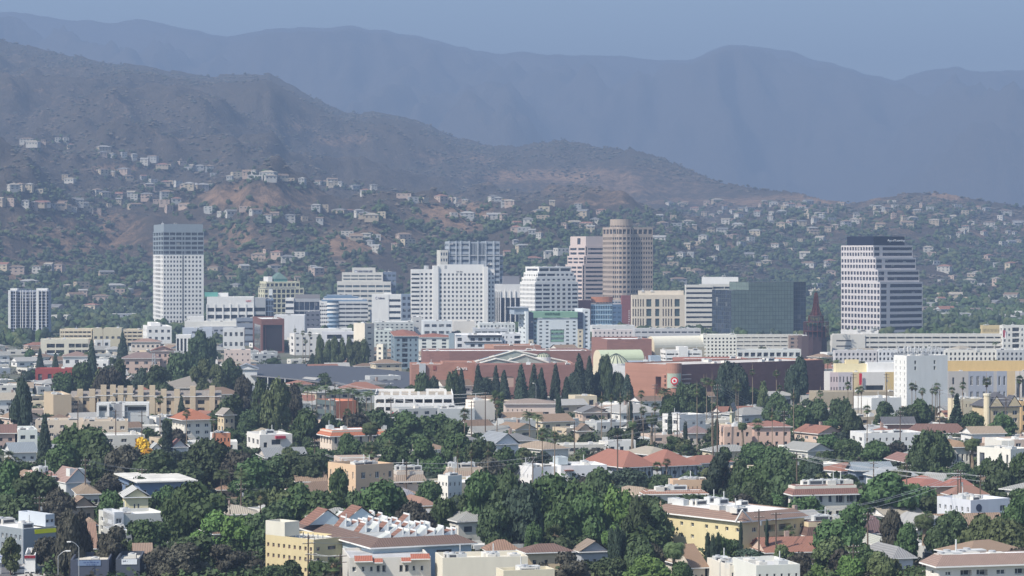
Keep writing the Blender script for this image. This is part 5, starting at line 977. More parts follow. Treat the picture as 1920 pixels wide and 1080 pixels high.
HB('grey brown gabled bungalow with white trim right of the dark hip roof', 1078, 1090, 1140, 1074, 1034, 16, (.38, .40, .42), g3(1, 3), None, 'gable', (.35, .26, .18), 2.8, vis=1052, ax='y')
HB('steep green grey roofed house among trees at bottom centre right', 1114, 1124, 1160, 1048, 1010, 24, (.60, .62, .62), g3(1, 2), None, 'gable', (.24, .28, .24), 4, vis=1020, ax='x')
HB('steep orange brown roofed house with a dormer left of the tall cypresses', 1290, 1300, 1322, 1098, 1064, 20, (.55, .5, .42), g3(1, 2), None, 'gable', (.40, .24, .13), 6.4, vis=1075, ax='x')
# big yellow apartment complex with mansard roof
b = B('apartment_building', 'large pale yellow three storey apartment complex with brown mansard and white roof', A, 1228, 1392, 1508, 1056, 38, vis=1036, glass=HGL, fr=(.62, .6, .5))
yl = M((.60, .52, .31), 'wall'); b.vol(976, yl, L=[(.5, G(3, 4, .28, .34)), (.04, None), (.46, G(3, 4, .3, .34))], F=[(.12, None), (.14, G(3, 1, .5, .4)), (.06, None), (.24, G(3, 1, .8, .6, d=1.6)), (.24, G(3, 1, .8, .6, d=1.6)), (.2, G(3, 2, .4, .4))], par=.2, roof=M((.74, .74, .72), 'flat'))
b.skirt(M((.24, .165, .13), 'shingle'), z0=b.z(976) - .1, z1=b.z(976) + 1.5, out=.8, inn=1.6); x0, x1, y0, y1, _, z1 = b.last
b.clutter(12)
q = b.new('gable_trim'); q.tube((x0 - .9, y0 - .9 + 2.2, z1 - .4), (x0 - .9, y0 - .9, z1 + 2.4), .2, .2, w_, 4); q.tube((x0 - .9, y0 - .9, z1 + 2.4), (x0 + 2.2, y0 - .9, z1 - .4), .2, .2, w_, 4); b.done()
SB('yellow apartment wing with dark brown mansard right of the large apartment complex', 1498, 1516, 1590, 1048, 980, 18, (.60, .50, .33), [(.4, G(3, 3, .4, .4)), (.3, None), (.3, G(3, 2, .4, .4))], g3(3, 1), 'skirt', (.14, .09, .075), 2.8, vis=1010, clut=5, fr=(.62, .6, .5))
b = SB('cream apartment row with brown mansards and open balconies right of centre', 1478, 1490, 1606, 990, 912, 14, (.66, .62, .54), [(.25, G(2, 2, .8, .55, d=1.4)), (.1, None), (.3, G(2, 2, .4, .5)), (.35, G(2, 2, .8, .55, d=1.4))], g3(2, 1), 'skirt', (.22, .12, .10), 2.0, vis=950, clut=9, fr=WH)
b = SB('white two storey building with a round window and blue shaded side at right', 1757, 1820, 1893, 996, 938, 30, (.56, .58, .62), [(.15, None), (.2, g3(2, 1)), (.3, None), (.35, G(2, 1, .4, .5))], G(2, 6, .35, .4), vis=966, fr=WH, clut=5, fin=False); q = b.new('round_window'); cz = b.z(953); q.poly([(b.X0 + 2.5 + .9 * math.cos(6.2832 * i / 20), b.Y0 - .03, cz + .9 * math.sin(6.2832 * i / 20)) for i in range(20)], GL((.05, .06, .1), 0)); b.done()
SB('white long apartment building with flat grey roof behind the date palm at right', 1832, 1895, 1935, 920, 842, 34, (.66, .64, .57), G(2, 4, .3, .4), [(.3, G(2, 1, .5, .7)), (.3, None), (.4, G(2, 2, .3, .7, d=1))], 'flat', (.56, .55, .53), vis=868, clut=3, fin=True)
SB('white square stair house with a red door on the roof of the long white building', 1874, 1878, 1902, 905, 826, 10, (.66, .64, .58), [(.25, None), (.25, dict(G(1, 1, .7, .45, top=1, bot=6, g=M((.35, .07, .05), 'paint')))), (.5, None)], None, name='stair_house', cat='building', vis=836, clut=0)
HB('cream two storey house with orange brown hip roof left of the date palm', 1786, 1792, 1818, 905, 838, 12, (.62, .60, .52), G(2, 3, .45, .5), None, 'hip', (.42, .26, .13), 2, vis=868, fr=WH)
SB('long white roofed building with dark windows below the grey gable roof at right', 1594, 1620, 1730, 850, 812, 14, (.66, .66, .64), G(2, 9, .3, .4), g3(2, 2), 'flat', RW, vis=826, clut=4)
HB('wide brown low hip roof right of the long white roofed building', 1700, 1706, 1812, 835, 812, 4, (.5, .4, .3), None, None, 'hip', (.20, .12, .10), 4, vis=808, dep=22)
HB('dark grey gable roofed brick house behind the long white roofed building', 1650, 1656, 1714, 822, 795, 6, (.36, .22, .18), None, None, 'gable', (.12, .12, .13), 3.2, vis=796, ax='x')
HB('white winged roof house with a box tower left of the brick gable house', 1604, 1612, 1664, 835, 800, 10, (.68, .68, .68), None, None, vis=798, clut=3)
HB('low white cottage with pale roof left of the fan palms at right', 1497, 1508, 1572, 822, 770, 14, (.6, .6, .52), g3(2, 3), g3(2, 2), 'flat', (.56, .58, .58), vis=780)
for (a, c, d, vt, col, rc, kd, lab) in ((1624, 1640, 1716, 892, (.62, .64, .64), (.44, .48, .50), 'hip', 'white house with pale grey hip roof among trees at right'), (1590, 1604, 1672, 882, (.2, .24, .3), (.25, .29, .32), 'gable', 'slate blue gabled house left above the pale grey hip roof'), (1690, 1696, 1724, 866, (.5, .4, .35), (.24, .14, .12), 'hip', 'brown mauve hip roofed house beside the large round tree'), (1712, 1722, 1784, 912, (.56, .38, .26), (.48, .17, .11), 'hip', 'peach house with orange red hip roof, left one of a pair'), (1768, 1780, 1820, 910, (.56, .38, .26), (.48, .18, .12), 'hip', 'peach house with orange red hip roof behind the utility poles'), (1472, 1480, 1514, 884, (.5, .42, .3), (.2, .13, .12), 'gable', 'brown roofed yellow house behind the tall utility pole at right'), (1770, 1786, 1850, 928, (.5, .36, .26), (.40, .20, .13), 'hip', 'long reddish brown roof in front of the peach houses')):
    HB(lab, a, c, d, vt + 28, vt, 14, col, g3(1, 3), None, kd, rc, 2.8, vis=vt + 6)
SB('dark mauve roofed low house between two tree clumps at right', 1617, 1622, 1668, 1030, 1000, 8, (.4, .33, .3), None, None, 'hip', (.15, .1, .1), 3.6, name='house', cat='house', vis=990, clut=0, dep=18)
HB('grey hip roofed house with white walls at the bottom right', 1664, 1676, 1712, 1084, 1046, 18, (.6, .6, .6), g3(1, 2), None, 'hip', (.26, .26, .26), 2.6, vis=1050)
HB('small white tent roofed garage at the bottom right', 1640, 1646, 1668, 1046, 1022, 14, (.6, .62, .55), None, None, 'hip', (.52, .54, .46), 2.2, vis=1018)
HB('white house with pale flat roof left of the tree clumps at the bottom right', 1360, 1368, 1410, 1112, 1060, 14, (.64, .6, .52), g3(2, 3), None, 'flat', (.52, .50, .47), vis=1070, clut=5)
HB('white low building with dark doors at the bottom right of the cypresses', 1408, 1418, 1500, 1128, 1060, 14, (.6, .6, .55), G(2, 6, .3, .4), None, 'flat', (.48, .48, .47), vis=1075, clut=3)
b = B('apartment_building', 'cream apartment building with long pinkish mansard and roof air units at bottom right', A, 1736, 1760, 1960, 1128, 14, vis=1078, glass=HGL, fr=WH)
b.vol(1058, M((.66, .62, .56), 'wall'), F=[(.18, G(3, 1, .3, .4)), (.3, G(3, 2, .7, .6, d=1.4)), (.2, G(3, 1, .4, .5)), (.32, G(3, 2, .6, .6, d=1.2))], L=G(3, 1, .3, .4), par=.2); b.skirt(M((.40, .26, .20), 'tile'), z0=b.z(1058) - .3, z1=b.z(1058) + 1.6, out=1.0, inn=1.4)
for (pu, n) in ((1785, 0), (1802, 1), (1835, 2), (1850, 3), (1882, 0)): link('air_conditioner', WC[('ac', n)], b.root, (b.fx(pu), b.Y0 + 4 + n, b.z(1058)), 0, 1.4)
b.done()
HB('orange brown hip roof seen beneath the dark tree at the left', 149, 156, 178, 1056, 1028, 10, (.4, .35, .3), g3(1, 2), None, 'gable', (.44, .24, .14), 3.4, vis=1030, ax='x')
HB('orange brown steep roof between dark trees at bottom left', 252, 256, 282, 1072, 1050, 10, (.5, .5, .48), None, None, 'gable', (.40, .26, .17), 4.6, vis=1055, ax='x')
# shops along the street, bottom left
b = SB('shop with blue sign band and pale flat roof at the bottom left', 128, 132, 204, 1098, 1050, 5, (.07, .08, .11), G(1, 3, .7, .4, bot=.3, top=4.4), None, 'flat', (.58, .54, .46), name='shop_building', cat='shop', vis=1066, clut=1, fin=False); b.new('sign_band').box(b.fx(146), b.fx(189), b.Y0 - .1, b.Y0 - .02, b.z(1061), b.z(1051), M((.16, .22, .34), 'paint')); b.scrib(157, 1056, 2.4, (.02, .04, .18), 185); b.scrib(162, 1060, 1.8, (.02, .04, .18), 181); b.done()
b = SB('shop with white sign board at the bottom left', 214, 217, 262, 1098, 1048, 4, (.07, .08, .10), None, None, 'flat', (.5, .48, .42), name='shop_building', cat='shop', vis=1062, clut=1, fin=False); b.new('sign_band').box(b.fx(228), b.fx(257), b.Y0 - .1, b.Y0 - .02, b.z(1058.5), b.z(1048.5), M((.66, .68, .70), 'paint')); b.scrib(230.5, 1053.5, 3.2, (.02, .03, .08), 239); b.done()
b = SB('small corner kiosk with dark red sign and glass front beside the white car', 39, 46, 66, 1078, 1041, 8, (.70, .70, .68), [(.5, G(1, 1, .8, .8, top=3.4, bot=.2)), (.5, G(1, 1, .8, .8, top=3.4, bot=.2))], None, 'flat', (.56, .52, .46), name='kiosk', cat='shop', vis=1066, clut=0, fin=False); q = b.new('sign_band'); q.box(b.fx(46), b.fx(66), b.Y0 - .2, b.Y0 - .02, b.z(1047), b.z(1041.5), M((.22, .02, .03), 'paint')); b.scrib(48, 1046, 2.6, (.45, .08, .10), 63, out=.25); b.done()
# ---------------------------------------------------------------- vegetation
def leafmat(name, c, v=.45):
    m, t, b = newmat(name); tc = _n(t, 'ShaderNodeTexCoord').outputs['Object']; oi = _n(t, 'ShaderNodeObjectInfo').outputs['Random']
    n = _noise(t, tc, 3.2, 4, .7); n2 = _noise(t, tc, 22, 2, .6)
    o = _mix(t, n, tuple(x * (1 - v) for x in c), tuple(x * (1 + v) for x in c))
    o = _mix(t, n2, o, tuple(min(1, x * 1.5 + .01) for x in c)); hs = _n(t, 'ShaderNodeHueSaturation')
    mr = _n(t, 'ShaderNodeMapRange'); mr.inputs[3].default_value = .74; mr.inputs[4].default_value = 1.3; t.links.new(oi, mr.inputs[0]); t.links.new(mr.outputs[0], hs.inputs['Value'])
    mh = _n(t, 'ShaderNodeMapRange'); mh.inputs[3].default_value = .485; mh.inputs[4].default_value = .512; t.links.new(oi, mh.inputs[0]); t.links.new(mh.outputs[0], hs.inputs['Hue'])
    t.links.new(o, hs.inputs['Color']); t.links.new(hs.outputs[0], b.inputs['Base Color']); b.inputs['Roughness'].default_value = .7; b.inputs['Specular IOR Level'].default_value = .2
    return m
LM = {'dark': leafmat('foliage_dark', (.036, .056, .022)), 'green': leafmat('foliage_green', (.040, .070, .023)), 'bright': leafmat('foliage_bright', (.064, .110, .027)), 'olive': leafmat('foliage_olive', (.060, .078, .030)), 'brown': leafmat('foliage_brown', (.042, .040, .028)), 'pine': leafmat('foliage_pine', (.027, .043, .026)), 'yellow': leafmat('flowers_yellow', (.50, .30, .02), .3), 'palm': leafmat('foliage_palm', (.060, .085, .032)), 'dry': leafmat('palm_dead_fronds', (.17, .12, .07))}
LMW = {'dark': 'dark green', 'green': 'deep green', 'bright': 'bright green', 'olive': 'olive green', 'brown': 'dull brownish', 'pine': 'blackish green', 'yellow': 'yellow'}
barkm = M((.16, .12, .09), 'bark', .9)
rng = np.random.default_rng(5)
def quads(c, nrm, size, asp=1.0):
    """leaf clumps: one random quad per centre, loosely facing its normal"""
    n = len(c); d = nrm + rng.normal(0, .55, (n, 3)); d /= np.linalg.norm(d, axis=1, keepdims=True) + 1e-6
    a = np.cross(d, rng.normal(0, 1, (n, 3))); a /= np.linalg.norm(a, axis=1, keepdims=True) + 1e-6; b = np.cross(d, a); s = (size * (.6 + .8 * rng.random((n, 1)))); a = a * s; b = b * s * asp
    v = np.stack([c - a - b, c + a - b * .6, c + a * .7 + b, c - a * .8 + b * .8], 1).reshape(-1, 3); return v, np.arange(4 * n).reshape(-1, 4)
def blob(cent, rad, leaves, size, core=.72, squash=1.0):
    """crown from leaf covered lobes plus a dark inner mass of twigs and leaves"""
    V, Fc, o = [], [], 0; w = np.array([r * r for r in rad]); w = w / w.sum()
    for c, r, k in zip(cent, rad, w):
        n = max(8, int(leaves * k)); p = rng.normal(0, 1, (n, 3)); p /= np.linalg.norm(p, axis=1, keepdims=True); p[:, 2] = np.where(p[:, 2] < -.3, -p[:, 2] * .5, p[:, 2])
        rr = r * (.70 + .34 * rng.random((n, 1)) ** .6 + .35 * rng.random((n, 1)) ** 7); pos = np.array(c) + p * rr * np.array([1, 1, squash]); v, f = quads(pos, p, size); V.append(v); Fc.append(f + o); o += len(v)
        if core:
            q = rng.normal(0, 1, (14, 3)); q /= np.linalg.norm(q, axis=1, keepdims=True); pos = np.array(c) + q * r * core * .6; v, f = quads(pos, q, r * .42); V.append(v); Fc.append(f + o); o += len(v)
    return np.concatenate(V), np.concatenate(Fc)
def mk(name, VF, mat): return mesh_np(name, VF[0], VF[1], [mat])
CR_, TK = {}, {}
def broad(seed, n=17, leaves=8500, size=.062, sparse=False):
    r_ = random.Random(seed); C, Rr = [], []
    for i in range(n):
        a = r_.random() * 6.283; h = r_.random() ** .8; e = math.sqrt(max(0.05, 1 - (h * 2 - .85) ** 2 * .8)); d = (.35 + .42 * r_.random()) * e
        C.append((d * math.cos(a), d * math.sin(a), .28 + h * 1.15)); Rr.append((.26 if sparse else .34) + .17 * r_.random())
    C.append((0, 0, .85)); Rr.append(.5 if not sparse else .3); return mk('crown', blob(C, Rr, leaves, size, .9, .85), LM['green'])
for k in range(7): CR_[('broad', k)] = broad(10 + k)
for k in range(3): CR_[('wispy', k)] = broad(40 + k, 15, 5200, .055, True)
for k in range(3): CR_[('bush', k)] = broad(60 + k, 9, 1500, .10)
def cone(seed, col=False):
    r_ = random.Random(seed); C, Rr = [], []
    for i in range(26):
        h = (i + .5) / 26; w = (.9 - .1 * h if h < .8 else (1 - h) * 4 + .05) if col else (min(1, .55 + h * 2.4) * (1 - h) ** .75)
        for j in range(1 if col and i % 2 else 3): a = r_.random() * 6.283; C.append((w * .55 * math.cos(a), w * .55 * math.sin(a), .12 + h * 2.9)); Rr.append(w * .42 + .07 + .08 * r_.random())
    V, Fc = blob(C, Rr, 6500, .07, .9, 1.3); return mk('crown', (V, Fc), LM['pine'])
for k in range(3): CR_[('conifer', k)] = cone(70 + k)
for k in range(2): CR_[('cypress', k)] = cone(80 + k, True)
def cedar(seed):
    r_ = random.Random(seed); V, Fc, o = [], [], 0
    for i in range(15):
        h = i / 15
        for j in range(6):
            a = r_.random() * 6.283; L = (1.05 - h) * (.6 + .5 * r_.random())
            n = 60; t = rng.random((n, 1)); pos = np.array([[math.cos(a), math.sin(a), -.12]]) * t * L + np.array([[0, 0, .35 + h * 2.2]]) + rng.normal(0, .05, (n, 3)); v, f = quads(pos, np.tile([0, 0, 1.0], (n, 1)), .07); V.append(v); Fc.append(f + o); o += len(v)
    return mk('crown', (np.concatenate(V), np.concatenate(Fc)), LM['pine'])
CR_[('cedar', 0)] = cedar(1)
def frond_set(n, length, droop, leaf, up0, up1, seed, wid=.16):
    """arched fronds built as V folded blades of leaflets, unit metres"""
    r_ = random.Random(seed); V, Fc = [], []
    for i in range(n):
        az = 6.283 * i / n * 2.4 + r_.random() * .4; up = up0 + (up1 - up0) * (i / n) + r_.uniform(-.1, .1); p = Vector((0, 0, 0)); L = length * r_.uniform(.85, 1.1); el = up; S_ = 7
        pts = [p.copy()]
        for s in range(S_): p = p + Vector((math.cos(az) * math.cos(el), math.sin(az) * math.cos(el), math.sin(el))) * L / S_; el -= droop / S_ * (1 + s * .4); pts.append(p.copy())
        side = Vector((-math.sin(az), math.cos(az), 0))
        for s in range(1, S_):
            for sg in (-1, 1):
                for h in (0, .5):
                    b0 = pts[s].lerp(pts[s + 1], h); w = leaf * math.sin(math.pi * (s + h + .4) / (S_ + 1.2)); b1 = pts[s].lerp(pts[s + 1], h + .34); tip = b0 + side * sg * w + (pts[s + 1] - pts[s]).normalized() * w * .5 - Vector((0, 0, w * .35))
                    k = len(V); V += [tuple(b0), tuple(b1), tuple(tip + (b1 - b0) * .5), tuple(tip)]; Fc.append((k, k + 1, k + 2, k + 3))
    return np.array(V), np.array(Fc)
for k in range(2):
    V, Fc = frond_set(64, 3.4, 1.9, .85, 1.35, -.25, 90 + k); CR_[('date', k)] = mk('crown', (V, Fc), LM['palm'])
    V, Fc = frond_set(30, 2.7, 1.0, .62, 1.35, .15, 120 + k); CR_[('tall', k)] = mk('crown', (V, Fc), LM['palm'])
def fanhead(seed):
    r_ = random.Random(seed); V, Fc = [], []
    for i in range(46):
        az = r_.random() * 6.283; el = r_.uniform(-.75, 1.35); d = Vector((math.cos(az) * math.cos(el), math.sin(az) * math.cos(el), math.sin(el))); c = d * r_.uniform(.75, 1.1); s = d.cross(Vector((0, 0, 1))).normalized(); u_ = s.cross(d).normalized()
        for j in range(9):
            a = (j - 4) * .33; q = (d * math.cos(a) + s * math.sin(a)); t = c + q * .95 - Vector((0, 0, .28 * abs(j - 4) * .25 + .12)); w = s * math.cos(a) * .085 - d * math.sin(a) * .085; k = len(V); V += [tuple(c), tuple(c + w), tuple(t + w * .4), tuple(t - w * .6)]; Fc.append((k, k + 1, k + 2, k + 3))
    return np.array(V), np.array(Fc)
for k in range(3): CR_[('fan', k)] = mk('crown', fanhead(130 + k), LM['palm'])
V, Fc = blob([(0, 0, -.9), (0, 0, -1.7)], [.62, .42], 700, .14, .9, 1.3); SKIRT = mk('dead_frond_skirt', (V, Fc), LM['dry'])
def trunk_mesh(kind_, seed):
    q = MB(); r_ = random.Random(seed)
    if kind_ in ('broad', 'wispy', 'bush'):
        q.tube((0, 0, 0), (.03, 0, .45), .10, .07, barkm, 7)
        for i in range(7): a = i * .9 + r_.random(); e = (.45 * math.cos(a), .45 * math.sin(a), .8 + .4 * r_.random()); q.tube((.03, 0, .40), e, .05, .02, barkm, 5, False)
    elif kind_ in ('conifer', 'cypress', 'cedar'): q.tube((0, 0, 0), (0, 0, 2.4), .09, .02, barkm, 6)
    return q.mesh('trunk')
for k in ('broad', 'wispy', 'conifer'): TK[k] = trunk_mesh(k, 3)
pq = MB(); pq.tube((0, 0, 0), (.15, 0, .5), 1.25, .85, M((.22, .17, .12), 'bark'), 8); pq.tube((.15, 0, .5), (0, 0, 1), .85, .7, M((.22, .17, .12), 'bark'), 8); TK['palm'] = pq.mesh('trunk')
TREES = []       # (root, kind, colour)
TR_ALL = []      # screen rect per tree
def tree(kind_, X, Y, h, r, col='green', seed=0, z=0.0, grp=None):
    kk = {'broad': 7, 'wispy': 3, 'bush': 3, 'conifer': 3, 'cypress': 2, 'cedar': 1, 'date': 2, 'tall': 2, 'fan': 3}[kind_]; rz = (seed * 1.7) % 6.28
    nm = {'broad': 'broadleaf_tree', 'wispy': 'eucalyptus_tree', 'bush': 'shrub', 'conifer': 'conifer_tree', 'cypress': 'cypress_tree', 'cedar': 'cedar_tree', 'date': 'date_palm', 'tall': 'feather_palm', 'fan': 'fan_palm'}[kind_]
    root = thing(nm, '', 'palm' if 'palm' in nm else ('shrub' if nm == 'shrub' else 'tree'), (X, Y, z), rz, grp)
    if kind_ in ('broad', 'wispy', 'bush'):
        s = (r, r * (.9 + .2 * ((seed * 7) % 5) / 5), h / 1.75); c = link('crown', CR_[(kind_, seed % kk)], root, scale=s); link('trunk', TK['wispy' if kind_ == 'wispy' else 'broad'], root, scale=(r * .8, r * .8, s[2]))
    elif kind_ in ('conifer', 'cypress', 'cedar'):
        c = link('crown', CR_[(kind_, seed % kk)], root, scale=(r, r, h / (3.15 if kind_ != 'cedar' else 2.5))); link('trunk', TK['conifer'], root, scale=(r * .6, r * .6, h / 3.2))
    else:
        cs = r / {'date': 3.2, 'tall': 2.6, 'fan': 1.75}[kind_]; ht = h - cs * {'date': 1.2, 'tall': 1.6, 'fan': 1.4}[kind_]
        c = link('crown', CR_[(kind_, seed % kk)], root, (0, 0, ht), scale=cs); tw = {'date': .5, 'tall': .2, 'fan': .17}[kind_] * (1 if h > 9 else .8); link('trunk', TK['palm'], root, scale=(tw, tw, ht))
        if kind_ == 'fan' or (kind_ == 'date' and seed % 2): link('dead_fronds', SKIRT, root, (0, 0, ht), scale=cs * (.9 if kind_ == 'fan' else .8))
    if kind_ not in ('date', 'tall', 'fan') and col != 'green' or kind_ in ('conifer', 'cypress', 'cedar') and col != 'pine':
        c.material_slots[0].link = 'OBJECT'; c.material_slots[0].material = LM[col]
    TREES.append((root, kind_, col, h, r)); return root
def ptree(kind_, u, vt, vb, rpx, col='green', seed=None):
    Y = yat(vb); seed = len(TREES) if seed is None else seed
    return tree(kind_, (u - 960) * Y / F, Y, (vb - vt) * Y / F, rpx * Y / F, col, seed)
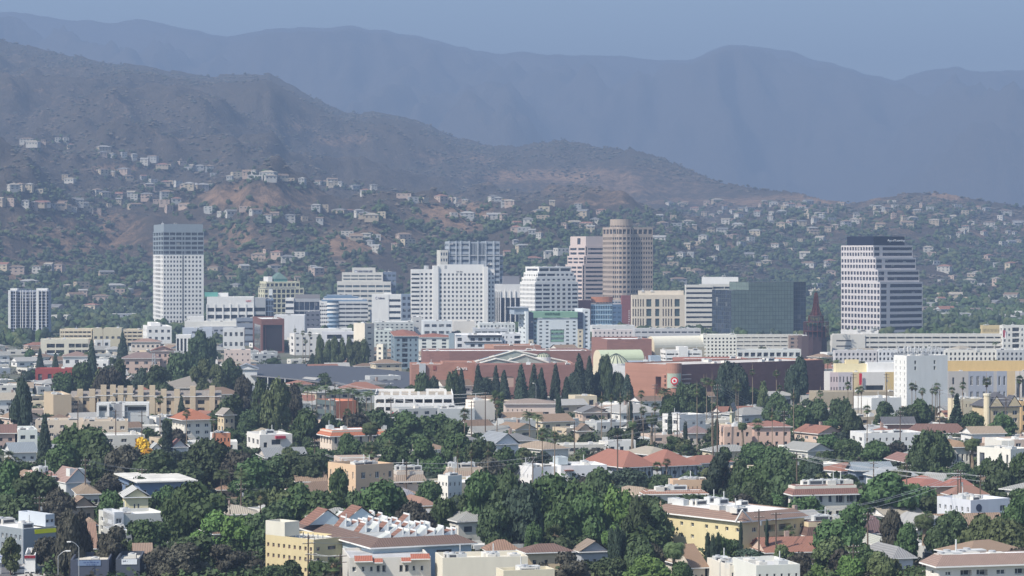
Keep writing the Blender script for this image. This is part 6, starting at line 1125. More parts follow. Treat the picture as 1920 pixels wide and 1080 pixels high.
# placed trees: kind, u, top row, base row, half width px, colour
B_ = 'broad'
for t in [(B_, 130, 958, 1084, 27, 'brown'), (B_, 152, 966, 1080, 20, 'brown'), ('wispy', 215, 985, 1082, 40, 'brown'), (B_, 275, 972, 1046, 44, 'green'), (B_, 88, 1003, 1070, 26, 'brown'), ('wispy', 20, 1006, 1078, 24, 'olive'), ('wispy', 345, 1014, 1096, 52, 'brown'), ('wispy', 300, 1022, 1092, 34, 'brown'), ('wispy', 420, 1020, 1088, 46, 'brown'), (B_, 372, 903, 1030, 62, 'green'), (B_, 335, 930, 1034, 36, 'green'), (B_, 446, 962, 1050, 42, 'bright'), (B_, 400, 965, 1048, 40, 'bright'), (B_, 486, 962, 1050, 34, 'dark'),
          (B_, 62, 884, 985, 50, 'dark'), (B_, 12, 872, 985, 36, 'green'), (B_, 108, 915, 1000, 34, 'brown'), (B_, 30, 925, 1005, 46, 'dark'), (B_, 150, 792, 905, 52, 'green'), (B_, 118, 836, 915, 40, 'green'), (B_, 196, 824, 935, 48, 'dark'), (B_, 232, 836, 940, 46, 'brown'), (B_, 290, 850, 945, 50, 'dark'), (B_, 345, 862, 945, 48, 'dark'), (B_, 392, 820, 930, 46, 'dark'), (B_, 440, 842, 932, 44, 'brown'), (B_, 474, 862, 940, 40, 'green'), (B_, 212, 920, 985, 28, 'green'), (B_, 200, 895, 960, 34, 'brown'), (B_, 262, 898, 960, 34, 'dark'), (B_, 310, 910, 970, 28, 'green'), ('bush', 266, 822, 856, 17, 'yellow'), ('bush', 276, 840, 862, 14, 'yellow'), ('bush', 296, 842, 866, 14, 'bright'), ('bush', 318, 930, 968, 22, 'pine'),
          ('conifer', 84, 776, 880, 15, 'pine'), (B_, 42, 716, 830, 22, 'pine'), ('conifer', 42, 716, 820, 20, 'pine'), ('cypress', 313, 788, 866, 11, 'pine'), (B_, 205, 684, 772, 27, 'brown'), (B_, 226, 680, 765, 22, 'dark'), (B_, 190, 690, 765, 18, 'olive'), ('conifer', 172, 636, 730, 13, 'pine'), ('conifer', 230, 622, 690, 13, 'pine'), (B_, 372, 618, 705, 20, 'dark'), (B_, 392, 630, 702, 15, 'dark'), (B_, 342, 655, 735, 27, 'dark'), ('wispy', 380, 672, 750, 22, 'olive'), ('wispy', 405, 680, 752, 22, 'olive'), ('wispy', 430, 668, 750, 24, 'dark'), ('conifer', 104, 661, 715, 9, 'pine'), ('conifer', 75, 652, 700, 8, 'pine'), (B_, 152, 676, 745, 20, 'green'), (B_, 120, 695, 745, 22, 'green'), (B_, 298, 690, 760, 30, 'dark'), (B_, 262, 690, 752, 20, 'pine'), ('conifer', 340, 742, 800, 10, 'pine'), ('conifer', 586, 662, 690, 9, 'pine'),
          ('wispy', 520, 705, 830, 34, 'olive'), ('wispy', 552, 718, 820, 24, 'brown'), ('wispy', 490, 705, 820, 26, 'dark'), ('wispy', 455, 700, 790, 22, 'brown'), (B_, 430, 740, 820, 30, 'dark'), (B_, 470, 770, 830, 26, 'dark'), (B_, 575, 770, 850, 30, 'green'), (B_, 620, 775, 848, 28, 'dark'), (B_, 665, 772, 846, 32, 'brown'), (B_, 712, 764, 840, 32, 'dark'), (B_, 760, 776, 848, 36, 'green'), (B_, 812, 776, 846, 40, 'green'), (B_, 850, 788, 856, 36, 'green'), (B_, 735, 806, 868, 34, 'green'), (B_, 655, 812, 880, 24, 'green'), (B_, 700, 826, 886, 30, 'dark'), (B_, 742, 832, 900, 30, 'green'), (B_, 790, 826, 900, 36, 'green'), (B_, 860, 812, 890, 30, 'green'), (B_, 900, 822, 898, 30, 'dark'), (B_, 946, 842, 905, 28, 'green'), (B_, 543, 838, 880, 20, 'olive'), (B_, 578, 818, 860, 12, 'dark'),
          (B_, 560, 846, 930, 44, 'dark'), (B_, 518, 858, 930, 36, 'dark'), (B_, 604, 850, 926, 26, 'dark'), (B_, 635, 878, 972, 22, 'green'), (B_, 818, 858, 912, 25, 'green'), (B_, 560, 906, 1010, 50, 'green'), (B_, 612, 918, 1012, 46, 'green'), (B_, 520, 912, 1010, 34, 'olive'), (B_, 712, 908, 1016, 50, 'green'), (B_, 672, 920, 1012, 34, 'dark'), (B_, 660, 953, 1022, 46, 'bright'), (B_, 770, 945, 1030, 38, 'brown'), (B_, 745, 915, 1010, 32, 'green'), (B_, 806, 900, 968, 28, 'green'), (B_, 828, 928, 1022, 32, 'green'), (B_, 520, 946, 1020, 40, 'dark'), (B_, 790, 958, 1034, 34, 'brown'),
          (B_, 900, 884, 1022, 44, 'green'), (B_, 950, 890, 1040, 42, 'dark'), ('wispy', 985, 900, 1045, 46, 'pine'), (B_, 1030, 886, 1030, 46, 'green'), (B_, 1076, 896, 1036, 44, 'green'), (B_, 1125, 884, 980, 40, 'dark'), (B_, 1160, 914, 1040, 36, 'bright'), (B_, 1100, 920, 1046, 40, 'green'), (B_, 1196, 940, 1050, 32, 'dark'), (B_, 1050, 940, 1048, 36, 'green'), (B_, 930, 945, 1046, 34, 'dark'), ('wispy', 1000, 975, 1062, 22, 'green'), (B_, 875, 930, 1020, 26, 'dark'), (B_, 1215, 930, 990, 34, 'dark'), (B_, 1180, 878, 940, 36, 'pine'), (B_, 1230, 905, 950, 22, 'dark'),
          (B_, 1150, 982, 1058, 22, 'bright'), ('cypress', 1146, 990, 1092, 8, 'pine'), ('cypress', 1158, 986, 1094, 9, 'pine'), ('cypress', 1168, 994, 1092, 8, 'pine'), (B_, 1196, 1010, 1096, 34, 'dark'), (B_, 1225, 1020, 1094, 26, 'brown'), (B_, 1215, 1046, 1112, 40, 'bright'), ('wispy', 870, 1046, 1112, 46, 'brown'), ('wispy', 1065, 1034, 1110, 44, 'brown'), ('wispy', 1020, 1052, 1112, 30, 'brown'), (B_, 1354, 1010, 1078, 24, 'green'), ('cypress', 1327, 998, 1086, 6, 'pine'), ('cypress', 1337, 1002, 1088, 6, 'pine'), ('cypress', 1347, 998, 1086, 5, 'pine'), ('cypress', 1389, 978, 1066, 4, 'pine'), ('cypress', 1438, 974, 1062, 4, 'pine'), (B_, 1280, 1050, 1108, 24, 'green'),
          ('wispy', 1350, 846, 950, 34, 'pine'), ('wispy', 1385, 858, 950, 28, 'dark'), (B_, 1428, 872, 965, 40, 'green'), (B_, 1470, 885, 975, 36, 'dark'), (B_, 1415, 905, 985, 34, 'dark'), (B_, 1300, 925, 975, 40, 'green'), (B_, 1350, 928, 985, 34, 'green'), (B_, 1450, 930, 985, 30, 'green'), (B_, 1510, 930, 990, 34, 'green'), (B_, 1490, 905, 970, 28, 'dark'), (B_, 1662, 892, 985, 56, 'green'), (B_, 1632, 915, 985, 38, 'green'), (B_, 1716, 905, 980, 40, 'green'), (B_, 1745, 800, 908, 37, 'dark'), (B_, 1722, 850, 915, 22, 'dark'), (B_, 1572, 972, 1070, 44, 'green'), (B_, 1600, 945, 1035, 30, 'green'), (B_, 1560, 1010, 1085, 34, 'olive'), (B_, 1620, 1020, 1095, 38, 'green'), (B_, 1596, 1040, 1100, 26, 'bright'), ('wispy', 1672, 950, 1055, 26, 'brown'), (B_, 1700, 985, 1060, 24, 'green'), (B_, 1655, 1035, 1105, 30, 'olive'),
          (B_, 1784, 958, 1050, 36, 'dark'), (B_, 1760, 985, 1060, 26, 'dark'), (B_, 1842, 965, 1066, 42, 'olive'), (B_, 1888, 970, 1072, 46, 'olive'), (B_, 1812, 1000, 1064, 30, 'bright'), (B_, 1905, 940, 1060, 30, 'green'), (B_, 1880, 862, 950, 40, 'dark'), (B_, 1915, 850, 945, 30, 'green'), (B_, 1800, 870, 930, 30, 'dark'), (B_, 1848, 860, 925, 26, 'green'), ('conifer', 1876, 850, 925, 13, 'pine'), ('conifer', 1856, 856, 925, 10, 'pine'), (B_, 1500, 1040, 1104, 34, 'brown'), ('wispy', 1468, 1020, 1096, 24, 'olive'), ('wispy', 1455, 1046, 1106, 24, 'brown'), (B_, 1530, 1060, 1106, 22, 'bright'), (B_, 1690, 870, 930, 22, 'olive'), (B_, 1500, 858, 920, 24, 'dark'), (B_, 1466, 840, 915, 34, 'dark'), (B_, 1530, 862, 925, 26, 'pine'),
          (B_, 1370, 679, 770, 26, 'pine'), (B_, 1388, 690, 770, 18, 'pine'), (B_, 1355, 690, 770, 16, 'pine'), (B_, 1497, 667, 765, 19, 'pine'), (B_, 1487, 685, 762, 15, 'pine'), (B_, 1535, 668, 745, 10, 'dark'), ('wispy', 1430, 712, 775, 14, 'olive'), ('cedar', 1794, 740, 822, 20, 'pine'), (B_, 1826, 772, 832, 22, 'green'), (B_, 1880, 778, 835, 24, 'green'), (B_, 1722, 748, 812, 26, 'green'), (B_, 1700, 760, 815, 24, 'dark'), (B_, 1578, 742, 815, 22, 'dark'), (B_, 1660, 756, 812, 20, 'dark'), (B_, 1528, 748, 810, 28, 'dark'), (B_, 1500, 760, 820, 26, 'green'), (B_, 1458, 740, 810, 24, 'dark'), (B_, 1595, 765, 830, 22, 'dark'), (B_, 1300, 716, 790, 28, 'dark'), (B_, 1260, 735, 800, 22, 'green'), (B_, 1280, 722, 790, 18, 'dark'), ('cypress', 1182, 752, 815, 5, 'pine'), ('cypress', 1256, 770, 830, 5, 'pine'), ('cypress', 1047, 738, 800, 6, 'pine'), ('cypress', 1344, 785, 850, 5, 'pine'), ('cypress', 1285, 790, 850, 5, 'pine')]:
    ptree(*t)
for (u, vt, r) in [(793, 693, 16), (815, 698, 14), (848, 693, 12), (866, 687, 11), (894, 679, 10), (899, 700, 13), (915, 694, 12), (931, 682, 10), (946, 690, 12), (977, 677, 13), (999, 678, 10), (1016, 686, 12), (1042, 676, 11), (1084, 659, 14), (1106, 664, 12), (1130, 662, 12), (1138, 664, 11), (1095, 680, 15), (1120, 690, 16), (1146, 690, 14), (1158, 694, 12), (1174, 698, 12), (1075, 690, 12), (1062, 700, 10)]:
    jj = int(u) % 5; ptree('conifer' if jj not in (0, 3) else B_, u + jj - 2, vt + (jj * 3) % 8 + (0 if jj else 12), (772 if u < 880 else 758) + jj, r * (.98 + .07 * jj), 'pine' if jj != 3 else 'dark')
# palms: kind, u, top, base, half width
for t in [('tall', 1552, 672, 752, 12), ('tall', 1569, 674, 752, 12), ('tall', 1593, 676, 752, 12), ('tall', 1616, 676, 752, 12), ('tall', 1637, 679, 752, 12), ('tall', 1790, 676, 756, 12), ('tall', 1814, 677, 756, 11), ('tall', 1842, 676, 756, 12), ('tall', 1863, 674, 756, 11), ('tall', 1883, 676, 756, 12), ('tall', 1912, 676, 756, 12), ('fan', 1590, 716, 812, 8), ('fan', 1609, 726, 800, 7), ('fan', 1615, 724, 802, 8), ('fan', 1710, 718, 800, 8), ('fan', 1717, 722, 800, 6), ('fan', 1729, 727, 800, 8), ('fan', 1748, 728, 800, 6), ('fan', 1757, 718, 802, 8), ('fan', 1754, 730, 802, 6), ('fan', 1785, 726, 806, 8), ('fan', 1805, 716, 808, 8), ('fan', 1850, 708, 818, 10), ('fan', 1912, 704, 812, 9), ('fan', 1538, 732, 810, 7), ('fan', 1456, 694, 800, 8), ('fan', 1448, 772, 872, 9), ('fan', 1626, 760, 872, 9), ('fan', 1488, 738, 828, 7), ('fan', 1462, 722, 800, 7), ('fan', 1411, 692, 790, 7), ('fan', 1380, 720, 800, 8), ('fan', 1325, 708, 800, 9), ('fan', 1307, 730, 850, 7), ('fan', 1335, 712, 850, 8),
          ('fan', 1384, 718, 800, 9), ('fan', 1202, 732, 800, 8), ('fan', 1163, 744, 830, 8), ('fan', 1146, 740, 820, 8), ('fan', 1128, 742, 828, 8), ('fan', 1206, 762, 850, 9), ('fan', 1228, 755, 842, 9), ('fan', 1180, 735, 820, 7), ('fan', 1176, 742, 825, 7), ('tall', 1246, 726, 800, 18), ('date', 1222, 778, 850, 18), ('date', 1186, 790, 860, 13), ('tall', 993, 770, 840, 18), ('tall', 1008, 776, 842, 14), ('fan', 932, 733, 830, 17), ('fan', 871, 766, 862, 12), ('fan', 1017, 803, 915, 12), ('fan', 1040, 808, 915, 10), ('date', 694, 792, 880, 24), ('tall', 730, 826, 890, 14), ('date', 797, 834, 895, 18), ('fan', 686, 838, 935, 9), ('fan', 697, 836, 940, 14), ('fan', 858, 840, 930, 10), ('fan', 884, 838, 930, 11), ('fan', 915, 836, 930, 11), ('fan', 350, 768, 850, 9), ('fan', 401, 780, 852, 10), ('fan', 300, 742, 830, 9), ('fan', 651, 766, 850, 9), ('fan', 590, 770, 850, 9),
          ('tall', 415, 878, 960, 20), ('tall', 452, 880, 975, 18), ('fan', 488, 920, 1010, 14), ('fan', 16, 846, 905, 13), ('date', 1264, 1016, 1100, 32), ('fan', 1040, 985, 1062, 22), ('date', 1237, 945, 1030, 22), ('fan', 1480, 985, 1052, 13), ('date', 1823, 822, 905, 24), ('date', 1733, 964, 1050, 30), ('fan', 1870, 1058, 1115, 18), ('date', 1392, 792, 850, 14), ('fan', 1422, 786, 850, 12), ('fan', 1250, 860, 910, 9), ('fan', 1232, 866, 915, 10), ('fan', 568, 620, 690, 5), ('fan', 573, 636, 690, 5), ('fan', 581, 622, 680, 5), ('fan', 553, 616, 676, 4), ('fan', 193, 608, 655, 5), ('tall', 165, 658, 715, 10), ('fan', 625, 1046, 1110, 16),
          ('tall', 1866, 640, 690, 7), ('tall', 1320, 708, 780, 9)]:
    ptree(*t)
for i, u in enumerate(range(560, 700, 11)): ptree('tall', u + (i * 5) % 7, 716 + (u - 560) * .1 + (i * 7) % 9, 800, 12)
for i, u in enumerate(range(600, 688, 14)): ptree('broad', u, 632 + (i * 5) % 10, 694, 10, 'olive')
# ---- screening test used by everything scattered
BUD = {}
for q_ in ((248, 286, 818, 856, yat(870), None), (1230, 1500, 955, 1020, yat(1050), None)): PROT.append(q_)
def blocked(u0, u1, v0, v1, Y, lim=.07):
    hit = []
    for i, (a, b, c, d, yp, _) in enumerate(PROT):
        if yp <= Y + 2: continue
        w = min(u1, b) - max(u0, a); h = min(v1, d) - max(v0, c)
        if w > 0 and h > 1:
            A_ = (b - a) * max(4, d - c); f = w * h / A_
            if (h > 1.5 and f > lim) or BUD.get(i, 0) + f > .22: return True
            hit.append((i, f))
    for i, f in hit: BUD[i] = BUD.get(i, 0) + f
    return False
def clash(X, Y, r):
    for (x, y, q) in FOOT:
        if abs(x - X) < q + r and abs(y - Y) < q + r and (x - X) ** 2 + (y - Y) ** 2 < (q + r) ** 2: return True
    return False
# ---------------------------------------------------------------- infill houses of the neighbourhood
rnd = random.Random(21)
WALLC = [((.66, .64, .58), 'white'), ((.70, .69, .66), 'white'), ((.60, .52, .38), 'cream'), ((.50, .42, .31), 'tan'), ((.56, .44, .36), 'pink beige'), ((.44, .45, .44), 'grey'), ((.58, .56, .50), 'off white')]
ROOFC = [((.20, .14, .10), 'brown'), ((.28, .20, .14), 'brown'), ((.20, .20, .20), 'grey'), ((.30, .30, .28), 'grey'), ((.42, .17, .10), 'red tile'), ((.38, .34, .27), 'sand'), ((.50, .49, .45), 'pale')]
NHILL = 120
AUTO = []        # things that get their label at the end: (root, look words, u, v, zone)
def plain_house(X, Y, z, w, d, hh, rz, wc, rc, style, small=False, grp='', name='house', rnd=rnd, fin=True):
    b = B(name, '', 'house' if name == 'house' else 'apartment building', world=(X, Y, w, d, z), yaw=rz, grp=grp, glass=HGL, fr=None if small else rnd.choice((None, WH)))
    wm = M(wc, 'wall'); fl = max(1, int(hh / 2.9)); nb = max(2, int(w / (4.2 if not small else 5)))
    Fs = G(fl, nb, .42, .46, top=.5, bot=.3, d=.18 if not small else .3); Ls = G(fl, max(1, int(d / 5)), .35, .42, top=.5, bot=.3, d=.15)
    b.vol(0, wm, z1=hh, z0=-3 if z > 0 else 0, F=Fs if z <= 0 else None, L=Ls if z <= 0 else None, Rr=Ls if z <= 0 and not small else None, par=.6 if style == 'flat' else .02, roof=M(rc, 'flat') if style == 'flat' else None)
    if z > 0: b.wallm = MB(); b.roofm = MB(); b.wn = []; b.vol(0, wm, z0=-4, z1=0.05); b.vol(0, wm, z0=0, z1=hh, F=Fs, L=Ls, par=.6 if style == 'flat' else .02, roof=M(rc, 'flat') if style == 'flat' else None)
    if style != 'flat': b.pitched(M(rc, 'tile' if rc[0] > .4 else 'shingle'), h=min(w, d) * (.2 if style == 'hip' else .24), kind_=style, wall=wm, ov=.6)
    elif not small: b.clutter(rnd.choice((1, 2, 3)), rnd=rnd)
    if not small and style != 'flat' and rnd.random() < .5:
        cx = b.X0 + w * rnd.uniform(.2, .8); b.new('chimney').box(cx, cx + .9, d * .1, d * .1 + .9, hh, hh + min(w, d) * .24 + 1, M((.42, .30, .24), 'brick'))
    return b.done() if fin else b
def try_house(u, v, big=1.0):
    Y = yat(v); X = (u - 960) * Y / F; apt = rnd.random() < .28 * big
    w, d, hh = (rnd.uniform(14, 22), rnd.uniform(11, 15), rnd.choice((3.6, 6, 6.2))) if apt else (rnd.uniform(10, 15), rnd.uniform(8.5, 12), rnd.choice((3.2, 3.4, 5.8)))
    k = F / Y; pk_ = hh + (0 if apt else 2.5)
    if clash(X, Y, max(w, d) * .42): return
    if blocked(u - w * k * .55, u + w * k * .55, v - pk_ * k, v, Y, .10): return
    wc, wn = rnd.choice(WALLC); rc, rn = rnd.choice(ROOFC); style = rnd.choice(('flat', 'flat', 'hip')) if apt else rnd.choice(('hip', 'gable', 'gable', 'hip', 'flat'))
    if style == 'flat': rc, rn = rnd.choice([((.60, .59, .56), 'pale'), ((.45, .43, .38), 'grey'), ((.70, .70, .68), 'white')])
    rz = rnd.choice((20, 20, 32, -58, 14)) + rnd.uniform(-4, 4)
    b = plain_house(X, Y, 0, w, d, hh, rz, wc, rc, style, False, 'houses between the trees' if not apt else 'small apartment blocks between the trees', 'house' if not apt else 'apartment_building')
    PROT.append((u - w * k * .4, u + w * k * .4, v - pk_ * k, v - pk_ * k * .4, Y, None))
    AUTO.append((b.root, '%s %s with %s %s roof' % (wn, 'apartment block' if apt else ('cottage' if hh < 4 else 'two storey house'), rn, {'flat': 'flat', 'hip': 'hipped', 'gable': 'gabled'}[style]), u, v - pk_ * k * .7, 'town'))
n0 = len(AUTO)
for k in range(2600):
    if len(AUTO) - n0 >= 165: break
    v = 660 + 430 * rnd.random() ** 1.7; try_house(rnd.uniform(-60, 1980), v)
# smaller low houses of the middle distance, beyond the three hundred built singly
SP2 = []; REST = MB()
def absorb(b):
    c, n = math.cos(b.root.rotation_euler[2]), math.sin(b.root.rotation_euler[2]); L = b.root.location
    for q in [b.wallm, b.roofm]:
        for f, m in zip(q.f, q.mi): REST.poly([(L[0] + q.v[i][0] * c - q.v[i][1] * n, L[1] + q.v[i][0] * n + q.v[i][1] * c, L[2] + q.v[i][2]) for i in f], q.ms[m])
    for (w, h, p, rz, g, fr) in b.wn:
        cc, nn = math.cos(rz) * w / 2, math.sin(rz) * w / 2; x, y, z = p
        REST.poly([(L[0] + X_ * c - Y_ * n, L[1] + X_ * n + Y_ * c, L[2] + Z_) for X_, Y_, Z_ in ((x - cc, y - nn, z - h / 2), (x + cc, y + nn, z - h / 2), (x + cc, y + nn, z + h / 2), (x - cc, y - nn, z + h / 2))], g)
    bpy.data.objects.remove(b.root)
m2 = 0
for k in range(5000):
    if m2 >= 640: break
    v = 646 + (200 * rnd.random() ** 1.3 if k % 5 else 420 * rnd.random()); u = rnd.uniform(-420, 2340); Y = yat(v); X = (u - 960) * Y / F; w, d, hh = rnd.uniform(9, 17), rnd.uniform(8, 11), rnd.choice((2.8, 3.2, 3.2, 5.6)); q = F / Y; pk_ = hh + 2
    if 690 < v < 756 and 955 < u < 1105: continue
    if clash(X, Y, max(w, d) * .4) or blocked(u - w * q * .55, u + w * q * .55, v - pk_ * q, v, Y, .09): continue
    wc, wn = rnd.choice(WALLC); rc, rn = rnd.choice(ROOFC); style = rnd.choice(('hip', 'gable', 'flat', 'flat', 'flat'))
    if style == 'flat': rc = rnd.choice(((.60, .59, .56), (.50, .47, .40), (.70, .70, .68), (.70, .70, .68)))
    elif rc == (.20, .20, .20): rc = (.34, .27, .20)
    b = plain_house(X, Y, 0, w, d, hh, rnd.choice((20, 30, -55, 12)) + rnd.uniform(-4, 4), wc, rc, style, True, '', fin=False)
    if style == 'flat':
        for t in range(2): x_ = b.X0 + 1 + rnd.random() * (w - 3); b.roofm.box(x_, x_ + 1.4, -1 + t, .3 + t, b.zr, b.zr + 1.1, M((.5, .5, .48), 'paint'))
    absorb(b); m2 += 1
    if m2 % 3: PROT.append((u - w * q * .4, u + w * q * .4, v - pk_ * q, v - pk_ * q * .4, Y, None))
o = REST.build('further_houses'); kind(o, 'stuff', 'hundreds of further low houses packed between the trees', 'houses')
# foothill plain behind the towers
for k in range(420):
    u, Y = rnd.uniform(-40, 1960), rnd.uniform(2440, 2900); X = (u - 960) * Y / F
    if clash(X, Y, 14) or len(AUTO) - n0 > 215: continue
    wc, wn = rnd.choice(WALLC); rc, rn = rnd.choice(ROOFC); w, d, hh = rnd.uniform(14, 30), rnd.uniform(11, 16), rnd.choice((4, 6.5, 9)); style = rnd.choice(('flat', 'hip', 'flat', 'gable'))
    if style == 'flat': rc, rn = (.60, .59, .56), 'pale'
    if u < 1730 and rnd.random() < .55: continue
    v = vat(Y); b = plain_house(X, Y, 0, w, d, hh, rnd.uniform(-12, 30), wc, rc, style, True, 'low houses on the plain behind the towers')
    AUTO.append((b.root, '%s building with %s %s roof' % (wn, rn, style), u, v - 6, 'plain'))
# ---------------------------------------------------------------- hillside houses
HC = [(35, 268, 110, 273, 5), (118, 270, 142, 273, 2), (188, 290, 260, 302, 9), (228, 303, 322, 314, 12), (320, 314, 402, 326, 7), (118, 342, 146, 346, 3), (182, 332, 272, 334, 6), (20, 357, 92, 360, 6), (0, 386, 160, 391, 11), (182, 368, 332, 376, 13), (275, 350, 402, 354, 11), (130, 396, 190, 398, 4), (200, 386, 350, 393, 9), (425, 332, 510, 335, 8), (500, 338, 575, 348, 7), (590, 347, 652, 352, 5), (662, 359, 702, 362, 3), (590, 398, 722, 412, 9), (500, 412, 602, 418, 6), (385, 398, 480, 402, 5), (740, 374, 800, 380, 3), (820, 382, 880, 385, 4), (925, 382, 965, 386, 4), (640, 440, 720, 455, 4), (480, 470, 570, 490, 4), (850, 408, 945, 416, 5), (0, 500, 290, 590, 22), (400, 490, 640, 545, 12), (690, 440, 770, 500, 5),
      (960, 385, 1130, 440, 16), (1230, 376, 1560, 420, 34), (1230, 420, 1570, 500, 36), (1440, 385, 1920, 430, 34), (1740, 430, 1925, 560, 26), (1240, 500, 1330, 540, 5), (1520, 500, 1575, 590, 6), (1730, 560, 1925, 585, 12), (1640, 390, 1760, 412, 8), (950, 440, 1060, 490, 7)]
SP = []
for (a, c, e, f, n) in HC:
    n = int(n * 1.3)
    for i in range(n):
        t = (i + rnd.random()) / n; u = a + (e - a) * t; v = c + (f - c) * (t if f - c < 20 else rnd.random()) + rnd.uniform(-6, 5); p = on_hill(u, v)
        if not p or clash(p[0], p[1], 7): continue
        wc, wn = rnd.choice(WALLC[:1] + WALLC[2:6] + WALLC[6:]); rc, rn = rnd.choice(ROOFC[:3] + ROOFC[4:6] + ROOFC[6:]); k = rnd.choice((.55, .7, .85, 1.05)); w, d, hh = rnd.uniform(11, 20) * k, rnd.uniform(9, 13) * k, rnd.choice((4, 5.5, 6.5, 7.5)); style = rnd.choice(('flat', 'hip', 'gable', 'hip'))
        if style == 'flat': rc, rn = (.60, .59, .56), 'white'
        SP.append((p, w, d, hh, rnd.uniform(-30, 40), tuple(x * .8 for x in wc), wn, rc, rn, style, u, v)); FOOT.append((p[0], p[1], 6))
SP.sort(key=lambda q: q[0][1] / (q[1] + q[3]))
REST = MB()
nh = 0
for (p, w, d, hh, rz, wc, wn, rc, rn, style, u, v) in SP:
    X, Y, z = p
    if nh < NHILL:
        b = plain_house(X, Y, max(.5, z), w, d, hh, rz, wc, rc, style, True, 'houses scattered over the hillside'); nh += 1
        AUTO.append((b.root, '%s house with %s %s roof' % (wn, rn, style), u, v, 'hill'))
    else:
        b = plain_house(X, Y, max(.5, z), w, d, hh, rz, wc, rc, style, True, '', fin=False); absorb(b)
o = REST.build('hillside_houses'); kind(o, 'stuff', 'hundreds of smaller pale houses scattered over the far hillside', 'houses')
# ---------------------------------------------------------------- infill trees
cols = ['green'] * 4 + ['dark'] * 4 + ['olive', 'brown', 'bright', 'pine']
nb = sum(1 for t in TREES if t[1] == 'broad')
for k in range(2600):
    if nb >= 296: break
    v = 640 + 465 * rnd.random() ** 1.05; u = rnd.uniform(-50, 1970); Y = yat(v); X = (u - 960) * Y / F; h = rnd.uniform(6.5, 12); r = h * rnd.uniform(.42, .62); q = F / Y
    if clash(X, Y, r * .35): continue
    ok = True
    while blocked(u - r * q * .9, u + r * q * .9, v - h * q, v, Y, .08):
        h *= .75; r *= .82
        if h < 3.6: ok = False; break
    if not ok: continue
    tree('broad', X, Y, h, r, rnd.choice(cols), k); FOOT.append((X, Y, r * .5)); nb += 1
# ---------------------------------------------------------------- shrubs and tree masses nobody could count
def extra_canopy():
    V, Fc, Mi, o = [], [], [], 0; n = 0
    for k in range(6000):
        if n >= 440: break
        v = 660 + 440 * rnd.random() ** .75; u = rnd.uniform(-420, 2340); Y = yat(v); X = (u - 960) * Y / F; h = rnd.uniform(5.5, 10); r = h * rnd.uniform(.45, .65); q = F / Y
        if v > 1046 and u < 64: continue
        if 690 < v < 756 and 955 < u < 1105: continue
        if clash(X, Y, r * .3): continue
        ok = True
        while blocked(u - r * q * .9, u + r * q * .9, v - h * q, v, Y, .08):
            h *= .75; r *= .82
            if h < 3.2: ok = False; break
        if not ok: continue
        C, Rr = [], []
        for i in range(9): a = rnd.random() * 6.283; hh = rnd.random(); d = .5 * r * (1 - .4 * hh); C.append((X + d * math.cos(a), Y + d * math.sin(a), h * (.25 + .55 * hh))); Rr.append(r * rnd.uniform(.34, .5))
        a_, f_ = blob(C, Rr, 1100, .42, .9, .9); V.append(a_); Fc.append(f_ + o); o += len(a_); Mi.append(np.full(len(f_), rnd.choice((0, 1, 1, 0, 2, 3, 4)))); n += 1
    me = mesh_np('tree_canopy', np.concatenate(V), np.concatenate(Fc), ML, np.concatenate(Mi)); ob = link('tree_canopy', me); kind(ob, 'stuff', 'mass of further garden and street trees between the houses', 'trees')
ICO = None
def ico():
    t = (1 + 5 ** .5) / 2; v = np.array([(-1, t, 0), (1, t, 0), (-1, -t, 0), (1, -t, 0), (0, -1, t), (0, 1, t), (0, -1, -t), (0, 1, -t), (t, 0, -1), (t, 0, 1), (-t, 0, -1), (-t, 0, 1)], float) / math.sqrt(1 + t * t)
    f = np.array([(0, 11, 5), (0, 5, 1), (0, 1, 7), (0, 7, 10), (0, 10, 11), (1, 5, 9), (5, 11, 4), (11, 10, 2), (10, 7, 6), (7, 1, 8), (3, 9, 4), (3, 4, 2), (3, 2, 6), (3, 6, 8), (3, 8, 9), (4, 9, 5), (2, 4, 11), (6, 2, 10), (8, 6, 7), (9, 8, 1)]); return v, f
def lumps(name, P, Rd, H, mats, mi, sub, label, cat='trees'):
    """P (n,3) bases, radius, height: each plant is `sub` ragged leaf lumps"""
    v0, f0 = ico(); n = len(P); P = np.repeat(P, sub, 0); Rd = np.repeat(Rd, sub); H = np.repeat(H, sub); mi = np.repeat(mi, sub); N = len(P)
    off = rng.normal(0, .42, (N, 3)); off[:, 2] = rng.random(N) * .75
    c = P + np.stack([off[:, 0] * Rd, off[:, 1] * Rd, (.12 + off[:, 2] * .8) * H], 1); s = (.45 if sub > 1 else .9) + .25 * rng.random(N)
    V = v0[None] * (1 + rng.normal(0, .22, (N, 12, 1))) * np.stack([Rd * s, Rd * s, H * s * .55], 1)[:, None, :] + c[:, None, :]
    Fc = f0[None] + (np.arange(N) * 12)[:, None, None]
    me = mesh_np(name, V.reshape(-1, 3), Fc.reshape(-1, 3), mats, np.repeat(mi, 20)); o = link(name, me); kind(o, 'stuff', label, cat); return o
ML = [LM['dark'], LM['green'], LM['olive'], LM['brown'], LM['pine']]
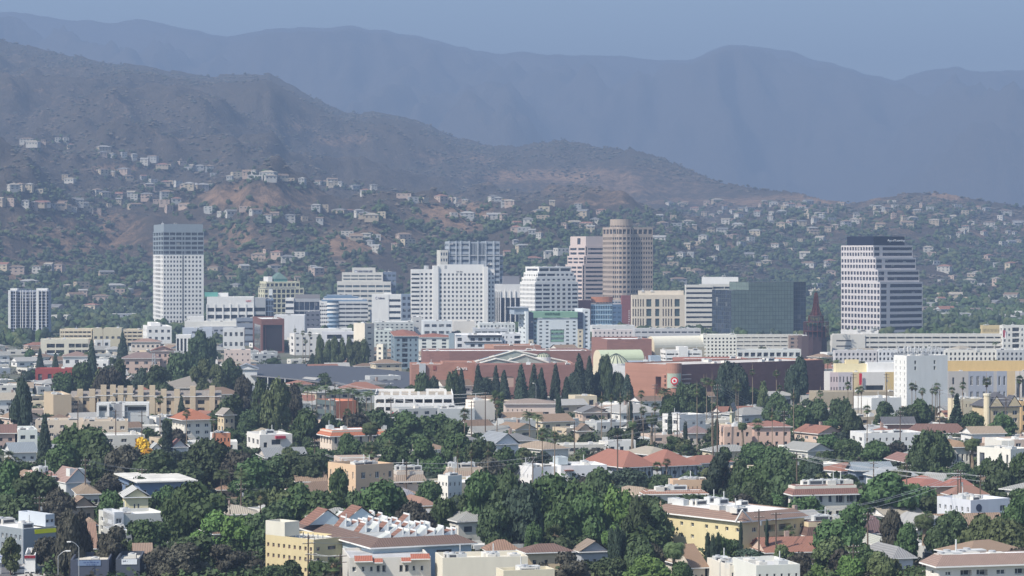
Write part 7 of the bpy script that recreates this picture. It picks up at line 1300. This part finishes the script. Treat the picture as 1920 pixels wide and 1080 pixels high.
def leaf_mass(name, P, Rd, H, mats, mi, per, size, label, cat='shrubs'):
    n = len(P); N = n * per; p = rng.normal(0, 1, (N, 3)); p /= np.linalg.norm(p, axis=1, keepdims=True); p[:, 2] = np.abs(p[:, 2]); Rr = np.repeat(Rd, per)[:, None]; Hh = np.repeat(H, per)
    lob = .75 + .25 * np.sin(p[:, :1] * 5 + np.repeat(np.arange(n), per)[:, None]) * np.cos(p[:, 1:2] * 6)
    c = np.repeat(P, per, 0) + p * Rr * lob * np.stack([np.ones(N), np.ones(N), Hh / Rr[:, 0]], 1); v, f = quads(c, p, size); me = mesh_np(name, v, f, mats, np.repeat(mi, per)); o = link(name, me); kind(o, 'stuff', label, cat); return o
extra_canopy()
# low shrubs and hedges over the near ground
pts = []
for k in range(12000):
    v = 630 + 480 * rnd.random() ** .85; u = rnd.uniform(-420, 2340); Y = yat(v); X = (u - 960) * Y / F
    if v > 1052 and u < 62: continue
    if 690 < v < 752 and 960 < u < 1100: continue
    if clash(X, Y, 1.0): continue
    h = rnd.uniform(1.8, 4.8); r = rnd.uniform(2.2, 4.6); q = F / Y
    if blocked(u - r * q, u + r * q, v - h * q, v, Y, .10): continue
    pts.append((X, Y, 0, r, h, rnd.choice((0, 1, 1, 2, 3, 0))))
    if len(pts) > 4400: break
a = np.array(pts); leaf_mass('hedges_and_shrubs', a[:, :3], a[:, 3], a[:, 4], ML, a[:, 5].astype(int), 90, .34, 'low hedges and garden shrubs filling the yards between houses')
# tree belt on the plain and foothills
P_, Rl, Hl, Ml = [], [], [], []
for k in range(7000):
    u = rnd.uniform(-420, 2340); Y = rnd.uniform(1850, 2950) if rnd.random() < .5 else rnd.uniform(2500, 3100); X = (u - 960) * Y / F
    if clash(X, Y, 5): continue
    h = rnd.uniform(6, 13); q = F / Y; v = vat(Y) if Y < HS else 0
    if Y < HS and blocked(u - 5 * q, u + 5 * q, v - h * q, v, Y, .05): continue
    P_.append((X, Y, gz(X, Y) - .5)); Rl.append(rnd.uniform(3.5, 7)); Hl.append(h); Ml.append(rnd.choice((0, 1, 4, 0, 2)))
n1 = len(P_)
for k in range(15000):
    u = rnd.uniform(-420, 2340); top = np.interp(u, [0, 350, 420, 800, 960, 1600, 1920], [330, 345, 360, 385, 400, 385, 385]); v = top + (600 - top) * rnd.random() ** .9; 
    cl = noise.fractal(Vector((u / 70, v / 28, 2.2)), .8, 2, 3) + (.18 if u > 900 else -.12)
    if cl < .02 or (k % 3 and v < 440 and u < 700 and cl < .25): continue
    p = on_hill(u, v) if k % 2 == 0 else None
    if p is None:
        if not P_ or k % 2 == 0: continue
        X0_, Y0_, z0_ = P_[-1]; X, Y = X0_ + rnd.uniform(-30, 30), Y0_ + rnd.uniform(-30, 30); p = (X, Y, gz(X, Y))
    X, Y, z = p
    if clash(X, Y, 2): continue
    dv = HZ + F * (CH - z) / Y; du = 960 + F * X / Y
    if any(((du - a_) / ra) ** 2 + ((dv - b_) / rb) ** 2 < .8 and s_ > .7 for (a_, b_, ra, rb, s_) in DRY) and rnd.random() < .85: continue
    P_.append((X, Y, z - .5)); Rl.append(rnd.uniform(2.6, 6)); Hl.append(rnd.uniform(4.5, 10)); Ml.append(rnd.choice((0, 1, 4, 0, 2)))
for q_ in SP:
    for k in range(rnd.choice((2, 3, 4))):
        X, Y = q_[0][0] + rnd.uniform(-13, 13), q_[0][1] + rnd.choice((-1, -1, 1)) * rnd.uniform(8, 15); P_.append((X, Y, gz(X, Y) - .5)); Rl.append(rnd.uniform(2.5, 5)); Hl.append(rnd.uniform(4, 8.5)); Ml.append(rnd.choice((0, 1, 4, 0, 2)))
lumps('distant_trees', np.array(P_), np.array(Rl), np.array(Hl), ML, np.array(Ml), 4, 'blue green belt of trees over the foothills and the plain', 'trees')
# chaparral scrub on the slopes
P_, Rl, Hl, Ml = [], [], [], []
for k in range(40000):
    u = rnd.uniform(-150, 2070); s = rnd.random() ** .8; Yr = lerp(YRT, u); Y = HS + 250 + (Yr - HS - 200) * s; X = (u - 960) * Y / F
    if noise.fractal(Vector((X / 180, Y / 260, 4.4)), .8, 2, 4) < -.12: continue
    z = hill_z(X, Y); r = rnd.uniform(1.4, 4.2); P_.append((X, Y, z - .8)); Rl.append(r); Hl.append(r * rnd.uniform(.7, 1.2)); Ml.append(rnd.choice((0, 1, 1, 0)))
scm = [leafmat('scrub_olive', (.040, .044, .032)), leafmat('scrub_brown', (.085, .070, .052))]
lumps('hillside_scrub', np.array(P_), np.array(Rl), np.array(Hl), scm, np.array(Ml), 1, 'grey green chaparral scrub on the dry slopes', 'scrub')
# ---------------------------------------------------------------- poles, wires, masts, cars, street corner
pm_ = M((.13, .095, .07), 'bark'); gm_ = M((.45, .46, .46), 'metal')
def mkpole(h):
    q = MB(); q.tube((0, 0, 0), (0, 0, h), .22, .14, pm_, 7); P = q.mesh('pole'); q = MB(); q.box(-1.3, 1.3, -.22, -.10, -.07, .07, pm_); A = q.mesh('crossarm'); q = MB(); q.tube((0, 0, 0), (0, 0, .9), .28, .28, gm_, 10); T = q.mesh('transformer'); q = MB(); q.tube((0, 0, 0), (0, 0, .22), .07, .04, M((.5, .5, .48), 'paint'), 6); return P, A, T, q.mesh('insulator')
PP, PA_, PT, PI_ = mkpole(1.0)
POLES = []
def pole(u, vt, vb, tr=False):
    Y = yat(vb); X = (u - 960) * Y / F; h = (vb - vt) * Y / F; r = thing('utility_pole', '', 'utility pole', (X, Y, 0), R(25), 'wooden utility poles among the houses'); link('pole', PP, r, scale=(1, 1, h))
    for k, z in enumerate((h - .5, h - 1.7)):
        a = link('crossarm', PA_, r, (0, 0, z))
        for x in (-1.1, -.4, .4, 1.1): link('insulator', PI_, a, (x, -.16, .07))
    if tr: link('transformer', PT, r, (.45, 0, h - 3.4))
    POLES.append((X, Y, h)); AUTO.append((r, 'wooden utility pole' + (' with grey transformer' if tr else ' with double crossarm'), u, (vt + vb) / 2, 'town')); return len(POLES) - 1
PL = [(40, 700, 830, 0), (217, 768, 850, 0), (146, 755, 840, 0), (266, 770, 850, 0), (160, 860, 960, 0), (96, 885, 960, 1), (266, 878, 950, 0), (74, 930, 1010, 1), (452, 905, 975, 1), (578, 1003, 1092, 0), (583, 1035, 1094, 0), (638, 1038, 1110, 0), (804, 995, 1080, 0), (762, 865, 945, 0), (606, 850, 925, 0), (590, 825, 900, 0), (628, 715, 800, 0), (733, 745, 815, 0), (910, 735, 830, 0), (884, 752, 835, 0), (999, 855, 930, 1), (1158, 815, 915, 1), (1270, 775, 850, 0), (1337, 770, 900, 0), (1077, 790, 860, 0), (1345, 720, 880, 0), (1423, 955, 1064, 1), (1455, 960, 1064, 0), (1494, 848, 945, 1), (1638, 865, 945, 0), (1801, 885, 985, 1), (1796, 880, 975, 0), (1838, 890, 985, 0), (1738, 1055, 1110, 0), (1600, 1020, 1100, 0), (1627, 960, 1050, 0), (1399, 1040, 1100, 1), (1662, 700, 790, 1), (1762, 730, 810, 0), (1600, 700, 800, 0), (1886, 745, 830, 0), (1688, 770, 850, 0), (1470, 770, 850, 0), (1700, 870, 950, 0), (1228, 720, 800, 0), (932, 1040, 1100, 0)]
for t in PL: pole(*t)
wm_ = M((.36, .37, .38), 'paint')
def wire(i, j, n=3, lab=''):
    (x0, y0, h0), (x1, y1, h1) = POLES[i], POLES[j]; q = MB(); L = math.hypot(x1 - x0, y1 - y0)
    for k in range(n):
        o = (k - (n - 1) / 2) * .7; pr = None
        for s in range(9):
            t = s / 8; p = (x0 + (x1 - x0) * t + o, y0 + (y1 - y0) * t, h0 - .3 - (k % 2) * 1.2 + (h1 - h0) * t - L * .022 * 4 * t * (1 - t))
            if pr: q.tube(pr, p, .038, .038, wm_, 3, False)
            pr = p
    c = q.build('utility_wires'); c['label'] = ''; c['category'] = 'wires'; c['group'] = 'overhead wires'; AUTO.append((c, 'sagging overhead wires', (prj(x0, y0, h0)[0] + prj(x1, y1, h1)[0]) / 2, (prj(x0, y0, h0)[1] + prj(x1, y1, h1)[1]) / 2, 'town'))
for a, b_ in ((9, 12), (12, 20), (20, 21), (21, 23), (28, 30), (30, 27), (23, 22), (13, 20), (14, 13), (28, 29), (29, 30), (32, 30), (10, 11), (38, 40), (37, 41), (16, 18), (1, 3), (4, 6), (22, 24), (25, 42), (17, 19)): wire(a, b_)
# lattice mast with dishes
def mast():
    Y = yat(752); r = thing('radio_mast', 'thin steel lattice mast with white dishes left of the brown hip roof', 'mast', ((288 - 960) * Y / F, Y, 0)); h = (752 - 662) * Y / F; q = MB(); m = M((.5, .52, .52), 'metal'); n = 14
    for k in range(n):
        w0, w1 = 1.6 - 1.2 * k / n, 1.6 - 1.2 * (k + 1) / n; z0, z1 = h * k / n, h * (k + 1) / n; c = [(-1, -1), (1, -1), (1, 1), (-1, 1)]
        for i in range(4):
            a, b = c[i], c[(i + 1) % 4]; q.tube((a[0] * w0, a[1] * w0, z0), (a[0] * w1, a[1] * w1, z1), .1, .1, m, 4, False); q.tube((a[0] * w0, a[1] * w0, z0), (b[0] * w1, b[1] * w1, z1), .06, .06, m, 4, False)
    q.build('lattice', r)
    for (x, z) in ((-1.6, .62), (1.4, .7), (-.8, .45)): q = MB(); q.tube((x, -1.2, h * z), (x, -1.6, h * z), .9, .7, w_, 12); q.build('dish', r)
mast()
# tower crane like lattice boom among the office blocks
def crane():
    Y = yat(618); k = Y / F; r = thing('tower_crane', 'slim blue tower crane with long lattice boom before the cream gridded block', 'crane', ((509 - 960) * k, Y, 0)); m = M((.10, .22, .36), 'metal'); z = zat(541, Y); q = MB()
    for sx in (-.7, .7):
        q.tube((sx, 0, 0), (sx, 0, z), .3, .3, m, 4)
    for i in range(24): q.tube((-.7 if i % 2 else .7, 0, z * i / 24), (.7 if i % 2 else -.7, 0, z * (i + 1) / 24), .16, .16, m, 4, False)
    q.build('tower', r); q = MB(); m2 = M((.12, .14, .2), 'metal'); a, b = -25 * k, 46 * k; n = 26
    q.tube((a, 0, z), (b, 0, z), .25, .2, m2, 4); q.tube((a, 0, z + 1.8), (b, 0, z + 1), .2, .18, m2, 4)
    for i in range(n): x0, x1 = a + (b - a) * i / n, a + (b - a) * (i + 1) / n; q.tube((x0, 0, z + (1.7 if i % 2 else 0)), (x1, 0, z + (0 if i % 2 else 1.6)), .12, .12, m2, 4, False)
    q.build('boom', r); q = MB(); q.box(-2.2, .9, -1, 1, z - 6, z - .4, M((.6, .62, .62), 'paint')); q.build('cab', r)
crane()
# flag pole and flag by the long garage
Y = yat(690); r = thing('flag_pole', 'tall white flagpole with a furled flag in front of the long pale garage', 'flagpole', ((1880 - 960) * Y / F, Y, 0)); q = MB(); q.tube((0, 0, 0), (0, 0, zat(617, Y)), .25, .15, w_, 6); q.build('pole', r); q = MB(); zt = zat(618, Y); q.poly([(0, 0, zt), (1.6, -.4, zt - .6), (1.2, .3, zt - 5), (0, 0, zt - 4)], M((.35, .08, .1), 'cloth')); q.poly([(1.6, -.4, zt - .6), (2.6, .2, zt - 1.6), (2.0, -.2, zt - 5.4), (1.2, .3, zt - 5)], M((.6, .58, .6), 'cloth')); q.build('flag', r)
# red parasol
Y = yat(795); r = thing('parasol', 'big red tilted parasol beside the white parking deck', 'parasol', ((736 - 960) * Y / F, Y, 0)); q = MB(); zc = zat(780, Y); k = Y / F
rr = 6.5 * k; N = 12; cen = (-.6 * rr, 0, zc)
for i in range(N):
    a, b2 = 6.2832 * i / N, 6.2832 * (i + 1) / N; q.poly([(-.9 * rr, -.3, zc), (.25 * rr, rr * math.cos(a) * .6, zc + 1.15 * rr * math.sin(a)), (.25 * rr, rr * math.cos(b2) * .6, zc + 1.15 * rr * math.sin(b2))], M((.62, .02, .04), 'cloth'))
q.build('canopy', r); q = MB(); q.tube((.2, .5, 0), (.2, .5, zc), .1, .1, gm_, 6); q.build('pole', r)
# cars
CARC = [((.62, .62, .62), 'white'), ((.05, .055, .06), 'black'), ((.30, .31, .33), 'silver'), ((.04, .10, .28), 'blue'), ((.30, .03, .03), 'red'), ((.12, .13, .14), 'dark grey'), ((.08, .30, .10), 'green')]
def carmesh():
    pr = [(-2.25, .45), (-2.3, .95), (-1.75, 1.05), (-1.15, 1.45), (.55, 1.47), (1.25, 1.02), (2.1, .9), (2.3, .55), (2.25, .35), (-2.2, .32)]; q = MB(); m = M((.62, .62, .62), 'carpaint', .3); n = len(pr); y = .88
    L = [(a, -y if b < 1.1 else -.68, b) for a, b in pr]; Rg = [(a, y if b < 1.1 else .68, b) for a, b in pr]
    q.poly(L[::-1], m); q.poly(Rg, m)
    for i in range(n): j = (i + 1) % n; q.poly([L[i], L[j], Rg[j], Rg[i]], m)
    body = q.mesh('body'); q = MB(); g = GL((.02, .025, .03), 0)
    for s in (-1, 1): q.poly([(-1.5, s * .86, 1.08), (1.05, s * .86, 1.06), (.5, s * .72, 1.40), (-1.1, s * .72, 1.40)], g)
    q.poly([(.62, -.66, 1.44), (.62, .66, 1.44), (1.24, .76, 1.05), (1.24, -.76, 1.05)], g); q.poly([(-1.2, -.66, 1.44), (-1.2, .66, 1.44), (-1.74, .78, 1.08), (-1.74, -.78, 1.08)][::-1], g); win = q.mesh('window_glass')
    q = MB(); q.tube((0, -.1, 0), (0, .1, 0), .33, .33, M((.02, .02, .02), 'rubber'), 14); q.tube((0, -.105, 0), (0, .105, 0), .18, .18, gm_, 8); wh = q.mesh('wheel')
    q = MB(); q.box(0, .04, -.2, .2, 0, .14, M((.7, .7, .68), 'paint')); return body, win, wh, q.mesh('headlight')
CB, CWn, CWh, CHl = carmesh()
for nm in [c[1] for c in CARC]: pass
def car(X, Y, z, rz, ci, label=None, uv=None, grp='cars parked around the mall'):
    r = thing('parked_car', label or '', 'car', (X, Y, z), rz, grp); b = link('body', CB, r); col, w = CARC[ci]; b.material_slots[0].link = 'OBJECT'; b.material_slots[0].material = M(col, 'carpaint', .3); link('window_glass', CWn, r)
    for x in (-1.4, 1.4):
        for y in (-.82, .82): link('wheel', CWh, r, (x, y, .33))
    for y in (-.6, .6): link('headlight', CHl, r, (2.26, y, .62))
    if not label: AUTO.append((r, '%s car parked' % w, uv[0], uv[1], 'town'))
lot = MB(); P4 = [gp(u, v) for u, v in ((965, 756), (1105, 756), (1085, 724), (975, 724))]; lot.poly([(p[0], p[1], .004) for p in P4], M((.14, .14, .145), 'asphalt')); kind(lot.build('car_park'), 'structure', 'asphalt car park between the conifers')
for k, (u, v) in enumerate([(972, 738), (984, 732), (1000, 735), (1012, 742), (1028, 733), (1036, 738), (1040, 746), (1052, 741), (1068, 738), (1076, 745), (1082, 735), (1092, 741), (990, 744), (1060, 748), (1024, 747), (985, 725), (1004, 727), (1072, 728)]):
    X, Y = gp(u, v); car(X, Y, .01, R(rnd.choice((5, 95, 185))), (6, 1, 3, 0, 2, 0, 5, 0, 0, 2, 0, 1, 0, 4, 0, 0, 2, 3)[k], uv=(u, v))
for k, (u, v) in enumerate([(690, 690), (702, 692), (716, 691), (735, 693), (748, 695), (764, 697), (776, 694)]):
    X, Y = gp(u, v + 6); car(X, Y, .01, R(rnd.choice((5, 95))), (0, 0, 2, 0, 1, 0, 0)[k], uv=(u, v))
# street corner at the bottom left
rd_ = M((.11, .11, .115), 'asphalt'); sw = M((.40, .38, .35), 'concrete')
q = MB(); a = [gp(-60, 1052), gp(40, 1048), gp(44, 1062), gp(28, 1075), gp(90, 1110), gp(-80, 1110)]; q.poly([(p[0], p[1], .01) for p in a], rd_); kind(q.build('road'), 'structure', 'asphalt street corner at the bottom left')
q = MB(); a = [gp(44, 1058), gp(72, 1062), gp(100, 1098), gp(48, 1090), gp(27, 1076)]; q.prism([(p[0], p[1]) for p in a][::-1], 0.002, .14, sw); kind(q.build('pavement'), 'structure', 'pale pavement corner in front of the kiosk')
X, Y = gp(39, 1076); car(X, Y, .015, R(8), 0, 'white car stopped at the street corner beside the kiosk', grp=None)
Yb = yat(1076); r = thing('billboard', 'pale blue billboard cut by the left photo edge above the street', 'billboard', ((0 - 960) * Yb / F, Yb, 0)); k = Yb / F; q = MB(); q.box(-12 * k, 12 * k, -.15, .15, zat(1055, Yb), zat(1029, Yb), M((.52, .58, .66), 'paint')); q.build('panel', r); q = MB()
for i in range(2): z = zat(1044 + 4.5 * i, Yb); q.box(-11 * k, 10 * k, -.19, -.151, z, z + .12, M((.1, .12, .3), 'paint'))
q.build('printed_line', r); q = MB(); q.box(-.3, .3, -.12, .12, 0, zat(1055, Yb), gm_); q.box(-12 * k, 12 * k, -.6, .4, zat(1056.2, Yb), zat(1055.1, Yb), M((.1, .11, .15), 'paint')); q.build('stand', r)
def lamp(u, vt, vb, du, lab):
    Y = yat(vb); k = Y / F; r = thing('street_lamp', lab, 'street lamp', ((u - 960) * k, Y, 0)); h = zat(vt, Y); q = MB(); q.tube((0, 0, 0), (0, 0, h - 1.2), .10, .07, gm_, 7); q.build('pole', r); q = MB(); p = (0, 0, h - 1.2)
    for s in range(1, 7): t = s / 6; n_ = (du * k * t, 0, h - 1.2 + 1.1 * math.sin(t * 1.57)); q.tube(p, n_, .07, .06, gm_, 5, False); p = n_
    q.build('arm', r); q = MB(); q.box(p[0] - .1, p[0] + (.9 if du > 0 else -.9), -.18, .18, p[2] - .1, p[2] + .12, M((.7, .7, .68), 'paint')); q.build('lamp_head', r)
lamp(109, 1032, 1090, 15, 'curved arm street lamp beside the brown leaved trees'); lamp(148, 1015, 1100, -14, 'tall street lamp in front of the blue signed shop'); lamp(1350, 1044, 1110, 6, 'pale straight street lamp at the bottom right of the tall cypresses'); lamp(1005, 718, 775, -3, 'tiny white car park lamp among the conifers')
# ---------------------------------------------------------------- labels that single each scattered thing out
import re as _re
HT = {'date': 'stout date palm', 'tall': 'feathery palm', 'fan': 'slim fan palm', 'conifer': 'pointed conifer', 'cypress': 'narrow cypress', 'cedar': 'layered cedar', 'bush': 'shrub', 'wispy': 'wispy tree', 'broad': 'tree'}
GR_ = {'date': 'date palms in the gardens', 'tall': 'tall feathery palms', 'fan': 'fan palms above the roofs', 'conifer': 'pointed conifers', 'cypress': 'narrow cypresses', 'broad': 'broadleaf trees of the neighbourhood', 'wispy': 'wispy eucalyptus trees', 'bush': 'flowering and round shrubs', 'cedar': None}
for (r, k, c, h, rad) in TREES:
    X, Y, _ = r.location; u, v = prj(X, Y, h * .6); pal = k in ('date', 'tall', 'fan')
    look = (('tall ' if h > 14 else ('short ' if h < 8 else '')) if pal else ('big ' if rad > 6 else ('small ' if rad < 2.6 else ''))) + ('' if pal else LMW[c] + ' ') + HT[k]
    AUTO.append((r, look, u, v, 'town'))
    if GR_[k]: r['group'] = GR_[k]
LMK = []
NOUN = set('building block tower house garage hall wall front row townhouse townhouses complex hotel cube court shop kiosk store canopy workshop wing cottage bungalow slab houses block. office annex mall seven drum deck roof base vault spire'.split())
autoroots = {id(a[0]) for a in AUTO}
cuts = _re.compile(r" (with|left|right|behind|below|under|beside|in front|in a|above|and|at the|between|over|near|cut|tucked|whose|carrying|on top|in trees|in the|standing|of the|seen|half|to the|by the|among|next|directly|joining|topped|lettered|roof edge|from|cut by|in shade|right|in|on|reading|at|against|before|inside) .*")
sh = {}
for (a, b, c, d, y, r) in PROT:
    if r and r['label']: s = ' '.join(cuts.sub('', ' ' + r['label']).split()[:5]); sh.setdefault(s, []).append(((a + b) / 2, (c + d) / 2, (b - a) / 2, y))
for s, L in sh.items():
    if len(L) == 1 and len(s.split()) > 1 and s.split()[-1] in NOUN: LMK.append((s, *L[0]))
ORD = 'first second third fourth fifth sixth seventh eighth ninth tenth eleventh twelfth thirteenth fourteenth fifteenth sixteenth seventeenth eighteenth nineteenth twentieth'.split()
bins = {}
for (r, look, u, v, zone) in AUTO:
    best = min(LMK, key=lambda m: (max(0, abs(m[1] - u) - m[3] * .5)) ** 2 + (1.6 * (m[2] - v)) ** 2 + (4000 if zone == 'hill' and m[2] > 560 else 0)); s, lu, lv, hw, ly = best; Y = r.location[1] or 1000
    if zone == 'hill': rel = 'uphill behind the' if abs(u - lu) < 120 else ('uphill left of the' if u < lu else 'uphill right of the')
    elif abs(u - lu) <= hw: rel = 'in front of the' if Y < ly else 'behind the'
    else: rel = 'left of the' if u < lu else 'right of the'
    bins.setdefault((look, rel, s), []).append((u, v, r))
for (look, rel, s), L in bins.items():
    L.sort(key=lambda t: t[0]); n = len(L)
    for i, (u, v, r) in enumerate(L):
        base = '%s %s %s' % (look, rel, s)
        if n > 1: base += ', ' + ('leftmost' if i == 0 else ('rightmost' if i == n - 1 else ORD[min(i, 19)] + ' from left'))
        if len(base.split()) > 16: base = base.replace(' two storey house', ' house').replace(' apartment block with', ' block with')
        if len(base.split()) > 16: base = base.replace(' in front of the ', ' before the ')
        w = base.split()
        if len(w) > 16: print('LONG', base)
        if len(w) > 16: base = ' '.join(w[:16])
        r['label'] = base
seen = {}
for o in S.objects:
    if o.parent is None and o.get('label') and not o.get('kind'): seen.setdefault(o['label'], []).append(o)
for l, L in seen.items():
    if len(L) > 1: print('SAME', len(L), l)
print('THINGS', sum(1 for o in S.objects if o.parent is None), 'OBJECTS', len(S.objects), 'TREES', len(TREES), 'AUTO', len(AUTO))
